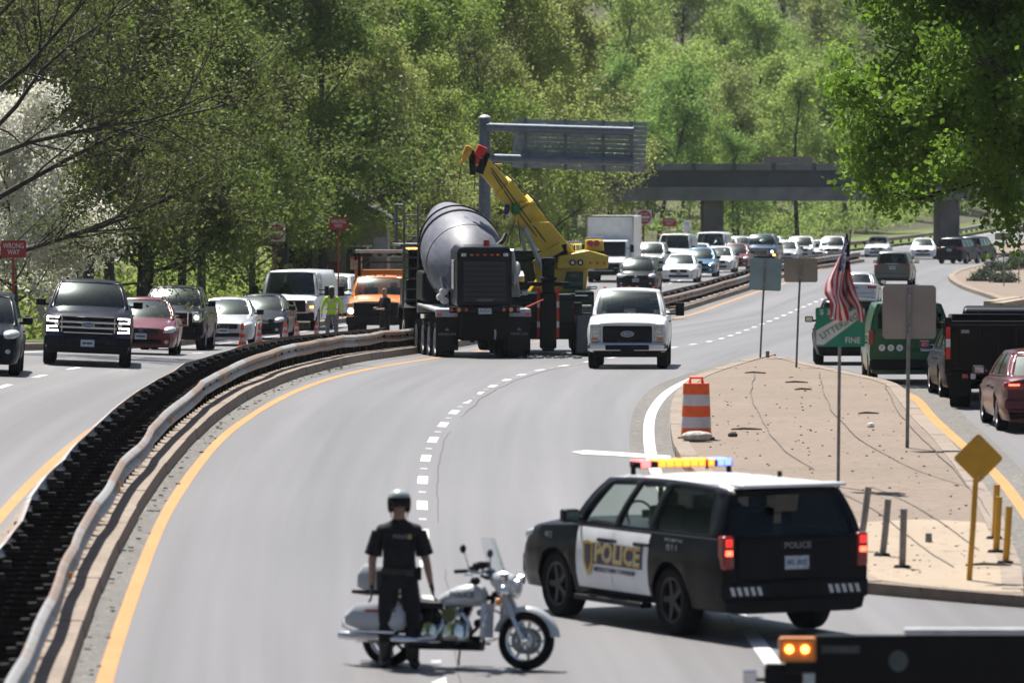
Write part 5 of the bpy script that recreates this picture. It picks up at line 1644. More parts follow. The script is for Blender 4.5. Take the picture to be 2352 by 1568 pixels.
# ---- right carriageway, going away
RG = 'cars going away on the right carriageway'
def away(T, pnt, name, label, px, D, cat='car', rz=None, rearz=None, lit=False, sedan=True, gr=None, txt=None):
    v = build_vehicle(T, name, label, cat, pnt, RG, gr=gr)
    rear_car(v, T, pnt, z=rearz or .86, lit=lit, sedan=sedan, txt=txt)
    place(v, px, D=D, away=True, rz=rz)
    return v
away(TYPES['suv'], P_BRONZE, 'parked_car', 'grey-brown wagon going away just past the white sedan', 2056, FOC / 45.5, rz=R(83), rearz=1.0, sedan=False)
away(TYPES['sedan'], P_SILVER, 'sedan_car', 'pale silver sedan right of the flag', 1972, FOC / 54, rz=R(84))
away(TYPES['suv'], P_DKGREY, 'parked_car', 'dark wagon behind the littering sign', 1952, FOC / 87.5, rz=R(88), rearz=1.0, sedan=False, gr=M_GLASS_DK)
away(TYPES['hatch'], P_NAVY, 'parked_car', 'dark blue car between the green van and the black dump truck', 2243, FOC / 108.5, rz=R(91), rearz=.95, sedan=False)
v = away(TYPES['sedan'], P_DKRED, 'sedan_car', 'deep red sedan cut off by the right edge', 2384, FOC / 123, rz=R(91), lit=True, gr=M_GLASS_CL)
Bx(v, 'rear_shelf', pm('pale_shelf', (.5, .52, .52), rough=.4), [((-1.55, 0, 1.0), (.7, 1.2, .03))])
T = TYPES['smallvan']
v = build_vehicle(T, 'delivery_van', 'bright green van behind the big blank sign', 'van', P_GREEN, RG)
x = -T['L'] / 2
g_ = Bx(v, 'rear_doors', P_GREEN, [((x - .01, .40, .98), (.03, .76, 1.2)), ((x - .01, -.40, .98), (.03, .76, 1.2))], bevel=.01)
Bx(v, 'rear_window', M_GLASS_DK, [((x - .03, .40, 1.42), (.012, .62, .34)), ((x - .03, -.40, 1.42), (.012, .62, .34))])
for s in (1, -1): Bx(v, 'tail_light', M_TAIL, [((x + .02, s * .86, 1.05), (.10, .12, .34))], bevel=.02)
Bx(v, 'bumper', M_BLACK, [((x - .02, 0, .44), (.14, 1.8, .24))], bevel=.04); plate(v, x - .04, .82, rear=True, y=-.4)
for k in range(3):
    d = disc(v, 'white_badge', M_WHITE_P, (x - .036, .62 - .20 * k, .82), .075, .075, .012)
    text('f' if k == 0 else ('t' if k == 1 else 'o'), .12, M_BLACK, d, (-.008, 0, 0), REAR)
Bx(v, 'faded_print', pm('dull_red_ink', (.16, .05, .03), noise=.3, nscale=40), [((x - .028, .45, 1.12), (.006, .50, .05))])
place(v, 2078, D=139.5, away=True, rz=R(89))
for px, D, pnt, lab in ((2121, 428, M_WHITE_P, 'white sedan coming on at the far right junction'),):
    v = copy_tree(cache[('sedan', 'white_paint')]); tag(v, lab, 'car', JG); place(v, px, D=D, rz=R(-95))
v = away(TYPES['suv'], P_DKGREY, 'parked_car', 'dark car at the far right junction, left of the pair', 2203, 400, rz=R(70), rearz=1.0, sedan=False)
v = copy_tree(v); tag(v, 'dark car at the far right junction, right of the pair', 'car', RG); place(v, 2242, D=412, rz=R(72))
# ------------------------------------------------------------------ helpers for traced large machines
def base_matrix(loc, rz):
    return Matrix.Translation(Vector(loc)) @ Matrix.Rotation(rz, 4, 'Z')

class Local:
    """turns photograph positions at a given depth into a thing's own coordinates"""
    def __init__(self, loc, rz):
        self.inv = base_matrix(loc, rz).inverted(); self.rot = Matrix.Rotation(rz, 3, 'Z')
    def __call__(self, px, py, D):
        return self.inv @ AT(px, py, D)

def beam(m, p, q, w, h, up=(0, 0, 1), taper=1.0):
    """rectangular beam from p to q: w across, h in the 'up' sense"""
    p, q = Vector(p), Vector(q); d = (q - p).normalized()
    s = d.cross(Vector(up)).normalized(); u = s.cross(d)
    vs = []
    for c, k in ((p, 1.0), (q, taper)):
        for a, b in ((-1, -1), (1, -1), (1, 1), (-1, 1)):
            vs.append(c + s * (a * w / 2 * k) + u * (b * h / 2 * k))
    return m.add(vs, [(0, 3, 2, 1), (4, 5, 6, 7), (0, 1, 5, 4), (1, 2, 6, 5), (2, 3, 7, 6), (3, 0, 4, 7)])

P_DRUM = pm('mixer_drum_grey', (0.125, 0.132, 0.165), rough=0.55, noise=0.14, nscale=1.6, coat=0.08, stretch=(0.6, 3.0, 3.0))
P_HOOD = paint('mixer_dark_paint', (0.006, 0.009, 0.014))
P_LTGREY = pm('light_grey_metal', (0.42, 0.43, 0.45), rough=0.4, noise=0.1)
P_YELLOW = pm('wrecker_yellow', (0.58, 0.40, 0.02), rough=0.4, noise=0.07, nscale=2, coat=0.5)
P_DKGREEN = paint('wrecker_dark_green', (0.006, 0.020, 0.017))
M_CABLE = pm('steel_cable', (0.04, 0.04, 0.045), rough=0.6)
M_STRAP = pm('red_strap', (0.55, 0.035, 0.02), rough=0.7, noise=0.1)
M_INK_W = pm('white_lettering', (0.62, 0.63, 0.63), rough=0.6, noise=0.05)
M_INK_G = pm('faded_grey_lettering', (0.22, 0.22, 0.23), rough=0.6, noise=0.05)

# ------------------------------------------------------------------ concrete mixer, seen from behind
rzm = R(98)
pr = G(1112, 822)
fm = Vector((math.cos(rzm), math.sin(rzm), 0))
lm = pr + fm * 4.6
lm.z = float(gz(lm.x, lm.y))
mx = thing('mixer_truck', 'front-discharge concrete mixer with grey drum and black rear engine hood', 'truck', lm, rzm)
# rear engine hood
hood = MB()
prof = [(-.76, 1.50), (.76, 1.50), (.76, 2.98), (.66, 3.12), (-.66, 3.12), (-.76, 2.98)]
hood.loft([[(x, y * k, 1.5 + (z - 1.5) * kz) for y, z in prof] for x, k, kz in ((-4.72, .97, .97), (-4.66, 1, 1), (-3.4, 1.0, 1.03), (-2.95, .94, 1.0))])
hd = hood.build('engine_hood', P_HOOD, mx, bevel=.05)
Bx(hd, 'rear_grille', pm('radiator_mesh', (.022, .026, .032), rough=.7, noise=.3, nscale=60), [((-4.735, 0, 2.17), (.03, 1.16, 1.10))], bevel=.05)
for k in range(7): Bx(hd, 'grille_slat', M_BLACK, [((-4.755, 0, 1.75 + .14 * k), (.015, 1.10, .02))])
for y, mm in ((-.58, M_LENS), (-.36, M_AMBER), (-.2, M_REDLAMP), (0, M_REDLAMP), (.2, M_REDLAMP), (.36, M_AMBER), (.58, M_LENS)):
    Bx(hd, 'marker_light', mm, [((-4.74, y, 2.90), (.03, .14 if mm is M_LENS else .09, .09 if mm is M_LENS else .05))], bevel=.01)
MB().cyl((-4.2, -.12, 3.12), (-4.2, -.12, 3.30), .10, .085, n=14).build('beacon', M_REDLAMP, hd, smooth=40)
Bx(hd, 'side_louvre', P_LTGREY, [((-3.9, .775, 2.35), (.45, .02, .80))], bevel=.01)
text('OSHKOSH', .10, M_INK_G, hd, (-4.757, 0, 1.66), REAR, bold=.01)
# light bar and bumper beam under the hood
lb = Bx(mx, 'light_bar', M_BLACK, [((-4.70, 0, 1.40), (.10, 1.95, .18))], bevel=.02)
for y, mm, r in ((.92, M_TAIL, .05), (.72, M_AMBER, .06), (.52, M_TAIL, .05), (-.52, M_TAIL, .05), (-.72, M_AMBER, .06), (-.92, M_TAIL, .05)):
    disc(lb, 'lamp', mm, (-4.765, y, 1.40), r, r, .03)
plate(mx, -4.77, 1.36, rear=True, txt='AG 81177', w=.36)
Bx(mx, 'rear_frame', M_UNDER, [((-4.55, 0, .95), (.35, 1.3, .75)), ((-4.65, .33, .75), (.16, .10, .5)), ((-4.65, -.33, .75), (.16, .10, .5)), ((0, .42, .98), (9.0, .12, .28)), ((0, -.42, .98), (9.0, .12, .28)), ((-3.0, 0, .80), (3.4, 1.2, .5))])
MB().tube([(-4.78, -.28, .85), (-4.82, -.28, .70), (-4.74, -.28, .60)], .03, 6).build('tow_eye', P_LTGREY, mx)
# axles, wheels, fenders, mud flaps
for x in (-3.75, -2.42, -1.09):
    for s in (1, -1):
        wheel(mx, (x, s * 1.02, .53), .53, .52, s, P_LTGREY, 6)
for s in (1, -1):
    wheel(mx, (3.25, s * 1.10, .53), .53, .36, s, M_CHROME, 6)
    wheel(mx, (.9, s * 1.06, .50), .50, .30, s, P_LTGREY, 6)
    f = MB()
    f.prism([(-4.50, 1.20), (-4.42, 1.40), (-.35, 1.46), (-.30, 1.20), (-.36, 1.20), (-.40, 1.41), (-4.36, 1.34), (-4.42, 1.20)], 'y', s * .72, s * 1.32)
    f.build('fender', P_LTGREY, mx)
    fl = Bx(mx, 'mud_flap', M_BLACK, [((-4.40, s * 1.0, .77), (.03, .62, .98))])
    text('OSHKOSH', .105, M_INK_G, fl, (-4.42, s * 1.0, .72), REAR, bold=.012)
    MB().prism([(s * 1.0 - .07, .82), (s * 1.0 + .07, .82), (s * 1.0, .90)], 'x', -4.425, -4.415).build('flap_emblem', M_INK_G, fl)
    Bx(mx, 'side_marker', M_REDLAMP, [((-4.50, s * 1.22, 1.27), (.03, .12, .06))])
    f = MB(); f.prism([(2.5, .9), (2.62, 1.25), (3.25, 1.35), (3.9, 1.25), (4.0, .9), (3.9, .9), (3.8, 1.2), (3.25, 1.29), (2.7, 1.2), (2.58, .9)], 'y', s * .86, s * 1.34); f.build('fender', M_BLACK, mx)
# drum
ax = Vector((math.cos(R(14.5)), 0, math.sin(R(14.5))))
d0 = Vector((-3.15, .10, 2.22))
dr = MB().lathe([(.02, 0), (.45, .02), (.70, .16), (.96, .60), (1.08, 1.1), (1.14, 1.5), (1.15, 2.5), (1.13, 2.9), (1.0, 4.0), (.80, 5.0), (.56, 6.0), (.50, 6.15)], d0, ax, n=44).build('drum', P_DRUM, mx, smooth=24)
MB().lathe([(1.14, 2.96), (1.16, 2.98), (1.15, 3.10), (1.10, 3.12)], d0, ax, n=44).build('drum_band', M_BLACK, dr, smooth=30)
MB().lathe([(1.150, 1.48), (1.160, 1.50), (1.160, 1.54), (1.153, 1.56)], d0, ax, n=44).build('drum_seam', pm('drum_seam_grey', (.2, .2, .24), rough=.4), dr, smooth=30)
MB().lathe([(1.03, 3.85), (1.055, 3.87), (1.02, 4.02), (.995, 4.04)], d0, ax, n=44).build('drum_band', M_BLACK, dr, smooth=30)
# bolted hatch on the drum, upper left, with a pale label
a = ax.orthogonal().normalized(); a = Vector((0, 1, 0)); b = ax.cross(a).normalized()
def on_drum(h, ang, r):
    return d0 + ax * h + (a * math.cos(ang) - b * math.sin(ang)) * r
bb = MB()
for k in range(16):
    t = 2 * math.pi * k / 16
    q = on_drum(1.05 + .30 * math.cos(t), R(52) + .30 * math.sin(t), 1.075 + .10 * math.cos(t) + .012)
    bb.ball(q, .022, 6, 4)
bb.build('hatch_bolts', pm('dark_bolt', (.05, .05, .06), rough=.5), dr)
q = [on_drum(1.62, R(74), 1.164), on_drum(1.62, R(83), 1.164), on_drum(1.80, R(83), 1.164), on_drum(1.80, R(74), 1.164)]
MB().add(q + [p + ax * .001 + Vector((0, 0, .004)) for p in q], [(0, 1, 2, 3), (4, 7, 6, 5)]).build('drum_label', M_INK_W, dr)
# front: cab, collector and chute, mostly hidden by the drum
cabm = Bx(mx, 'cab', P_HOOD, [((3.9, 0, 1.55), (1.5, 2.4, 1.0)), ((3.9, 0, 2.85), (1.45, 2.3, .12))], bevel=.06)
for x in (3.25, 4.55):
    for y in (1.08, -1.08): Bx(cabm, 'pillar', P_HOOD, [((x, y, 2.42), (.10, .10, .80))])
Bx(cabm, 'cab_window', M_GLASS_DK, [((3.9, 1.10, 2.42), (1.2, .02, .74)), ((3.9, -1.10, 2.42), (1.2, .02, .74)), ((4.57, 0, 2.42), (.02, 2.1, .74)), ((3.22, 0, 2.42), (.02, 2.1, .74))])
for s in (1, -1): Bx(cabm, 'beacon_bar', M_AMBER_ON if s > 0 else M_AMBER, [((3.3, s * .95, 2.96), (.16, .45, .10))], bevel=.03)
MB().lathe([(.42, 0), (.40, .3), (.30, .7)], (3.2, .1, 3.85), (.35, 0, -1), n=20).build('collector_hopper', P_LTGREY, mx, smooth=40)
m = MB(); beam(m, (3.2, 0, 3.0), (3.0, -1.9, 2.2), .55, .16); beam(m, (3.0, -1.9, 2.2), (.9, -1.65, 2.1), .5, .16); m.build('chute', P_LTGREY, mx)
m = MB()
for p_ in ((-2.3, -1.0, 2.55), (-2.5, -1.1, 2.2), (-2.2, -1.25, 2.45)): m.ball(p_, (.22, .10, .22), 10, 6)
beam(m, (-2.9, -.9, 3.0), (-2.2, -1.2, 1.7), .30, .10)
m.build('folded_chute', P_LTGREY, mx, smooth=40)
# left side: access ladder, platform with handrail, tank
m = MB()
for y in (1.05, 1.45):
    m.tube([(1.9, y, 1.3), (1.6, y, 2.6), (1.6, y, 4.25)], .03, 6)
for k in range(9): m.cyl((1.88 - .03 * k, 1.05, 1.5 + .3 * k), (1.88 - .03 * k, 1.45, 1.5 + .3 * k), .02, n=6)
m.tube([(1.6, 1.45, 4.2), (2.4, 1.55, 4.2), (3.2, 1.5, 4.2), (3.25, 1.5, 3.1)], .028, 6); m.tube([(2.4, 1.55, 4.2), (2.4, 1.55, 3.1)], .025, 6); m.tube([(1.6, 1.45, 3.65), (3.2, 1.5, 3.65)], .022, 6)
m.build('ladder', pm('dull_grey_metal', (.10, .105, .11), rough=.6, noise=.15), mx)
Bx(mx, 'platform', MATS['dull_grey_metal'], [((2.4, 1.15, 3.05), (1.9, .85, .08))], bevel=.01)
Bx(mx, 'water_tank', M_BLACK, [((-.3, .98, 1.95), (1.5, .55, .85), rotm(ry=R(0)))], bevel=.10)
Bx(mx, 'drum_stand', P_HOOD, [((-2.6, 0, 1.75), (.4, 1.5, .8)), ((2.2, 0, 2.2), (.3, 1.4, 2.0))], bevel=.03)
m = MB(); beam(m, (-2.85, .95, 2.25), (-3.0, .80, 1.55), .14, .04); m.build('drum_guard', P_LTGREY, mx)
m = MB()
for z_, y_ in ((1.70, 1.0), (1.85, .92), (1.6, .88)): m.cyl((-3.1, y_, z_), (-2.8, y_, z_), .10, n=12)
m.build('hydraulic_pumps', P_LTGREY, mx, smooth=40)
MB().tube([(-3.0, -.55, 3.08), (-2.9, -.75, 3.25), (-2.75, -.85, 3.42)], .07, 8).build('exhaust_stack', M_BLACK, mx)

# ------------------------------------------------------------------ rotator wrecker with raised boom
rw = G(1262, 818)
rzw = R(92)
fw = Vector((math.cos(rzw), math.sin(rzw), 0))
lw = rw + fw * 4.8; lw.z = float(gz(lw.x, lw.y))
wr = thing('wrecker_truck', 'heavy rotator wrecker with raised yellow boom and dark green body', 'truck', lw, rzw)
LW = Local(lw, rzw)
D0 = rw.y
# under-lift mast and cross bar at the tail
m = MB(); p, q = LW(1259, 606, D0), LW(1259, 806, D0)
beam(m, p, q, .34, .34, up=(1, 0, 0)); beam(m, LW(1259, 672, D0 - .1), LW(1259, 800, D0 - .1), .46, .30, up=(1, 0, 0))
m.build('lift_mast', M_BLACK, wr, bevel=.04)
m = MB(); c = LW(1260, 600, D0); m.box(c, (.42, .40, .22)); m.build('mast_head', P_HOOD, wr, bevel=.06)
m = MB(); c = LW(1260, 640, D0 - .05); m.box(c, (.48, .46, .10)); m.build('mast_collar', P_HOOD, wr, bevel=.04)
m = MB(); beam(m, LW(1211, 652, D0 - .1), LW(1308, 652, D0 - .1), .12, .12); m.build('cross_bar', P_HOOD, wr, bevel=.03)
for px in (1238, 1280):
    m = MB(); beam(m, LW(px, 662, D0 - .1), LW(px, 775, D0 - .1), .10, .10, up=(1, 0, 0)); o = m.build('marker_post', M_STRAP, wr)
    for y0, y1 in ((692, 706), (738, 752)):
        m = MB(); beam(m, LW(px, y0, D0 - .13), LW(px, y1, D0 - .13), .104, .104, up=(1, 0, 0)); m.build('white_band', M_INK_W, o)
# chassis and body
Bx(wr, 'chassis', M_UNDER, [((0.2, 0, .85), (9.2, 1.0, .5)), ((-4.3, 0, .8), (.8, 2.3, .5))])
Bx(wr, 'service_body', P_DKGREEN, [((-2.2, 1.0, 1.35), (4.6, .52, 1.05)), ((-2.2, -1.0, 1.35), (4.6, .52, 1.05)), ((-2.2, 0, 1.72), (4.6, 2.0, .18)), ((-4.45, 0, 1.2), (.12, 2.4, .9))], bevel=.04)
for x in (-3.6, -2.3):
    for s in (1, -1): wheel(wr, (x, s * 1.0, .53), .53, .54, s, M_CHROME, 6)
for s in (1, -1):
    wheel(wr, (3.2, s * 1.08, .53), .53, .36, s, M_CHROME, 6)
    Bx(wr, 'mud_flap', M_BLACK, [((-4.35, s * 1.0, .60), (.03, .60, .75))])
    disc(wr, 'tail_lamp', M_LENS, (-4.53, s * .62, .95), .07, .07, .03)
    Bx(wr, 'tail_light', M_TAIL, [((-4.53, s * .98, 1.40), (.04, .26, .12))], bevel=.02)
m = MB()
for z_, y_, w_ in ((1.80, -.35, .5), (1.76, -.9, .35), (1.78, .8, .4)): m.tube([(-4.5, y_ - w_ / 2, z_), (-4.5, y_ + w_ / 2, z_)], .02, 6)
m.build('tool_rail', M_CHROME, wr)
Bx(wr, 'cab', P_DKGREEN, [((3.6, 0, 1.8), (1.9, 2.2, 1.7)), ((3.2, 0, 2.75), (1.2, 2.1, .3))], bevel=.10)
Bx(wr, 'hood', P_DKGREEN, [((5.0, 0, 1.3), (1.2, 1.9, .9))], bevel=.1)
MB().cyl((2.2, -1.05, 1.6), (2.2, -1.05, 3.2), .10, n=12).build('exhaust_stack', M_CHROME, wr, smooth=40)
# outriggers
for px, w_, mm in ((1342, .46, pm('blue_grey_metal', (.07, .085, .10), rough=.5, noise=.1)), (1205, .3, M_UNDER)):
    m = MB(); c0, c1 = LW(px, 700, D0 + .1), LW(px, 812, D0 + .1); beam(m, c0, c1, w_, .34, up=(1, 0, 0)); og = m.build('outrigger', mm, wr, bevel=.05)
    m = MB(); c = LW(px, 815, D0 + .1); m.box((c.x, c.y, .06), (.6, .7, .10)); m.build('outrigger_pad', M_UNDER, og, bevel=.02)
m = MB(); beam(m, LW(1318, 702, D0 + .05), LW(1330, 770, D0 + .05), .06, .10, up=(1, 0, 0)); m.build('outrigger_stripe', M_STRAP, wr)
# turret, counterweight, panel
Dt = D0 + 2.6
m = MB(); p0, p1 = LW(1212, 671, Dt), LW(1345, 671, Dt)
quad = [LW(1214, 672, Dt), LW(1346, 672, Dt), LW(1352, 612, Dt), LW(1258, 612, Dt)]
back = [v_ + Vector((1.4, 0, 0)) for v_ in quad]
m.add(quad + back, [(0, 1, 2, 3), (7, 6, 5, 4), (0, 4, 5, 1), (1, 5, 6, 2), (2, 6, 7, 3), (3, 7, 4, 0)]); m.build('turret', P_YELLOW, wr, bevel=.04)
m = MB(); quad = [LW(1278, 619, Dt - .3), LW(1397, 617, Dt - .3), LW(1399, 588, Dt - .3), LW(1352, 575, Dt - .3), LW(1282, 588, Dt - .3)]
back = [v_ + Vector((1.9, 0, 0)) for v_ in quad]
n5 = len(quad)
m.add(quad + back, [tuple(range(n5)), tuple(range(2 * n5 - 1, n5 - 1, -1))] + [(i, n5 + i, n5 + (i + 1) % n5, (i + 1) % n5) for i in range(n5)]); cw = m.build('counterweight', P_YELLOW, wr, bevel=.05)
for px in (1315, 1333):
    c = LW(px, 603, Dt - .34); disc(cw, 'work_lamp', M_BLACK, c, .085, .085, .06); c = LW(px, 603, Dt - .38); disc(cw, 'lens', M_LENS, c, .05, .05, .03)
for px in (1356, 1372, 1388):
    c = LW(px, 604, Dt - .32); disc(cw, 'star', M_REDLAMP, c, .04, .04, .03, n=5)
for px in (1356, 1370):
    c = LW(px, 559, Dt + .3); disc(wr, 'stop_lamp', M_TAIL, c, .09, .09, .08)
m = MB(); m.add(*(lambda q: (q + [v_ + Vector((.5, 0, 0)) for v_ in q], [(0, 1, 2, 3), (7, 6, 5, 4), (0, 4, 5, 1), (1, 5, 6, 2), (2, 6, 7, 3), (3, 7, 4, 0)]))([LW(1345, 577, Dt + .35), LW(1388, 577, Dt + .35), LW(1386, 552, Dt + .35), LW(1345, 552, Dt + .35)])); m.build('lamp_housing', P_YELLOW, wr, bevel=.04)
for a_, b_ in (((1286, 558), (1338, 558)), ((1344, 549), (1386, 548)), ((1348, 661), (1372, 661))):
    m = MB(); beam(m, LW(*a_, Dt + .2), LW(*b_, Dt + .2), .16, .10); m.build('light_bar', M_CHROME, wr, bevel=.04)
m = MB(); c = [LW(1293, 663, Dt - .06), LW(1338, 664, Dt - .06), LW(1340, 624, Dt - .06), LW(1302, 624, Dt - .06)]; m.add(c + [v_ + Vector((.06, 0, 0)) for v_ in c], [(0, 1, 2, 3), (7, 6, 5, 4), (0, 4, 5, 1), (1, 5, 6, 2), (2, 6, 7, 3), (3, 7, 4, 0)])
sg = m.build('name_panel', pm('green_panel', (.02, .07, .045), rough=.5, noise=.1), wr)
for txt_, px, py, w_ in (('1065', 1318, 633, .26), ('ROTATOR', 1318, 652, .46)):
    c = LW(px, py, Dt - .085); text(txt_, .15, M_INK_G, sg, c, REAR, width=w_, bold=.015)
# the boom: three telescoping box sections
B0, B1, B2, B3 = LW(1296, 596, Dt + .2), LW(1196, 478, Dt - .6), LW(1150, 424, Dt - .9), LW(1104, 372, Dt - 1.2)
upv = (1, 0, 0)
m = MB(); beam(m, B0, B1, .74, .55, up=upv); bm_ = m.build('boom', P_YELLOW, wr, bevel=.04)
m = MB(); beam(m, B0.lerp(B1, .55), B2, .60, .46, up=upv); m.build('boom_section', P_YELLOW, bm_, bevel=.03)
m = MB(); beam(m, B1, B3, .47, .38, up=upv); m.build('boom_section', P_YELLOW, bm_, bevel=.03)
for f_, w_ in ((.985, .80),):
    c = B0.lerp(B1, f_); d_ = (B1 - B0).normalized() * .10; m = MB(); beam(m, c - d_, c + d_, w_, .62, up=upv); m.build('boom_collar', P_YELLOW, bm_, bevel=.02)
c = B1.lerp(B3, .45); d_ = (B3 - B1).normalized() * .07; m = MB(); beam(m, c - d_, c + d_, .66, .52, up=upv); m.build('boom_collar', P_YELLOW, bm_, bevel=.02)
# boom cheeks and lift cylinder
m = MB()
for a_, b_, w_ in (((1252, 690), (1234, 596), .26), ((1234, 596), (1290, 566), .26)):
    beam(m, LW(*a_, Dt - .2), LW(*b_, Dt - .2), w_, .30, up=upv)
m.build('lift_arm', P_YELLOW, bm_, bevel=.03)
m = MB(); m.cyl(LW(1246, 618, Dt - .5), LW(1205, 522, Dt - .8), .07, n=10); m.cyl(LW(1206, 575, Dt - .5), LW(1190, 500, Dt - .7), .05, n=10); m.build('lift_cylinder', P_LTGREY, bm_, smooth=40)
Bx(bm_, 'boom_pivot', M_BLACK, [(LW(1286, 588, Dt), (.5, .42, .34)), (LW(1287, 568, Dt), (.5, .34, .2))], bevel=.03)
# winch lines and brackets
for a_, b_, c_ in (((1118, 378), (1200, 500), (1268, 588)), ((1128, 385), (1215, 505), (1276, 584)), ((1130, 372), (1225, 455), (1300, 566))):
    m = MB(); m.tube([LW(*a_, Dt - 1.3), LW(*b_, Dt - .9), LW(*c_, Dt - .1)], .018, 5); m.build('winch_line', M_CABLE, bm_)
for px, py, w_ in ((1140, 379, .36), (1212, 467, .40), (1247, 513, .42), (1195, 470, .3), (1230, 515, .3)):
    m = MB(); c = LW(px, py, Dt - .9); beam(m, c - Vector((0, w_ / 2, 0)), c + Vector((0, w_ / 2, 0)), .10, .07); m.build('boom_bracket', P_YELLOW, bm_, bevel=.02)
# boom tip: sheaves, yellow and red hook blocks
tip = LW(1100, 372, Dt - 1.25)
m = MB()
for dy in (-.16, .16): m.lathe([(.02, -.05), (.24, -.05), (.20, 0), (.24, .05), (.02, .05)], tip + Vector((0, dy, .10)), (0, 1, 0), n=18)
beam(m, LW(1082, 345, Dt - 1.3), LW(1086, 402, Dt - 1.3), .16, .20, up=upv); beam(m, LW(1118, 350, Dt - 1.3), LW(1100, 398, Dt - 1.3), .22, .2, up=upv)
m.build('boom_sheaves', M_BLACK, bm_, smooth=40)
m = MB(); beam(m, LW(1079, 336, Dt - 1.35), LW(1068, 362, Dt - 1.35), .24, .22, up=upv); beam(m, LW(1068, 358, Dt - 1.35), LW(1061, 375, Dt - 1.35), .11, .16, up=upv); m.build('sheave_cover', pm('amber_yellow', (.62, .33, .03), rough=.5), bm_, bevel=.05)
m = MB(); beam(m, LW(1110, 336, Dt - 1.35), LW(1098, 362, Dt - 1.35), .30, .22, up=upv); beam(m, LW(1098, 356, Dt - 1.35), LW(1093, 378, Dt - 1.35), .15, .16, up=upv); m.build('sheave_cover', M_STRAP, bm_, bevel=.05)
for a_, b_ in (((1060, 376), (1052, 430)), ((1092, 380), (1090, 436)), ((1183, 505), (1160, 565)), ((1190, 505), (1196, 560))):
    m = MB(); m.tube([LW(*a_, Dt - 1.3), LW(*b_, Dt - 1.3)], .015, 5); m.build('hanging_line', M_CABLE, bm_)
m = MB(); beam(m, LW(1187, 468, Dt - 1.0), LW(1183, 492, Dt - 1.0), .22, .12, up=upv); m.build('hung_bag', pm('green_cloth', (.02, .16, .05), rough=.9), bm_, bevel=.05)
m = MB(); beam(m, LW(1165, 470, Dt - 1.0), LW(1163, 492, Dt - 1.0), .14, .12, up=upv); m.build('hung_bag', pm('blue_cloth', (.02, .04, .14), rough=.9), bm_, bevel=.04)
# red tow straps between the two trucks
for pts_, lab in (([(1041, 655, D0 - .5), (1072, 690, D0 - .8), (1104, 724, D0 - 1.0)], 'red tow strap slanting across the left of the mixer tail'),
                  ([(1248, 688, D0 - .6), (1205, 708, D0 - .8), (1165, 737, D0 - 1.0)], 'red tow strap running from mixer tail to the wrecker mast')):
    m = MB(); m.tube([AT(*p_) for p_ in pts_], [.022, .034, .026], 6); tag(m.build('tow_strap', M_STRAP), lab, 'strap')
# rubble under the trucks
m = MB(); rr_ = random.Random(5)
for k in range(60):
    p = G(rr_.uniform(1195, 1330), rr_.uniform(817, 824)); s_ = rr_.uniform(.02, .07)
    m.box((p.x, p.y, p.z + s_ * .4), (s_ * 1.6, s_ * 2, s_), rotm(rz=rr_.uniform(0, 3)))
tag(m.build('debris', pm('grey_rubble', (.28, .27, .26), rough=.8, noise=.3)), 'scattered grey rubble on the road behind the two trucks', kind='stuff')

# ------------------------------------------------------------------ black dump-body truck at the right
pd = G(2310, 938)
dt = thing('dump_truck', 'black dump-bed truck with red and white tape at the right edge', 'truck', pd + Vector((.22, 2.65, 0)), R(85.5))
dt.location.z = float(gz(dt.location.x, dt.location.y))
W2 = 1.18
Bx(dt, 'dump_bed', P_BLACK, [((-.6, W2 - .04, 1.28), (4.0, .08, 1.0)), ((-.6, -W2 + .04, 1.28), (4.0, .08, 1.0)), ((-.6, 0, .82), (4.0, 2.3, .10)), ((1.36, 0, 1.28), (.08, 2.3, 1.0))], bevel=.02)
tg = Bx(dt, 'tailgate', P_BLACK, [((-2.62, 0, 1.28), (.07, 2.2, .96))], bevel=.02)
for k in range(6): Bx(tg, 'tailgate_rib', P_BLACK, [((-2.665, -.92 + .37 * k, 1.26), (.04, .05, .86))], bevel=.01)
Bx(tg, 'tailgate_rib', P_BLACK, [((-2.67, 0, 1.66), (.05, 2.2, .05)), ((-2.67, 0, .84), (.05, 2.2, .06))], bevel=.01)
for s in (1, -1):
    cp = Bx(dt, 'corner_post', P_BLACK, [((-2.66, s * (W2 - .02), 1.26), (.14, .14, 1.14))], bevel=.02)
    for z0, z1, mm in ((1.40, 1.64, M_STRAP), (1.24, 1.40, M_INK_W), (1.00, 1.24, M_STRAP)):
        Bx(cp, 'reflective_tape', mm, [((-2.735, s * (W2 - .02), (z0 + z1) / 2), (.008, .09, z1 - z0))])
    wheel(dt, (-1.75, s * .92, .42), .42, .42, s, M_RIM_DK); wheel(dt, (2.1, s * .95, .42), .42, .28, s, M_RIM_DK)
    Bx(dt, 'tail_light', M_TAIL, [((-2.70, s * .82, .66), (.05, .12, .10))], bevel=.02); Bx(dt, 'reverse_light', M_LENS, [((-2.70, s * .66, .66), (.05, .10, .12))], bevel=.02)
Bx(dt, 'rear_bar', pm('dull_yellow_bar', (.20, .11, .03), rough=.6), [((-2.72, 0, .60), (.05, .6, .06))])
Bx(dt, 'chassis', M_UNDER, [((.3, 0, .60), (5.8, .9, .24))]); 
for s in (1, -1): Bx(dt, 'mud_flap', M_BLACK, [((-2.35, s * .92, .50), (.03, .45, .5))])
Bx(tg, 'sticker', M_INK_G, [((-2.70, .82, 1.55), (.01, .16, .07))])
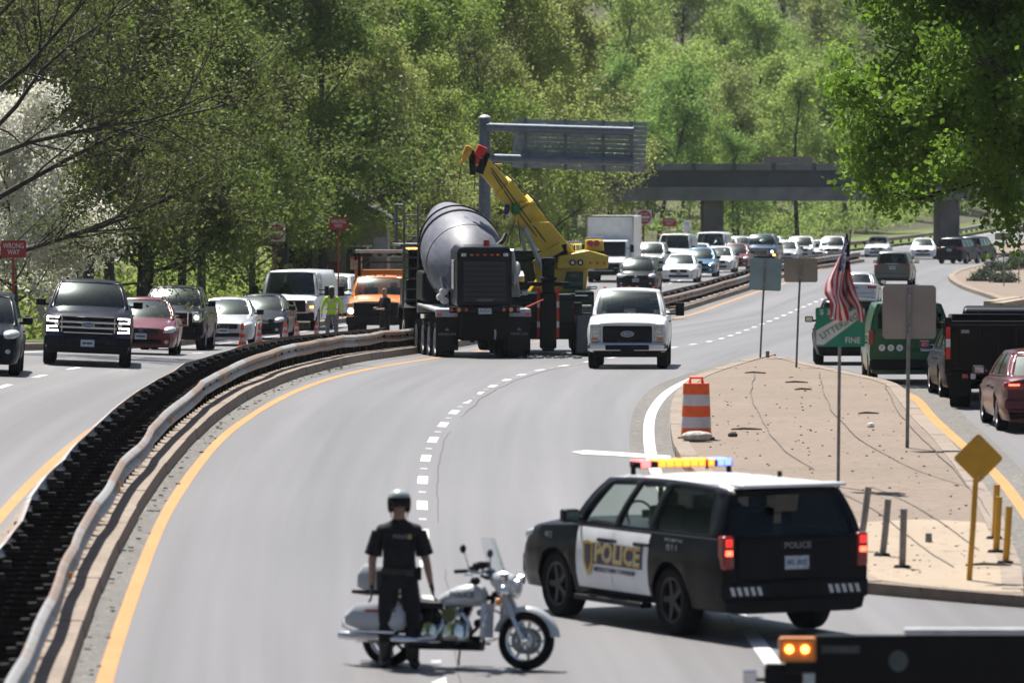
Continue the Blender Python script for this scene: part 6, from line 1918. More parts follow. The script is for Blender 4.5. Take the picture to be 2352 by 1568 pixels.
cb = MB(); cb.loft([[(x, y * k, z) for y, z in ((-1.0, .7), (1.0, .7), (1.0, 1.4), (.86, zt), (-.86, zt), (-1.0, 1.4))] for x, k, zt in ((1.5, 1, 1.84), (1.6, 1, 1.90), (2.5, 1, 1.92), (3.0, .98, 1.6), (3.1, .97, 1.35), (4.2, .95, 1.2))]); cb.build('cab', P_NAVY, dt, bevel=.05)
for s in (1, -1): Bx(dt, 'mirror', M_BLACK, [((2.7, s * 1.22, 1.45), (.10, .18, .34)), ((2.7, s * 1.08, 1.40), (.04, .3, .04))], bevel=.03)
MB().tube([(-2.2, 1.2, 1.70), (-2.2, 1.34, 1.72), (-2.2, 1.40, 1.92)], .025, 6).build('tarp_hook', M_BLACK, dt)

# ------------------------------------------------------------------ nearest truck, bottom right corner
Df = 57.0
lf = AT(2170, 1568, Df); zf = float(gz(lf.x, Df))
ft = thing('utility_trailer', 'black raised tail panel of a trailer with amber flasher box, bottom right corner', 'trailer', (lf.x, Df + 2.4, zf), R(90))
LF = Local((lf.x, Df + 2.4, zf), R(90))
p, q = LF(1876, 1457, Df), LF(2480, 1484, Df)
zt = p.z
Bx(ft, 'trailer_deck', P_BLACK, [((-.2, 0, .60), (4.2, 2.4, .14))], bevel=.03)
tg = Bx(ft, 'tail_panel', P_BLACK, [((-2.40, 0, zt / 2 + .28), (.12, 2.44, zt - .56))], bevel=.02)
Bx(tg, 'faded_print', pm('faded_print', (.05, .055, .055), rough=.6, noise=.3, nscale=40), [((-2.464, .98, zt - .13), (.008, .36, .07))], bevel=.02)
disc(tg, 'emblem', pm('dim_badge', (.05, .07, .07), rough=.3), (-2.466, .44, zt - .24), .09, .10, .012)
am = MB(); am.box(LF(1832, 1490, Df) , (.16, .355, .235)); fb = am.build('amber_flasher', M_AMBER, ft, bevel=.03)
for px in (1813, 1849):
    c = LF(px, 1490, Df - .09); disc(fb, 'bulb', M_AMBER_ON, c, .035, .035, .02)
Bx(ft, 'flasher_bracket', M_BLACK, [(LF(1840, 1530, Df), (.12, .30, .12))], bevel=.02)
Bx(ft, 'flasher_base', M_BLACK, [(LF(1800, 1549, Df + .1), (.10, .36, .22))], bevel=.02)
Bx(ft, 'flasher_plate', P_LTGREY, [(LF(1790, 1529, Df + .1), (.10, .30, .03))], bevel=.01)
Bx(ft, 'side_lamp', M_CHROME, [(LF(1722, 1556, Df + .1), (.06, .13, .16))], bevel=.02)
Bx(ft, 'lamp_arm', M_BLACK, [(LF(1765, 1560, Df + .1), (.05, .30, .04))], bevel=.01)
Bx(ft, 'top_rail', P_LTGREY, [((-2.37, -.42, zt + .035), (.16, 1.60, .05))], bevel=.015)
Bx(ft, 'chassis', M_UNDER, [((.2, 0, .48), (5.0, 1.2, .12))])
for x in (-.5, .4):
    for s in (1, -1): wheel(ft, (x, s * 1.0, .32), .32, .22, s, M_RIM_DK)
# ------------------------------------------------------------------ police vehicle
T = TYPES['police'] = dict(L=5.18, W=2.04, wb=2.95, fo=1.0, R=0.405, clr=0.31, fz=1.05, tw=0.27, arch=1.13,
    top=[(0, .98), (.015, 1.10), (.05, 1.17), (.24, 1.24), (.28, 1.22), (1, 1.22)], sh=[(0, .86), (.03, 1.02), (.10, 1.10), (.28, 1.16), (1, 1.18)],
    wid=[(0, .90), (.012, .94), (.04, .975), (.1, 1), (.93, 1), (.98, .98), (1, .955)],
    gh=dict(a0=.255, a1=.375, r1=.955, r0=.992, wb=.935, wr=.745, zf=1.18, zr=1.19, rf=1.755, rz=1.755, win=[(.075, .275), (.315, .505), (.56, .90)], arc=.05, bul=.09, rbul=.05, rr=.96, br=.985, tum=.035, crown=.03,
            wmat=[M_GLASS_CL, M_GLASS_CL, M_GLASS_DK], rwin=(.06, .94, .05, .86)))
P_POL_BLACK = paint('police_black', (0.004, 0.005, 0.008))
pv = build_vehicle(T, 'police_car', 'black and white police utility vehicle with lit roof bar, parked across the lane', 'police car', P_POL_BLACK, gf=M_GLASS_CL, gs=M_GLASS_CL, gr=M_GLASS_DK, rim=M_RIM_DK, roofm=M_WHITE_P)
L, W = T['L'], T['W'] / 2
def shell_y(T, x, z):
    t = (T['L'] / 2 - x) / T['L']
    zs = float(keyf(T['sh'], t)); z0 = T['clr']; w = T['W'] / 2 * float(keyf(T['wid'], t, .012))
    k = [0, .04, .28, .55, .72, .88, 1.0]; f = [.80, .93, .985, 1.0, .992, .975, .945]
    return float(np.interp((z - z0) / (zs - z0), k, f)) * w
def side_panel(T, x0, x1, z0, z1, s, off=.008, cut=None, nx=10, nz=9, slope=0.0):
    m = MB(); V, F = [], []
    ax_r = T['L'] / 2 - T['fo'] - T['wb']; Ra = T['R'] * T['arch'] + .03
    for i in range(nx + 1):
        for j in range(nz + 1):
            x = x0 + (x1 - x0) * i / nx; z = z0 + (z1 - z0) * j / nz
            if cut and math.hypot(x - ax_r, z - T['R']) < Ra:
                x = ax_r + math.sqrt(max(0, Ra * Ra - (z - T['R']) ** 2))
            V.append((x, s * (shell_y(T, x, z) + off), z))
    for i in range(nx):
        for j in range(nz):
            a = i * (nz + 1) + j; F.append((a, a + 1, a + nz + 2, a + nz + 1))
    n = len(V)
    V2 = [(x, y - s * .007, z) for x, y, z in V]
    m.add(V + V2, F + [tuple(i + n for i in reversed(f)) for f in F]); return m
X = lambda t: L / 2 - t * L
M_GOLD = pm('gold_lettering', (.62, .40, .06), rough=.4, noise=.05)
M_PURPLE = pm('dark_purple_decal', (.05, .045, .075), rough=.5, noise=.1)
for s in (1, -1):
    for t0, t1 in ((.305, .482), (.4845, .66)):
        d = side_panel(T, X(t0), X(t1), .42, 1.15, s, cut=True).build('door', M_WHITE_P, pv, smooth=40)
        xh = X(t1) + .22
        Bx(d, 'handle', M_BLACK, [((xh, s * (shell_y(T, xh, 1.02) + .025), 1.02), (.24, .05, .045))], bevel=.015)
    rot = LEFT if s > 0 else RIGHT
    yy = s * (W + .012)
    dk = MB().prism([(X(.34), .80), (X(.40), .98), (X(.635), .98), (X(.635), .72), (X(.39), .72)], 'y', yy - .004 * s, yy); dk.build('decal_band', M_PURPLE, pv)
    text('POLICE', .34, M_GOLD, pv, (X(.513), yy + s * .003, .845), rot, bold=.012, shear=.12, width=1.16)
    text('POLICE', .34, M_INK_W, pv, (X(.513) + s * .015, yy + s * .0015, .86), rot, bold=.020, shear=.12, width=1.18)
    text('MIDDLETOWN TOWNSHIP', .082, M_PURPLE, pv, (X(.50), yy + s * .002, .655), rot, bold=.01, width=1.05)
    sh = MB().prism([(X(.345), .98), (X(.345) - .13, 1.0), (X(.345) - .26, .98), (X(.345) - .25, .72), (X(.345) - .13, .55), (X(.345) - .01, .72)], 'y', yy + s * .004, yy + s * .007); sh.build('shield_badge', M_GOLD, pv)
    sh = MB().prism([(X(.345) - .04, .95), (X(.345) - .13, .96), (X(.345) - .22, .95), (X(.345) - .21, .75), (X(.345) - .13, .63), (X(.345) - .05, .75)], 'y', yy + s * .007, yy + s * .009); sh.build('shield_badge', M_PURPLE, pv)
    text('911', .20, M_INK_G, pv, (X(.775), s * (shell_y(T, X(.775), 1.0) + .012), .985), rot, bold=.02)
    text('EMERGENCY DIAL', .055, M_INK_G, pv, (X(.775), s * (shell_y(T, X(.775), 1.12) + .012), 1.11), rot)
    text('44-2', .11, M_INK_G, pv, (X(.16), s * (shell_y(T, X(.16), 1.02) + .02), 1.0), rot, bold=.02)
    Bx(pv, 'running_board', M_BLACK, [((X(.48), s * (W - .02), .30), (1.75, .16, .07))], bevel=.02)
    # white edge of the rear door frame, tail lamps, diagonal bumper stripes
    tl = Bx(pv, 'tail_light', M_TAIL, [((-L / 2 + .05, s * (W - .115), 1.03), (.16, .15, .40))], bevel=.03)
    Bx(tl, 'lamp', M_TAIL_ON, [((-L / 2 - .033, s * (W - .115), 1.03), (.012, .09, .06))], bevel=.005)
    Bx(tl, 'lamp', pm('tail_glow', (.6, .03, .02), rough=.3, noise=0, emit=(1, .03, .02), estr=.7), [((-L / 2 - .033, s * (W - .115), 1.15), (.010, .09, .09)), ], bevel=.005)
    for k in range(5):
        y0 = s * (.48 + .09 * k)
        MB().prism([(y0 - .02, .53), (y0 + .025, .53), (y0 + .05 * 1 + .01, .63), (y0 + .01, .63)], 'x', -L / 2 - .048, -L / 2 - .041).build('bumper_stripe', M_INK_W, pv)
Bx(pv, 'bumper', M_BLACK, [((-L / 2 + .06, 0, .58), (.20, 1.98, .24))], bevel=.05)
Bx(pv, 'bumper_lower', M_UNDER, [((-L / 2 + .10, 0, .42), (.18, 1.8, .12))], bevel=.03)
Bx(pv, 'front_bumper', M_BLACK, [((L / 2 - .02, 0, .60), (.18, 1.86, .30))], bevel=.06)
front_car(pv, T, '', P_POL_BLACK)
tgp = Bx(pv, 'tailgate', P_POL_BLACK, [((-L / 2 - .0, 0, .95), (.05, 1.56, .52))], bevel=.04)
Bx(tgp, 'plate_recess', M_BLACK, [((-L / 2 - .028, 0, .90), (.012, .48, .22))], bevel=.01)
plate(pv, -L / 2 - .042, .90, rear=True, txt='MG 3857J', w=.32)
text('POLICE', .10, M_INK_G, pv, (-L / 2 - .03, -.02, 1.10), REAR, bold=.02, width=.36)
Bx(pv, 'notice', pm('dim_notice', (.08, .07, .055), rough=.7), [((-L / 2 + .0, .12, 1.60), (.01, .30, .20), rotm(ry=R(-14)))])
Bx(pv, 'trim', M_BLACK, [((-L / 2 - .03, 0, 1.165), (.03, 1.3, .03))], bevel=.01)
Bx(pv, 'spoiler', M_WHITE_P, [((X(.955) - .06, 0, 1.80), (.34, 1.40, .04))], bevel=.015)
for s in (1, -1):
    Bx(pv, 'roof_channel', M_WHITE_P, [((X(.66), s * .685, 1.795), (2.3, .03, .02))], bevel=.008)
# light bar: legs, housing, segments
lbz = 1.925
lbar = Bx(pv, 'light_bar', M_BLACK, [((X(.46), 0, lbz), (.26, 1.30, .08))], bevel=.02)
for s in (1, -1): Bx(lbar, 'bar_leg', M_BLACK, [((X(.46), s * .66, lbz - .07), (.06, .05, .17))], bevel=.01)
segs = [(.56, .14, lamp('red_strobe', (1.0, .12, .12), 2.0)), (.0, .78, lamp('amber_strobe', (1.0, .21, .02), 2.0)), (-.53, .20, lamp('blue_strobe', (.12, .18, 1.0), 2.2))]
for y, w_, mm in segs:
    n_ = max(1, int(w_ / .098))
    for k in range(n_):
        Bx(lbar, 'light_segment', mm, [((X(.46), y - w_ / 2 + (k + .5) * w_ / n_, lbz + .012), (.29, w_ / n_ - .012, .085))], bevel=.01)
MB().cyl((X(.62), .1, 1.90), (X(.62), .1, 2.02), .018, n=8).build('antenna', M_BLACK, pv)
MB().cyl((X(.86), -.2, 1.86), (X(.86), -.2, 1.93), .03, n=8).build('antenna', M_BLACK, pv)
# cage between front and rear seats
Bx(pv, 'partition', M_BLACK, [((X(.52), 0, 1.35), (.03, 1.4, .10)), ((X(.52), .45, 1.55), (.03, .06, .36)), ((X(.52), -.45, 1.55), (.03, .06, .36)), ((X(.52), 0, 1.70), (.03, 1.3, .06))])
pvx = G(1560, 1457)
th = R(90 + 27)
fwd = Vector((math.cos(th), math.sin(th), 0)); lft = Vector((-fwd.y, fwd.x, 0))
# left rear wheel stands at the traced spot
c = pvx - (fwd * (L / 2 - T['fo'] - T['wb']) + lft * (W - .14))
pv.location = (c.x, c.y, float(gz(c.x, c.y))); pv.rotation_euler = (0, 0, th)

# ------------------------------------------------------------------ police motorcycle
P_MOTO = paint('motorcycle_white', (.42, .44, .47))
M_ENG = pm('engine_alloy', (.25, .26, .28), rough=.3, metal=.8, noise=.15)
mo = thing('police_motorcycle', 'white police touring motorcycle parked sideways behind the officer', 'motorcycle')
def moto_wheel(x, r, w, front):
    o = MB().lathe([(.70 * r, -w * .35), (.82 * r, -w / 2), (.95 * r, -w * .42), (r, -w * .12), (r, w * .12), (.95 * r, w * .42), (.82 * r, w / 2), (.70 * r, w * .35)], (0, 0, 0), (0, 1, 0), n=36, close=True).build('wheel', M_TYRE, mo, smooth=45)
    o.location = (x, 0, r)
    m = MB().lathe([(.735 * r, -w * .32), (.66 * r, -w * .30), (.64 * r, 0), (.66 * r, w * .30), (.735 * r, w * .32)], (0, 0, 0), (0, 1, 0), n=36, close=True)
    for k in range(9):
        a = 2 * math.pi * k / 9
        m.box((math.cos(a) * .40 * r, 0, math.sin(a) * .40 * r), (.56 * r, w * .28, .085 * r), Matrix.Rotation(-a, 3, 'Y'))
    m.cyl((0, -w * .5, 0), (0, w * .5, 0), .13 * r, n=14)
    m.build('rim', M_CHROME, o, smooth=40)
    for s in ((1, -1) if front else (-1,)):
        MB().lathe([(.30 * r, s * w * .60), (.46 * r, s * w * .60), (.46 * r, s * w * .66), (.30 * r, s * w * .66)], (0, 0, 0), (0, 1, 0), n=28, close=True).build('brake_disc', M_ENG, o, smooth=40)
FX, RX, WR_ = .82, -.80, .325
moto_wheel(FX, WR_, .14, True); moto_wheel(RX, WR_, .17, False)
def fender(x, r, a0, a1, w, name):
    rings = []
    for k in range(15):
        a = R(a0 + (a1 - a0) * k / 14)
        ring = []
        for y, dr in ((-w, -.05), (-w * .85, -.008), (-w * .45, .010), (0, .016), (w * .45, .010), (w * .85, -.008), (w, -.05), (w * .9, -.055), (0, .002), (-w * .9, -.055)):
            ring.append((x + (r + dr) * math.cos(a), y, WR_ + (r + dr) * math.sin(a)))
        rings.append(ring)
    return MB().loft(rings).build(name, P_MOTO, mo, smooth=50)
fender(FX, .375, 8, 165, .105, 'front_fender'); fender(RX, .385, 40, 190, .125, 'rear_fender')
# fork, headlamp, fairing shield, handlebar
for s in (1, -1):
    MB().tube([(FX, s * .10, WR_), (.46, s * .10, .98)], [.034, .028], 10).build('fork_leg', M_CHROME, mo, smooth=40)
    MB().tube([(.68, s * .105, .58), (.47, s * .105, .97)], .045, 10).build('fork_cover', P_MOTO, mo, smooth=40)
MB().ball((.62, 0, .93), (.10, .105, .105), 16, 10).build('headlamp_shell', M_CHROME, mo, smooth=60)
disc(mo, 'headlamp', M_LENS, (.70, 0, .93), .085, .085, .04)
for s in (1, -1):
    MB().ball((.60, s * .21, .86), (.055, .065, .065), 12, 8).build('auxiliary_lamp', M_CHROME, mo, smooth=60)
    MB().ball((.56, s * .24, .74), (.04, .045, .045), 10, 6).build('indicator', M_AMBER, mo, smooth=60)
nac = MB().loft([[(x, y * w, z + zz * h) for y, zz in ((-1, 0), (-.7, .8), (0, 1), (.7, .8), (1, 0), (.7, -.8), (0, -1), (-.7, -.8))] for x, w, z, h in ((.38, .07, 1.0, .06), (.46, .13, .98, .11), (.58, .14, .95, .13), (.66, .11, .93, .12))]).build('nacelle', P_MOTO, mo, smooth=50)
V_, F_ = [], []
for i in range(9):
    for j in range(7):
        u = -1 + 2 * i / 8; v = j / 6
        V_.append((.56 - .17 * v - .10 * u * u, u * (.26 - .10 * v * v), 1.0 + .46 * v))
for i in range(8):
    for j in range(6):
        a = i * 7 + j; F_.append((a, a + 1, a + 8, a + 7))
n_ = len(V_)
MB().add(V_ + [(x - .005, y, z) for x, y, z in V_], F_ + [tuple(k + n_ for k in reversed(f)) for f in F_]).build('windshield', glass('moto_shield', (.95, .96, .96), f0=.03), mo, smooth=60)
MB().tube([(.14, .43, 1.06), (.20, .36, 1.07), (.36, .16, 1.05), (.40, 0, 1.03), (.36, -.16, 1.05), (.20, -.36, 1.07), (.14, -.43, 1.06)], .016, 8).build('handlebar', M_CHROME, mo, smooth=40)
for s in (1, -1):
    MB().tube([(.10, s * .46, 1.055), (.22, s * .37, 1.07)], .023, 8).build('grip', M_BLACK, mo, smooth=40)
    MB().tube([(.24, s * .36, 1.08), (.20, s * .44, 1.28)], .009, 6).build('mirror_stem', M_CHROME, mo)
    o = MB().ball((.19, s * .46, 1.31), (.03, .07, .05), 12, 8).build('mirror', M_BLACK, mo, smooth=60)
    MB().tube([(.26, s * .30, 1.06), (.30, s * .42, 1.02), (.22, s * .48, 1.02)], .008, 6).build('lever', M_CHROME, mo)
MB().ball((.30, -.30, 1.13), (.05, .05, .045), 10, 6).build('siren_control', M_BLACK, mo, smooth=60)
MB().ball((.26, -.20, .97), (.06, .05, .05), 10, 6).build('switch_box', M_BLACK, mo, smooth=60)
# front emergency lamps
for s in (1, -1): MB().cyl((.66, s * .30, 1.02), (.60, s * .30, 1.02), .055, n=12).build('pursuit_lamp', M_CHROME, mo, smooth=40)
# tank, seat, frame
tank = MB().loft([[(x, y * w, z + zz * h) for y, zz in ((0, 1), (.55, .88), (.95, .35), (1, -.2), (.8, -.8), (.3, -1), (-.3, -1), (-.8, -.8), (-1, -.2), (-.95, .35), (-.55, .88))] for x, w, z, h in ((.34, .05, .80, .05), (.30, .13, .81, .11), (.18, .175, .82, .135), (.02, .18, .80, .125), (-.12, .15, .765, .095), (-.24, .07, .73, .05))]).build('fuel_tank', P_MOTO, mo, smooth=50)
text('POLICE', .09, M_PURPLE, tank, (.10, -.181, .81), RIGHT, bold=.02)
MB().cyl((.16, 0, .94), (.16, 0, .965), .05, n=14).build('filler_cap', M_CHROME, tank, smooth=40)
MB().loft([[(x, y * w, z + zz * h) for y, zz in ((-1, -.8), (-1, .4), (-.6, 1), (.6, 1), (1, .4), (1, -.8))] for x, w, z, h in ((-.10, .10, .70, .06), (-.25, .17, .69, .06), (-.45, .20, .70, .07), (-.60, .19, .74, .06), (-.68, .16, .75, .04))]).build('seat', M_BLACK, mo, smooth=50)
MB().tube([(.42, 0, .86), (.36, 0, .45), (.20, 0, .26), (-.45, 0, .26), (-.62, 0, .45)], .028, 8).build('frame_tube', M_BLACK, mo, smooth=40)
MB().tube([(.40, 0, .80), (-.30, 0, .66), (-.80, 0, .60)], .03, 8).build('frame_tube', M_BLACK, mo, smooth=40)
# v-twin engine
MB().cyl((-.02, -.15, .40), (-.02, .15, .40), .16, n=20).build('crankcase', M_ENG, mo, smooth=40)
Bx(mo, 'gearbox', M_ENG, [((-.28, 0, .40), (.32, .26, .22))], bevel=.04)
for a in (22, -22):
    d_ = Vector((math.sin(R(a)), 0, math.cos(R(a)))); o_ = Vector((-.02, 0, .40)) + d_ * .13
    pr_ = []
    for k in range(9): pr_ += [(.085, k * .023), (.085, k * .023 + .009), (.062, k * .023 + .010), (.062, k * .023 + .022)]
    cyl_ = MB().lathe([(.02, 0)] + pr_ + [(.02, .21)], o_, d_, n=20).build('cylinder', M_BLACK, mo, smooth=30)
    MB().ball(o_ + d_ * .24, (.085, .075, .05), 12, 8).build('rocker_cover', M_CHROME, cyl_, smooth=60)
    MB().tube([o_ + Vector((0, -.10, 0)), o_ + d_ * .20 + Vector((0, -.11, 0))], .012, 6).build('pushrod_tube', M_CHROME, cyl_)
MB().cyl((-.02, -.15, .58), (-.02, -.25, .58), .10, .085, n=20).build('air_cleaner', M_CHROME, mo, smooth=40)
MB().lathe([(.02, 0), (.10, 0), (.13, -.02), (.125, -.04), (.02, -.05)], (.02, -.16, .38), (0, 1, 0), n=20).build('cam_cover', M_CHROME, mo, smooth=40)
# exhaust
MB().tube([(.10, -.14, .60), (.20, -.20, .50), (.20, -.23, .34), (.06, -.24, .27), (-.40, -.25, .26)], .026, 10).build('exhaust_header', M_CHROME, mo, smooth=50)
MB().tube([(-.12, -.14, .60), (-.10, -.22, .46), (-.18, -.25, .32), (-.40, -.26, .30)], .026, 10).build('exhaust_header', M_CHROME, mo, smooth=50)
MB().tube([(-.36, -.27, .285), (-.50, -.28, .285), (-1.18, -.29, .315), (-1.30, -.29, .32)], [.035, .052, .055, .045], 12).build('muffler', M_CHROME, mo, smooth=50)
MB().tube([(-.36, .27, .285), (-1.18, .29, .315), (-1.30, .29, .32)], [.05, .055, .045], 12).build('muffler', M_CHROME, mo, smooth=50)
Bx(mo, 'engine_cradle', M_BLACK, [((-.08, 0, .28), (.78, .20, .16))], bevel=.03)
Bx(mo, 'battery_box', M_BLACK, [((-.36, 0, .52), (.26, .26, .24))], bevel=.04)
Bx(mo, 'oil_cooler', M_BLACK, [((.33, 0, .46), (.06, .22, .22))], bevel=.02)
Bx(mo, 'inner_fender', M_BLACK, [((-.62, 0, .50), (.30, .22, .26))], bevel=.05)
MB().ball((.34, 0, 1.06), (.09, .13, .07), 14, 8).build('instrument_pod', M_BLACK, mo, smooth=60)
Bx(mo, 'radar_unit', M_BLACK, [((.22, .18, 1.16), (.14, .09, .09))], bevel=.02)
Bx(mo, 'radio_box', M_BLACK, [((.20, -.10, 1.10), (.10, .12, .07))], bevel=.02)
Bx(mo, 'fork_brace', M_BLACK, [((.50, 0, .84), (.10, .22, .10))], bevel=.03)
MB().tube([(.44, -.13, .70), (.34, -.17, .50), (.10, -.18, .24), (-.40, -.20, .22)], .022, 8).build('frame_tube', M_BLACK, mo, smooth=40)
MB().tube([(.10, -.33, .26), (-.30, -.33, .24), (-.45, -.30, .22)], .03, 8).build('exhaust_shield', M_BLACK, mo, smooth=40)
MB().lathe([(.02, 0), (.085, 0), (.10, -.015), (.095, -.035), (.02, -.04)], (-.28, -.15, .40), (0, 1, 0), n=20).build('gear_cover', M_CHROME, mo, smooth=40)
# saddlebags, tour box, guards, boards
for s in (1, -1):
    sb = MB().loft([[(x, s * (.17 + .24 * k), z) for k, z in ((0, zb), (.8, zb), (1, zb + .06), (1, zt_ - .06), (.8, zt_), (0, zt_))] for x, zb, zt_ in ((-.50, .44, .58), (-.56, .40, .66), (-.80, .385, .70), (-1.08, .40, .68), (-1.20, .44, .58))]).build('saddlebag', P_MOTO, mo, smooth=40)
    Bx(sb, 'reflector', M_TAIL, [((-.85, s * .415, .60), (.22, .012, .03))], bevel=.004)
    Bx(sb, 'latch', M_CHROME, [((-.62, s * .415, .60), (.06, .012, .04))], bevel=.004)
    MB().tube([(-.58, s * .40, .40), (-.60, s * .44, .36), (-1.10, s * .44, .37), (-1.22, s * .40, .42), (-1.24, s * .34, .50)], .014, 6).build('bag_guard', M_CHROME, mo)
    MB().tube([(.40, s * .06, .66), (.44, s * .30, .62), (.44, s * .38, .50), (.40, s * .30, .36), (.30, s * .08, .30)], .018, 8).build('engine_guard', M_CHROME, mo, smooth=50)
    lf_ = MB().loft([[(x + .02, s * y, z) for y, x in ((.16, .46), (.36, .42), (.38, .38), (.16, .42))] for z in (.34, .40, .55, .68, .72)]).build('lower_fairing', P_MOTO, mo, smooth=40)
    Bx(mo, 'floorboard', M_BLACK, [((.10, s * .30, .29), (.36, .13, .025))], bevel=.01)
tb = MB().loft([[(x, y * .25, z) for y, z in ((-1, zb), (1, zb), (1.05, zb + .08), (1, zt_ - .05), (.85, zt_), (-.85, zt_), (-1, zt_ - .05), (-1.05, zb + .08))] for x, zb, zt_ in ((-.76, .86, 1.06), (-.80, .84, 1.12), (-1.06, .84, 1.13), (-1.12, .87, 1.05))]).build('tour_box', P_MOTO, mo, smooth=40)
Bx(mo, 'box_rack', M_BLACK, [((-.95, 0, .815), (.48, .50, .04)), ((-.85, 0, .74), (.05, .2, .14))], bevel=.01)
Bx(mo, 'tail_lamp', M_TAIL, [((-1.19, 0, .62), (.05, .12, .08))], bevel=.02)
MB().tube([(-.02, .18, .28), (-.10, .36, .02)], .014, 6).build('kickstand', M_BLACK, mo)
MB().tube([(.30, -.12, .55), (.42, -.16, .60), (.55, -.12, .80), (.42, -.10, 1.0)], .008, 5).build('cable', M_BLACK, mo)
for k, (x_, z_, r_) in enumerate(((.28, .50, .05), (.30, .62, .04), (-.20, .52, .05), (-.42, .55, .06), (-.40, .36, .07))):
    MB().ball((x_, -.12, z_), r_, 10, 6).build('engine_fitting', M_ENG if k % 2 else M_BLACK, mo, smooth=60)
pmx = G(1047, 1533)
mo.location = (pmx.x, pmx.y, pmx.z); mo.rotation_euler = (R(-7), 0, R(-19))
mo.rotation_mode = 'XYZ'

# ------------------------------------------------------------------ people
M_SKIN = pm('skin', (.30, .17, .12), rough=.55, noise=.08)
M_CLOTH_BK = pm('black_uniform', (.006, .006, .009), rough=.9, noise=.2, nscale=16, bump=1.0)
M_LEATHER = pm('black_leather', (.010, .010, .010), rough=.35, noise=.1)
def person_mesh(J, E, mats, pick, name='body'):
    """J: joint name -> (x, y, z, rx, ry); E: edges; grows one continuous skin"""
    names = list(J)
    me = bpy.data.meshes.new('tmp_person')
    me.from_pydata([J[n][:3] for n in names], [(names.index(a), names.index(b)) for a, b in E], [])
    o = bpy.data.objects.new('tmp_person', me); COL.objects.link(o)
    sk = o.modifiers.new('skin', 'SKIN'); sk.branch_smoothing = .4; sk.use_x_symmetry = False; sk.use_smooth_shade = True
    for i, n in enumerate(names):
        v = me.skin_vertices[0].data[i]
        v.radius = J[n][3:5]
        v.use_root = (n == 'pelvis')
    ss = o.modifiers.new('sub', 'SUBSURF'); ss.levels = 2; ss.render_levels = 2
    dg = bpy.context.evaluated_depsgraph_get()
    out = bpy.data.meshes.new_from_object(o.evaluated_get(dg))
    bpy.data.objects.remove(o)
    out.materials.clear()
    for m_ in mats: out.materials.append(m_)
    for p_ in out.polygons:
        p_.material_index = pick(p_.center); p_.use_smooth = True
    out.name = name
    return out

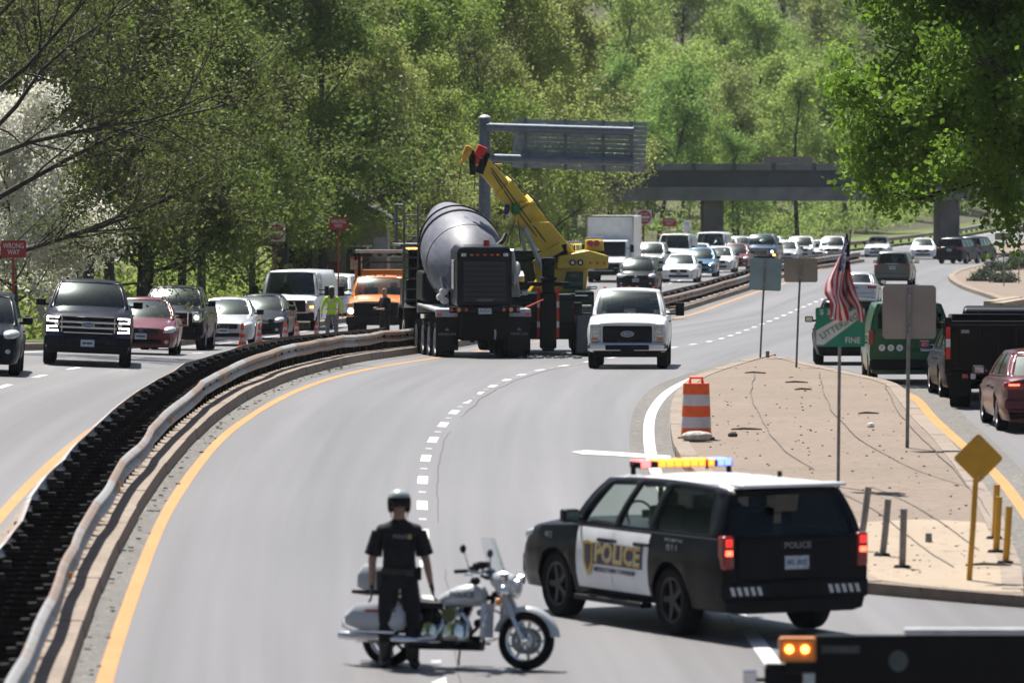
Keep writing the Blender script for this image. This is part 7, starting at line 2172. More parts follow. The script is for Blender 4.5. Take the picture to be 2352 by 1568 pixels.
def figure(h=1.8, girth=1.0, lh=(.34, -.02, .80), rh=(-.34, -.02, .80), le=(.32, .02, 1.12), re=(-.32, .02, 1.12), stance=.14, head_yaw=0.0, fingers=True, lean=0.0):
    k = h / 1.8; g = girth
    J = dict(pelvis=(0, 0, .96, .165 * g, .125 * g), belly=(0, -.02 - lean * .3, 1.12, .165 * g, .130 * g), chest=(0, -lean * .6, 1.32, .175 * g, .120 * g), upper=(0, .01 - lean, 1.43, .140 * g, .095 * g),
             neck=(0, 0 - lean, 1.52, .060, .058), jaw=(0, -.025 - lean, 1.60, .068, .078), head=(0, -.015 - lean, 1.69, .078, .092), crown=(0, 0 - lean, 1.755, .060, .070))
    E = [('pelvis', 'belly'), ('belly', 'chest'), ('chest', 'upper'), ('upper', 'neck'), ('neck', 'jaw'), ('jaw', 'head'), ('head', 'crown')]
    for s, n, el, ha in ((1, 'l', le, lh), (-1, 'r', re, rh)):
        J[n + 'sh'] = (s * .185, .01 - lean, 1.425, .072 * g, .070 * g)
        J[n + 'ua'] = (s * .185 * .5 + el[0] * .5, (el[1]) * .5 - lean * .8, 1.425 * .5 + el[2] * .5, .060 * g, .058 * g)
        J[n + 'el'] = (*el, .046, .046)
        J[n + 'fa'] = tuple(el[i] * .55 + ha[i] * .45 for i in range(3)) + (.044, .042)
        J[n + 'wr'] = (*ha, .030, .028)
        d = Vector(ha) - Vector(el); d.normalize()
        pl = Vector(ha) + d * .075
        J[n + 'pa'] = (*pl, .040, .026)
        E += [('upper', n + 'sh'), (n + 'sh', n + 'ua'), (n + 'ua', n + 'el'), (n + 'el', n + 'fa'), (n + 'fa', n + 'wr'), (n + 'wr', n + 'pa')]
        if fingers:
            side_ = Vector((0, -1, 0)); side_ = (side_ - d * side_.dot(d)).normalized()
            out_ = d.cross(side_)
            for i, (o_, l_) in enumerate(((.030, .070), (.010, .082), (-.010, .076), (-.030, .060))):
                b_ = pl + d * .03 + side_ * o_
                J[n + 'f%da' % i] = (*b_, .0105, .0105); m_ = b_ + d * l_ * .55 - out_ * s * .006
                J[n + 'f%db' % i] = (*m_, .0095, .0095); t_ = m_ + d * l_ * .42 - out_ * s * .022
                J[n + 'f%dc' % i] = (*t_, .008, .008)
                E += [(n + 'pa', n + 'f%da' % i), (n + 'f%da' % i, n + 'f%db' % i), (n + 'f%db' % i, n + 'f%dc' % i)]
            b_ = pl - d * .02 + side_ * .042; J[n + 'ta'] = (*b_, .013, .012); t_ = b_ + d * .055 + side_ * .018; J[n + 'tb'] = (*t_, .010, .010)
            E += [(n + 'pa', n + 'ta'), (n + 'ta', n + 'tb')]
        J[n + 'hip'] = (s * .095, 0, .90, .098 * g, .105 * g)
        J[n + 'th'] = (s * (.10 + stance) / 2 * 1.02, -.01, .70, .094 * g, .096 * g)
        J[n + 'kn'] = (s * stance, -.015, .50, .076 * g, .078 * g)
        J[n + 'ca'] = (s * (stance + .005), .015, .34, .068 * g, .070 * g)
        J[n + 'an'] = (s * (stance + .01), .02, .10, .056, .058)
        J[n + 'he'] = (s * (stance + .01), .03, .045, .040, .040)
        J[n + 'to'] = (s * (stance + .04), -.15, .035, .042, .030)
        E += [('pelvis', n + 'hip'), (n + 'hip', n + 'th'), (n + 'th', n + 'kn'), (n + 'kn', n + 'ca'), (n + 'ca', n + 'an'), (n + 'an', n + 'he'), (n + 'he', n + 'to')]
    return {n: tuple(v_ * k for v_ in J[n]) for n in J}, E

def face_bits(root, k, y, skin, z0=1.66):
    """nose, eyes, mouth, ears on the head (head centre near x=0, z=z0)"""
    m = MB(); m.ball((0, y - .095 * k, (z0 - .012) * k), (.014 * k, .022 * k, .026 * k), 8, 6); m.build('nose', skin, root, smooth=60)
    for s in (1, -1):
        m = MB(); m.ball((s * .031 * k, y - .080 * k, (z0 + .022) * k), (.013 * k, .010 * k, .009 * k), 8, 6); m.build('eye', pm('eye_dark', (.03, .02, .015), rough=.2, noise=0), root, smooth=60)
        m = MB(); m.ball((s * .080 * k, y + .005 * k, (z0 + .0) * k), (.012 * k, .022 * k, .032 * k), 8, 6); m.build('ear', skin, root, smooth=60)
    m = MB(); m.ball((0, y - .086 * k, (z0 - .058) * k), (.026 * k, .010 * k, .007 * k), 10, 6); m.build('mouth', pm('lip', (.22, .08, .07), rough=.5, noise=0), root, smooth=60)

# the motorcycle officer
po = G(917, 1531)
of_ = None
of = thing('person', 'police officer in black uniform and black helmet with a painted pale highlight standing beside the motorcycle', 'person', po, R(4))
of.scale = (1.08, 1.08, 1.08)
J, E = figure(1.80, 1.20, lh=(.33, -.04, .85), le=(.275, .04, 1.13), rh=(-.285, -.02, .85), re=(-.275, .04, 1.13), stance=.135)
def pick(c):
    x, y, z = c
    if z > 1.535: return 1
    if z > .97:
        if abs(x) > .222 and z < 1.215: return 1
        return 0
    if abs(x) > .235: return 1 if z > .86 else 2
    return 2 if z < .16 else 0
bd = link('body', person_mesh(J, E, [M_CLOTH_BK, M_SKIN, M_LEATHER], pick), None, of)
face_bits(of, 1.0, -.025, M_SKIN)
# sleeves, belt gear, chest lettering, badge
for s in (1, -1):
    MB().lathe([(.068, 0), (.088, .20), (.094, .24), (.090, .245), (.06, .01)], (s * .215, .015, 1.40), Vector((s * .22, .10, -1)), n=14).build('sleeve', M_CLOTH_BK, of, smooth=50)
    MB().ball((s * .155, -.06, .045), (.060, .150, .05), 14, 8).build('boot', M_LEATHER, of, smooth=60)
    MB().tube([(s * .145, .02, .06), (s * .143, .02, .16), (s * .141, .02, .22), (s * .14, .018, .26)], [.064, .068, .080, .078], 12).build('boot_shaft', M_LEATHER, of, smooth=60)
MB().lathe([(.155, 0), (.16, .0), (.16, .055), (.155, .055)], (0, 0, .97), (0, 0, 1), n=28, close=True).build('belt', M_LEATHER, of, smooth=50).scale = (1.18, .95, 1)
Bx(of, 'holster', M_LEATHER, [((-.205, .0, .90), (.06, .10, .20))], bevel=.015); Bx(of, 'radio', M_BLACK, [((.205, -.02, .97), (.05, .07, .14))], bevel=.012)
Bx(of, 'pouch', M_LEATHER, [((.10, -.145, .99), (.09, .04, .07))], bevel=.01)
text('POLICE', .055, M_INK_G, of, (0.02, -.158, 1.36), RIGHT, bold=.02)
MB().ball((.10, -.145, 1.36), (.022, .008, .028), 10, 6).build('badge', M_GOLD, of, smooth=60)
hl = MB().lathe([(.121, -.005), (.122, .0), (.120, .05), (.105, .095), (.07, .128), (.02, .142), (.001, .143)], (0, -.012, 1.70), (0, 0, 1), n=26).build('helmet', P_POL_BLACK, of, smooth=60); hl.scale = (1, 1.0, 1)
MB().lathe([(.1195, .062), (.113, .082), (.106, .097), (.071, .130), (.02, .1445), (.001, .1455)], (0, -.012, 1.70), (0, 0, 1), n=26).build('helmet_highlight', paint('helmet_highlight_tone', (.32, .36, .36)), hl, smooth=60)  # pale cap stands in for the highlight on the dark helmet
MB().lathe([(.118, -.015), (.1245, -.01), (.1245, .028), (.1225, .029)], (0, -.012, 1.70), (0, 0, 1), n=26).build('helmet_band', M_BLACK, hl, smooth=60)
V_, F_ = [], []
for i in range(13):
    a_ = R(-40 + 260 * i / 12)
    for z_, r_ in ((1.70, .1235), (1.64, .120), (1.60, .108)): V_.append((r_ * math.cos(a_), -.012 + r_ * math.sin(a_), z_))
for i in range(12):
    for j in range(2): F_.append((i * 3 + j, i * 3 + j + 1, i * 3 + j + 4, i * 3 + j + 3))
n_ = len(V_)
MB().add(V_ + [(x * .94, y * .94, z) for x, y, z in V_], F_ + [tuple(k + n_ for k in reversed(f)) for f in F_]).build('neck_guard', M_BLACK, hl, smooth=60)
MB().prism([(-.085, -.10), (-.06, -.165), (0, -.19), (.06, -.165), (.085, -.10)], 'z', 1.690, 1.702).build('helmet_peak', M_BLACK, hl)
for s in (1, -1): Bx(hl, 'chin_strap', M_BLACK, [((s * .083, -.03, 1.60), (.012, .03, .10))])
MB().ball((0, -.125, 1.72), (.016, .008, .018), 8, 6).build('helmet_badge', M_GOLD, hl, smooth=60)
for s in (1, -1): Bx(of, 'sunglass_lens', M_BLACK, [((s * .034, -.110, 1.680), (.05, .012, .026))], bevel=.008)

# road worker in hi-vis, seen from behind, by the white van
M_HIVIS = pm('hivis_yellow', (.46, .72, .02), rough=.8, noise=.06)
M_SILV = pm('reflective_stripe', (.50, .42, .38), rough=.5, noise=.08)
M_JEAN = pm('grey_trousers', (.17, .16, .17), rough=.9, noise=.15)
def crew(px, D, rz, label, pick, mats, h=1.72, girth=1.0, **kw):
    x = (px - PXW / 2) * D / FOC
    o = thing('person', label, 'person', onground(x, D), rz)
    J, E = figure(h, girth, fingers=True, **kw)
    link('body', person_mesh(J, E, mats, pick), None, o)
    return o
w1 = crew(762, 196, R(178), 'road worker in yellow hi-vis jacket and pale cap with long dark hair, seen from behind', lambda c: 1 if c.z > 1.46 else (0 if c.z > .84 and (abs(c.x) < .26 or c.z > .86) else (1 if abs(c.x) > .27 else 2)),
          [M_HIVIS, M_SKIN, M_JEAN], 1.72, 1.12, lh=(.34, -.10, .90), rh=(-.33, -.12, .90))
for z in (1.22, .98):
    b = MB().lathe([(.190, 0), (.194, .0), (.194, .055), (.190, .055)], (0, -.01, z), (0, 0, 1), n=24, close=True).build('reflective_band', M_SILV, w1, smooth=50); b.scale = (1.05, .85, 1); b.location = (0, 0, 0)
for s in (1, -1): Bx(w1, 'reflective_strip', M_SILV, [((s * .09, .135, 1.34), (.05, .03, .22))], bevel=.01)
MB().loft([[(x * w, .10 + .04 * math.sin(a), z) if False else (w * math.cos(a), .055 + d_ * math.sin(a), z) for a in np.linspace(0, 2 * math.pi, 10, endpoint=False)] for x, z, w, d_ in ((1, 1.70, .085, .06), (1, 1.60, .09, .07), (1, 1.48, .09, .06), (1, 1.38, .075, .05), (1, 1.30, .03, .03))]).build('hair', pm('dark_hair', (.02, .014, .010), rough=.6), w1, smooth=60)
MB().lathe([(.095, -.03), (.098, .02), (.08, .07), (.03, .095), (.001, .097)], (0, 0, 1.66), (0, 0, 1), n=18).build('cap', pm('pale_green_cap', (.50, .60, .42), rough=.8), w1, smooth=60)
w2 = crew(884, 186, R(-55), 'bald man in dark clothes standing before the orange truck', lambda c: 1 if c.z > 1.47 or (c.z < 1.2 and c.z > .9 and c.y < -.16) else 0, [M_CLOTH_BK, M_SKIN], 1.80, 1.1,
          lh=(.10, -.26, 1.12), le=(.27, -.02, 1.12), rh=(-.08, -.27, 1.16), re=(-.27, -.02, 1.12))
face_bits(w2, 1.0, -.025, M_SKIN)
w3 = crew(953, 184, R(-20), 'worker in green hi-vis beside the mixer drum', lambda c: 1 if c.z > 1.47 or (abs(c.x) > .25 and c.z < .92) else (0 if c.z > .92 else 2), [pm('hivis_green', (.12, .62, .10), rough=.8, noise=.06), M_SKIN, M_CLOTH_BK], 1.75, 1.1)
face_bits(w3, .97, -.025, M_SKIN)
MB().lathe([(.13, -.01), (.10, .0), (.10, .04), (.07, .09), (.001, .105)], (0, -.01, 1.69), (0, 0, 1), n=18).build('hard_hat', pm('green_hard_hat', (.2, .6, .2), rough=.4), w3, smooth=60)
# ------------------------------------------------------------------ signs, posts, cones, drum, flag
M_SIGNRED = pm('sign_red', (.33, .022, .035), rough=.45, noise=.06)
M_SIGNGREEN = pm('sign_green', (.004, .20, .115), rough=.45, noise=.05)
M_SIGNWHITE = pm('sign_white', (.58, .57, .57), rough=.5, noise=.05)
M_SIGNBACK = pm('bare_aluminium', (.27, .235, .215), rough=.5, metal=.25, noise=.08, nscale=1.5)
M_SIGNBACK2 = pm('blue_grey_aluminium', (.22, .30, .33), rough=.45, metal=.3, noise=.1, nscale=1.5)
M_SIGNYEL = pm('sign_yellow', (.60, .30, .012), rough=.45, noise=.04)
M_POSTGREY = pm('galvanised_post', (.20, .19, .19), rough=.5, metal=.4, noise=.15)
M_POSTRED = pm('red_post', (.38, .025, .02), rough=.5, noise=.08)
M_POSTYEL = pm('yellow_post', (.55, .28, .015), rough=.5, noise=.06)

def rrect(w, h, r=.05, n=4):
    out = []
    for cx, cz, a0 in ((w / 2 - r, h / 2 - r, 0), (-w / 2 + r, h / 2 - r, 90), (-w / 2 + r, -h / 2 + r, 180), (w / 2 - r, -h / 2 + r, 270)):
        for k in range(n + 1):
            a = R(a0 + 90 * k / n); out.append((cx + r * math.cos(a), cz + r * math.sin(a)))
    return out

def sign(label, base, px0, px1, py0, py1, plate_m, post_m, name='road_sign', cat='sign', front_post=True, r=.05, tilt=0.0, top_over=0.0, D=None, yaw=0.0, group=None, post_w=.07):
    """a plate on a post standing at the ground point seen at 'base'; the plate spans the given photograph box at that depth"""
    p = G(*base) if D is None else onground((base[0] - PXW / 2) * D / FOC, D)
    a, b = AT(px0, py1, p.y), AT(px1, py0, p.y)
    w, h = b.x - a.x, b.z - a.z
    cx, cz = (a.x + b.x) / 2 - p.x, (a.z + b.z) / 2 - p.z
    o = thing(name, label, cat, p, yaw, group)
    pl = MB().prism([(q[0], q[1]) for q in rrect(w, h, r)], 'y', -.004, .004).build('plate', plate_m, o)
    pl.location = (cx, 0, cz); pl.rotation_euler = (0, tilt, 0)
    top = cz + h / 2 + top_over
    yo = -.035 if front_post else .035
    lx = cx * .98
    m = MB()
    m.tube([(0, yo, -.1), (lx * .5, yo, top * .55), (lx, yo, top - .04)], post_w / 2, 4)
    m.build('post', post_m, o)
    if front_post:
        for dz in (-h * .3, h * .3):
            MB().ball((lx, yo - .04, cz + dz), .016, 6, 4).build('bolt', P_LTGREY, o)
    return o, pl, w, h, cx, cz

sg, pl, w, h, cx, cz = sign('red wrong way sign on a red post at the left edge', (28, 800), 2, 60, 552, 592, M_SIGNRED, M_POSTRED, front_post=False, D=150)
text('WRONG\nWAY', h * .42, M_SIGNWHITE, pl, (0, -.008, 0), RIGHT, bold=.012, width=w * .82)
sg, pl, w, h, cx, cz = sign('small red wrong way sign above the white van', (777, 640), 757, 798, 500, 528, M_SIGNRED, M_POSTRED, front_post=False, D=228)
text('WRONG\nWAY', h * .42, M_SIGNWHITE, pl, (0, -.008, 0), RIGHT, bold=.012, width=w * .8)
def do_not_enter(label, base, box, D):
    sg, pl, w, h, cx, cz = sign(label, base, *box, M_SIGNWHITE, M_POSTRED, front_post=False, D=D)
    d = MB().prism([(w * .46 * math.cos(2 * math.pi * k / 32), w * .46 * math.sin(2 * math.pi * k / 32)) for k in range(32)], 'y', -.009, -.004).build('red_disc', M_SIGNRED, pl)
    MB().box((0, -.011, 0), (w * .70, .004, h * .14)).build('white_bar', M_SIGNWHITE, pl)
    text('DO NOT', h * .20, M_SIGNWHITE, pl, (0, -.011, h * .22), RIGHT, width=w * .52)
    text('ENTER', h * .20, M_SIGNWHITE, pl, (0, -.011, -h * .22), RIGHT, width=w * .52)
do_not_enter('do not enter sign on red post half hidden by leaves left of the white van', (633, 640), (616, 655, 512, 555), 222)
do_not_enter('white and red do not enter sign beside the white box truck', (1478, 640), (1462, 1497, 482, 516), 330)
sg, pl, w, h, cx, cz = sign('red sign above the white work van in the far queue', (1537, 620), 1522, 1553, 501, 520, M_SIGNRED, M_POSTRED, front_post=False, D=372)
text('WRONG\nWAY', h * .42, M_SIGNWHITE, pl, (0, -.008, 0), RIGHT, width=w * .8)
sg, pl, w, h, cx, cz = sign('small red sign just behind the yellow boom', (1250, 640), 1241, 1259, 515, 533, M_SIGNRED, M_POSTRED, front_post=False, D=260)
sign('blank grey sign back standing above the orange truck', (875, 640), 860, 890, 545, 592, pm('dull_grey_plate', (.16, .17, .18), rough=.6, noise=.1), M_POSTGREY, D=240)
sign('pale blue-grey blank sign tilted on its post at the island tip', (1745, 836), 1722, 1795, 593, 667, M_SIGNBACK2, M_POSTGREY, tilt=R(2.5))
sign('tan blank sign on a thin post, right of the blue-grey one', (1828, 858), 1801, 1878, 593, 648, M_SIGNBACK, M_POSTGREY)
sign('large blank tan sign back in front of the green van', (2083, 1048), 2027, 2150, 655, 778, M_SIGNBACK, M_POSTGREY, r=.07, post_w=.085)
sign('small tan sign under the maple at the far right', (2306, 640), 2285, 2325, 535, 551, M_SIGNBACK, M_POSTGREY, D=FOC / 47)
sign('small grey sign with thin post at the far right edge', (2340, 640), 2331, 2352, 520, 530, M_SIGNBACK, M_POSTGREY, D=FOC / 46)
# green littering sign
sg, pl, w, h, cx, cz = sign('green and white littering fine sign under the flag', (1925, 1140), 1873, 1987, 706, 796, M_SIGNGREEN, M_POSTGREY, front_post=False, r=.03)
bd_ = MB().prism([(-w / 2 + .01, -h / 2 + .03), (-w / 2 + .01, -h / 2 + .25), (w * .28, h * .46), (w / 2 - .01, h * .46), (w / 2 - .01, h * .32), (-w * .33, -h / 2 + .03)], 'y', -.008, -.004).build('white_band', M_SIGNWHITE, pl)
text('LITTERING', h * .22, M_SIGNGREEN, pl, (-w * .02, -.010, h * .02), (math.pi / 2, -R(30), 0), bold=.015, width=w * .86)
text('$ 300', h * .19, M_SIGNWHITE, pl, (-w * .22, -.008, h * .38), RIGHT, bold=.01, width=w * .40)
text('FINE', h * .21, M_SIGNWHITE, pl, (w * .25, -.008, -h * .34), RIGHT, bold=.012, width=w * .30)
MB().tube([(cx + .12, .05, cz - .2), (cx + .10, .05, 3.2), (cx + .16, .05, 4.15)], .014, 6).build('flag_staff', M_POSTGREY, sg)

# flag hanging from the staff
p = G(1925, 1140); Dl = p.y - .12
fl = thing('flag', 'limp red and white striped flag with starred blue corner above the littering sign', 'flag', p)
M_FRED = pm('flag_red', (.42, .012, .035), rough=.8, noise=.06); M_FWH = pm('flag_white', (.60, .55, .55), rough=.8, noise=.05); M_FBL = pm('flag_blue', (.010, .014, .06), rough=.85, noise=.1)
rng = np.random.default_rng(2)
# stripes run down the hanging cloth; each stripe is its own strip between two edge curves traced on the limp flag
topx, topy = 1943, 536
edge_l = [(1943, 536), (1936, 565), (1922, 600), (1900, 645), (1893, 672), (1906, 700), (1905, 734)]
edge_r = [(1948, 536), (1950, 565), (1953, 600), (1957, 640), (1966, 675), (1980, 705), (1990, 738)]
def edge(u, v):
    def ev(e):
        t = v * (len(e) - 1); i = min(int(t), len(e) - 2); f = t - i
        return np.array(e[i]) * (1 - f) + np.array(e[i + 1]) * f
    a, b = ev(edge_l), ev(edge_r)
    q = a * (1 - u) + b * u
    d = .15 * math.sin(u * 8.0 + v * 3.2) * min(1, v * 2.2) + .07 * math.sin(u * 17 + 1.0 + v * 2) + .04 * math.sin(v * 14)
    q = q + np.array([4.0 * math.sin(u * 8 + v * 9), 2.0 * math.sin(u * 11 + v * 4)]) * min(1, v * 1.6) * (1 if 0 < u < 1 else .5)
    return AT(q[0], q[1], Dl + d) - p
nst = 13
for k in range(nst):
    m = MB(); V_, F_ = [], []
    rows = 14
    v0 = .26
    for j in range(rows + 1):
        v = v0 + (1 - v0) * j / rows
        for i in range(4):
            u = (k + i / 3) / nst
            V_.append(edge(u, v))
    for j in range(rows):
        for i in range(3):
            a = j * 4 + i; F_.append((a, a + 1, a + 5, a + 4))
    m.add(V_ + [q + Vector((0, .004, 0)) for q in V_], F_ + [tuple(x + len(V_) for x in reversed(f)) for f in F_])
    m.build('stripe', M_FRED if k % 2 == 0 else M_FWH, fl, smooth=60)
m = MB(); V_, F_ = [], []
for j in range(9):
    v = .42 * j / 8
    for i in range(8):
        u = (.30 if v > .26 else 0) + (1 - (.30 if v > .26 else 0)) * i / 7
        V_.append(edge(u, v) + Vector((0, -.012, 0)))
for j in range(8):
    for i in range(7):
        a = j * 8 + i; F_.append((a, a + 1, a + 9, a + 8))
m.add(V_ + [q + Vector((0, .006, 0)) for q in V_], F_ + [tuple(x + len(V_) for x in reversed(f)) for f in F_]); ct = m.build('canton', M_FBL, fl, smooth=60)
for k in range(18):
    c = edge(rng.uniform(.35, .95), rng.uniform(.08, .40)) + Vector((0, -.022, 0))
    disc(ct, 'star', M_FWH, c, .016, .016, .004, ax='y', n=5)

# yellow diamond sign
p = G(2224, 1360)
dm = thing('warning_sign', 'yellow diamond warning sign, blank, on a yellow post at the island nose', 'sign', p)
a = AT(2247, 1052, p.y) - p; hw = (AT(2302, 1052, p.y) - AT(2192, 1052, p.y)).x / 2
poly = []
for k in range(4):
    c0 = R(90 * k); r_ = hw - .05
    for t in (-30, -10, 10, 30):
        poly.append((r_ * math.cos(c0) + .05 * math.cos(c0 + R(t)) * 1.0, r_ * math.sin(c0) + .05 * math.sin(c0 + R(t))))
pl = MB().prism(poly, 'y', -.004, .004).build('plate', M_SIGNYEL, dm); pl.location = (a.x, 0, a.z)
for dz in (-hw * .75, hw * .80): MB().ball((a.x, -.012, a.z + dz), .014, 6, 4).build('bolt', P_LTGREY, dm)
MB().tube([(0, .04, -.05), (a.x * .5, .04, a.z * .5), (a.x, .04, a.z + hw * .9)], .048, 4).build('post', M_POSTYEL, dm)

def stub(base, top, mat, label, r=.045, name='marker_post'):
    p = G(*base); q = AT(top[0], top[1], p.y) - p
    o = thing(name, label, 'post', p, 0, 'marker posts on the gore island')
    MB().tube([(0, 0, .10), q * .5, q], r, 8).build('post', mat, o, smooth=40)
    MB().cyl((0, 0, .14), (0, 0, .19), .13, .10, n=12).build('base', M_BLACK, o, smooth=40)
    return o
stub((1972, 1290), (1995, 1118), M_POSTGREY, 'grey marker post leaning right, first beside the police car')
stub((2026, 1302), (2040, 1146), M_POSTGREY, 'grey marker post second from the police car')
stub((2072, 1330), (2076, 1168), M_POSTGREY, 'upright grey marker post third from the police car')
stub((2284, 1262), (2290, 1112), M_POSTYEL, 'tallest yellow marker post behind the diamond sign, farthest of three')
stub((2287, 1294), (2295, 1140), M_POSTYEL, 'middle yellow marker post right of the diamond sign')
stub((2309, 1320), (2318, 1162), M_POSTYEL, 'nearest yellow marker post at the right of the island nose')
p = G(2133, 1270); o = thing('post_stump', 'short dark post stump on the pale island nose', 'post', p + Vector((0, 0, .15)))
MB().cyl((0, 0, 0), (0, 0, .13), .05, .045, n=10).build('stump', M_POSTGREY, o, smooth=40)
p = G(1763, 834); o = thing('post_stump', 'tiny post stump at the tip of the gore island', 'post', p + Vector((0, 0, .1)))
MB().cyl((0, 0, 0), (0, 0, .22), .05, .05, n=10).build('stump', M_POSTGREY, o, smooth=40)

# channelizer drum with sandbag
M_ORANGE_P = pm('safety_orange', (.75, .10, .015), rough=.5, noise=.06)
M_WHITE_B = pm('reflective_white', (.50, .48, .52), rough=.4, noise=.05)
p = G(1599, 1027) + Vector((0, 0, .15)); s_ = FOC / p.y
dr = thing('traffic_drum', 'orange and white striped traffic drum with carrying handle', 'traffic drum', p)
H_ = 128 / s_; w0, w1_ = 71 / s_, 60 / s_
nseg = 5
for k in range(nseg):
    z0, z1 = H_ * (k / nseg), H_ * ((k + 1) / nseg)
    a0, a1 = (w0 + (w1_ - w0) * k / nseg) / 2, (w0 + (w1_ - w0) * (k + 1) / nseg) / 2
    m = MB().lathe([(.02, z0), (a0 * .99, z0), (a0 * 1.0, z0 + .015), (a1 * 1.0, z1 - .015), (a1 * .99, z1), (.02, z1)], (0, 0, 0), (0, 0, 1), n=22)
    m.build('drum_band', M_ORANGE_P if k % 2 == 0 else M_WHITE_B, dr, smooth=40).scale = (1, .8, 1)
hd_ = MB(); hd_.tube([(-.11, 0, H_), (-.10, 0, H_ + .10), (.10, 0, H_ + .10), (.11, 0, H_)], .03, 6); hd_.build('handle', M_ORANGE_P, dr)
MB().lathe([(.02, 0), (w0 * .62, 0), (w0 * .60, .05), (.02, .05)], (0, 0, -.02), (0, 0, 1), n=22).build('rubber_base', M_BLACK, dr, smooth=40)
p2 = G(1598, 1031) + Vector((0, -.32, .15))
sb = thing('sandbag', 'pale sandbag lying at the foot of the traffic drum', 'sandbag', p2)
m = MB(); m.ball((0, 0, .085), (.27, .18, .10), 16, 10); m.ball((.12, -.03, .10), (.16, .13, .075), 12, 8); b_ = m.build('bag', pm('sandbag_cloth', (.42, .39, .36), rough=.9, noise=.2, nscale=14, bump=.6), sb, smooth=60)

# traffic cones
def cone(base, h_px, label):
    p = G(*base); h = h_px * p.y / FOC
    o = thing('traffic_cone', label, 'cone', p, RNG.uniform(0, 1), 'traffic cones closing the left lane')
    k = h / .71
    Bx(o, 'base', M_ORANGE_P, [((0, 0, .025), (.36 * k, .36 * k, .05))], bevel=.01)
    for z0, z1, mm in ((.05, .22, M_ORANGE_P), (.22, .33, M_WHITE_B), (.33, .43, M_ORANGE_P), (.43, .53, M_WHITE_B), (.53, .71, M_ORANGE_P)):
        rr = lambda z: (.135 - .105 * z / .71) * k
        MB().cyl((0, 0, z0 * k), (0, 0, z1 * k), rr(z0), rr(z1), n=16).build('cone_band', mm, o, smooth=40)
cone((557, 804), 62, 'orange and white cone, nearest of the row by the silver sedan')
cone((595, 797), 54, 'orange and white cone, second of the row')
cone((655, 788), 50, 'orange and white cone, middle of the row, partly before the dark sedan')
cone((682, 783), 46, 'orange and white cone in front of the white van grille')
cone((727, 778), 42, 'orange and white cone just left of the hi-vis worker')

# sticks, stones and litter on the island
rr_ = random.Random(12)
def bit(kind, px, py, L_, label, mat, rz):
    p = G(px, py) + Vector((0, 0, .17))
    o = thing(kind, label, 'litter', p, rz, 'litter on the gore island')
    m = MB(); m.tube([(-L_ / 2, 0, .02), (-.1 * L_, .02, .035), (.2 * L_, -.02, .03), (L_ / 2, .01, .02)], [.014, .022, .02, .012], 6); m.build('piece', mat, o)
M_STICK = pm('dead_stick', (.06, .045, .035), rough=.9, noise=.2)
for px, py, L_, lab in ((1715, 1010, .55, 'dark stick on the island right of the drum'), (1995, 972, .40, 'dark stick in the middle of the island'), (1845, 915, .36, 'short dark stick near the island tip'), (1830, 898, .5, 'long stick at the island tip'), (1735, 875, .5, 'stick lying at the left edge of the island tip'), (2270, 1330, .6, 'pale stick on the island nose')):
    bit('stick', px, py, L_, lab, M_STICK, rr_.uniform(-.3, .3))
p = G(1683, 1022) + Vector((0, 0, .15)); o = thing('stone', 'dark round stone on the island right of the drum', 'stone', p); m = MB(); m.ball((0, 0, .03), (.09, .08, .06), 10, 6); m.build('stone', pm('dark_stone', (.06, .055, .05), rough=.9, noise=.2), o, smooth=60)
p = G(2000, 1000) + Vector((0, 0, .15)); o = thing('paper_litter', 'crumpled white paper scrap on the island', 'litter', p); m = MB(); m.ball((0, 0, .04), (.08, .07, .05), 7, 4); m.build('scrap', pm('white_paper', (.7, .7, .7), rough=.8, noise=.1), o)
m = MB()
PV = [(p_[0], p_[1]) for p_ in poly] if False else None
for k in range(520):
    u = rr_.random(); px = rr_.uniform(1560, 2330); py = rr_.uniform(850, 1350)
    # keep to the island
    q = G(px, py)
    if not (np.interp(q.y, A[:, 1], A[:, 0]) + .4 < q.x < np.interp(-q.y, -B[:, 1], B[:, 0]) - .4): continue
    s_ = rr_.uniform(.004, .018)
    m.box((q.x, q.y, q.z + .155 + s_ * .3), (s_ * 2.2, s_ * 1.8, s_), rotm(rz=rr_.uniform(0, 3)))
tag(m.build('gravel', pm('dark_grit', (.09, .075, .06), rough=.9, noise=.3)), 'dark grit scattered over the gore island', kind='stuff')
m = MB()
for k in range(700):
    i = rr_.randrange(5, len(RKf) - 5)
    if RKf[i][1] > 150: continue
    q = RKf[i] + normals(RKf[i - 1:i + 2])[1] * rr_.uniform(.03, .27)
    s_ = rr_.uniform(.006, .03)
    m.box((q[0], q[1], float(gz(*q)) + s_ * .4), (s_ * 2, s_ * 1.7, s_), rotm(rz=rr_.uniform(0, 3)))
tag(m.build('gravel', pm('pale_grit', (.26, .24, .22), rough=.9, noise=.35)), 'loose grit along the median gutter', kind='stuff')

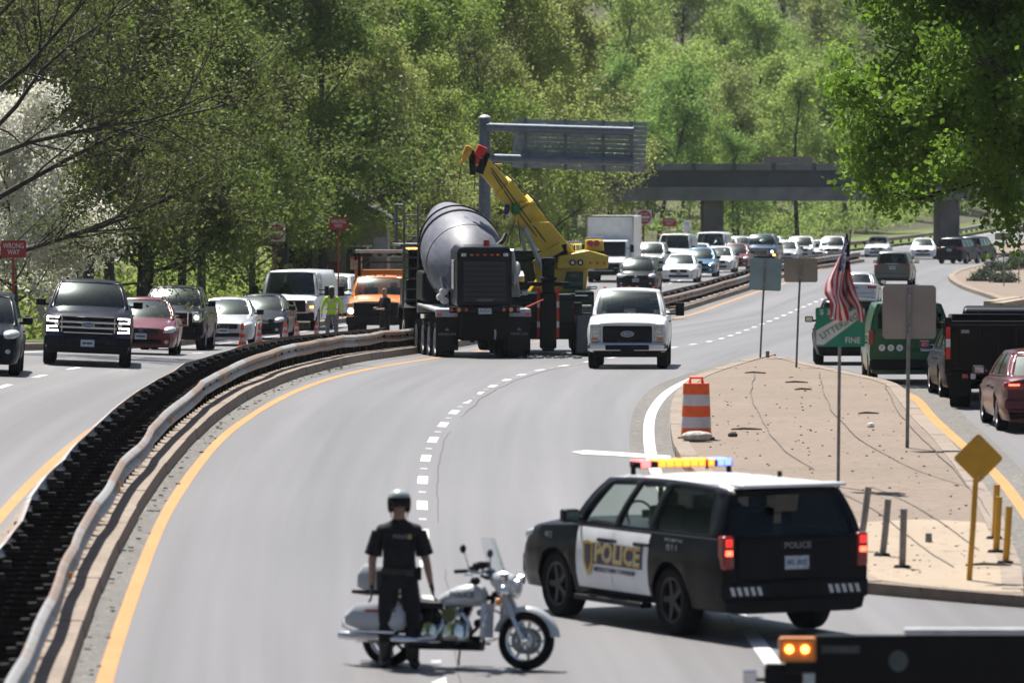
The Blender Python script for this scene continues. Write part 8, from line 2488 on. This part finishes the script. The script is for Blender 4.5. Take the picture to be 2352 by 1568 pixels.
# ------------------------------------------------------------------ overhead cantilever sign
M_GANTRY = pm('gantry_steel', (.12, .145, .18), rough=.45, metal=.4, noise=.1)
M_GPANEL = pm('ribbed_aluminium', (.20, .25, .30), rough=.45, metal=.3, noise=.1)
Dg = 238.0
p = onground((1113 - PXW / 2) * Dg / FOC, Dg)
ga = thing('overhead_sign', 'back of a ribbed overhead sign on a tall cantilever pole', 'sign', p)
LG = Local(p, 0)
c = LG(1113, 272, Dg)
MB().tube([(0, 0, -.1), (0, 0, c.z * .5), (c.x, 0, c.z)], [.26, .24, .22], 14).build('pole', M_GANTRY, ga, smooth=40)
MB().lathe([(.24, 0), (.24, .05), (.12, .13), (.001, .15)], (c.x, 0, c.z), (0, 0, 1), n=14).build('pole_cap', P_LTGREY, ga, smooth=40)
for (y0, y1) in ((292, 302), (363, 371)):
    a_, b_ = LG(1116, y0, Dg - .25), LG(1455, y1, Dg - .25)
    MB().tube([a_, b_], .17, 12).build('arm', M_GANTRY, ga, smooth=40)
q0, q1, q2, q3 = LG(1181, 273, Dg + .3), LG(1487, 281, Dg + .3), LG(1481, 397, Dg + .3), LG(1177, 386, Dg + .3)
nr = 11
for k in range(nr):
    f0, f1 = k / nr, (k + 1) / nr - .012
    A0_, A1_, B1_, B0_ = q0.lerp(q3, f0), q0.lerp(q3, f1), q1.lerp(q2, f1), q1.lerp(q2, f0)
    m = MB(); off = Vector((0, .05, 0)); lip = Vector((0, -.035, 0))
    m.add([A0_ + lip, B0_ + lip, B1_, A1_, A0_ + off, B0_ + off, B1_ + off, A1_ + off], [(0, 1, 2, 3), (7, 6, 5, 4), (0, 4, 5, 1), (1, 5, 6, 2), (2, 6, 7, 3), (3, 7, 4, 0)])
    m.build('sign_panel', M_GPANEL, ga)
for px in (1209, 1299, 1386, 1477 - 4):
    pass
for px, yt, yb in ((1207, 270, 388), (1299, 273, 391), (1386, 276, 394), (1450, 279, 396)):
    m = MB(); beam(m, LG(px, yt, Dg + .12), LG(px, yb, Dg + .12), .12, .14, up=(0, 1, 0)); m.build('stiffener', M_GANTRY, ga)

# ------------------------------------------------------------------ road overpass
M_BRIDGE = pm('bridge_concrete', (.16, .155, .165), rough=.9, noise=.15, nscale=.6)  # even grey for deck edge, pier cap, piers and abutment
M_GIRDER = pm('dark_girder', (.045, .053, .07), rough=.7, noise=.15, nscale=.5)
Do = 440.0
p = onground((1640 - PXW / 2) * Do / FOC, Do)
ob = thing('overpass', 'grey road overpass with dark girder and pier crossing behind the traffic', 'bridge', p)
LO = Local(p, 0)
def slab(y0, y1, x0, x1, d0, d1, name, mat, bevel=0):
    a_, b_ = LO(x0, y1, Do), LO(x1, y0, Do)
    return Bx(ob, name, mat, [(((a_.x + b_.x) / 2, (d0 + d1) / 2, (a_.z + b_.z) / 2), (b_.x - a_.x, d1 - d0, b_.z - a_.z))], bevel)
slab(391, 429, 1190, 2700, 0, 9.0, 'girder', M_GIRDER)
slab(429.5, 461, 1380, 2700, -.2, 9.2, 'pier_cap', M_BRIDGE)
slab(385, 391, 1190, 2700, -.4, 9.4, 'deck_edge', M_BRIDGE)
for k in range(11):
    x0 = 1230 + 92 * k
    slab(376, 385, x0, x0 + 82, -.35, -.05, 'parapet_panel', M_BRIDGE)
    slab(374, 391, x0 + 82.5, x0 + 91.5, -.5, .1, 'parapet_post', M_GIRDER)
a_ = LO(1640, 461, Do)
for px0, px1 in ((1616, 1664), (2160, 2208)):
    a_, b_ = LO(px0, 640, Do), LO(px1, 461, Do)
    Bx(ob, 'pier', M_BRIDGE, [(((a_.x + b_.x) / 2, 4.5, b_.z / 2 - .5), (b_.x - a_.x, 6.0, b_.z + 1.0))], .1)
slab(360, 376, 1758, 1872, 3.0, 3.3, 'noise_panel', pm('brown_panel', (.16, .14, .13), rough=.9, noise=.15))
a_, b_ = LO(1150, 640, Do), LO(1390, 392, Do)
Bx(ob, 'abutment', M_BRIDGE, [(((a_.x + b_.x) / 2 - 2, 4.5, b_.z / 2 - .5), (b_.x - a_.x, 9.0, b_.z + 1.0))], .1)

# ------------------------------------------------------------------ houses glimpsed through the trees
def house(px, D, w, h, ridge, wallm, roofm, label, rz=0.0):
    x = (px - PXW / 2) * D / FOC
    x = x
    o = thing('house', label, 'house', (x, D, terrain(x, D) - .2), rz)
    Bx(o, 'wall', wallm, [((0, 0, h / 2), (w, 7.0, h))])
    m = MB(); m.prism([(-w / 2 - .4, h), (w / 2 + .4, h), (0, h + ridge)], 'y', -3.9, 3.9); m.build('roof', roofm, o)
    for k in (-1, 1):
        wn_ = Bx(o, 'window', M_GLASS_DK, [((k * w * .25, -3.52, h * .55), (1.0, .06, 1.2))])
        Bx(wn_, 'window_frame', M_WHITE_P, [((k * w * .25, -3.53, h * .55 + .64), (1.2, .08, .08))])
        Bx(wn_, 'window_frame', M_WHITE_P, [((k * w * .25, -3.53, h * .55 - .64), (1.2, .08, .08))])
    Bx(o, 'door', P_DKRED, [((0, -3.53, 1.05), (.95, .06, 2.1))])
    return o
house(762, 268, 5.0, 3.9, 1.6, pm('brown_wall', (.25, .2, .16), rough=.9), pm('grey_shingle', (.10, .10, .11), rough=.9, noise=.25, nscale=6), 'small house with grey roof showing above the white van')
house(965, 300, 5.5, 4.6, 1.5, pm('tan_wall', (.34, .28, .22), rough=.9, noise=.1), pm('brown_shingle', (.08, .07, .065), rough=.9, noise=.25), 'tan house wall among the trees left of the mixer')
# ------------------------------------------------------------------ thin summer haze over the whole place
hz = bpy.data.materials.new('haze'); hz.use_nodes = True
nt = hz.node_tree; nt.nodes.clear()
ho = nt.nodes.new('ShaderNodeOutputMaterial'); hv = nt.nodes.new('ShaderNodeVolumePrincipled')
hv.inputs['Color'].default_value = (0.86, 0.93, 1.0, 1); hv.inputs['Density'].default_value = 0.00005; hv.inputs['Anisotropy'].default_value = 0.2
nt.links.new(hv.outputs[0], ho.inputs['Volume'])
haze = MB().box((0, 800, 40), (2400, 3000, 110)).build('haze', hz)
tag(haze, 'thin bluish haze filling the air over road and woods', kind='stuff')
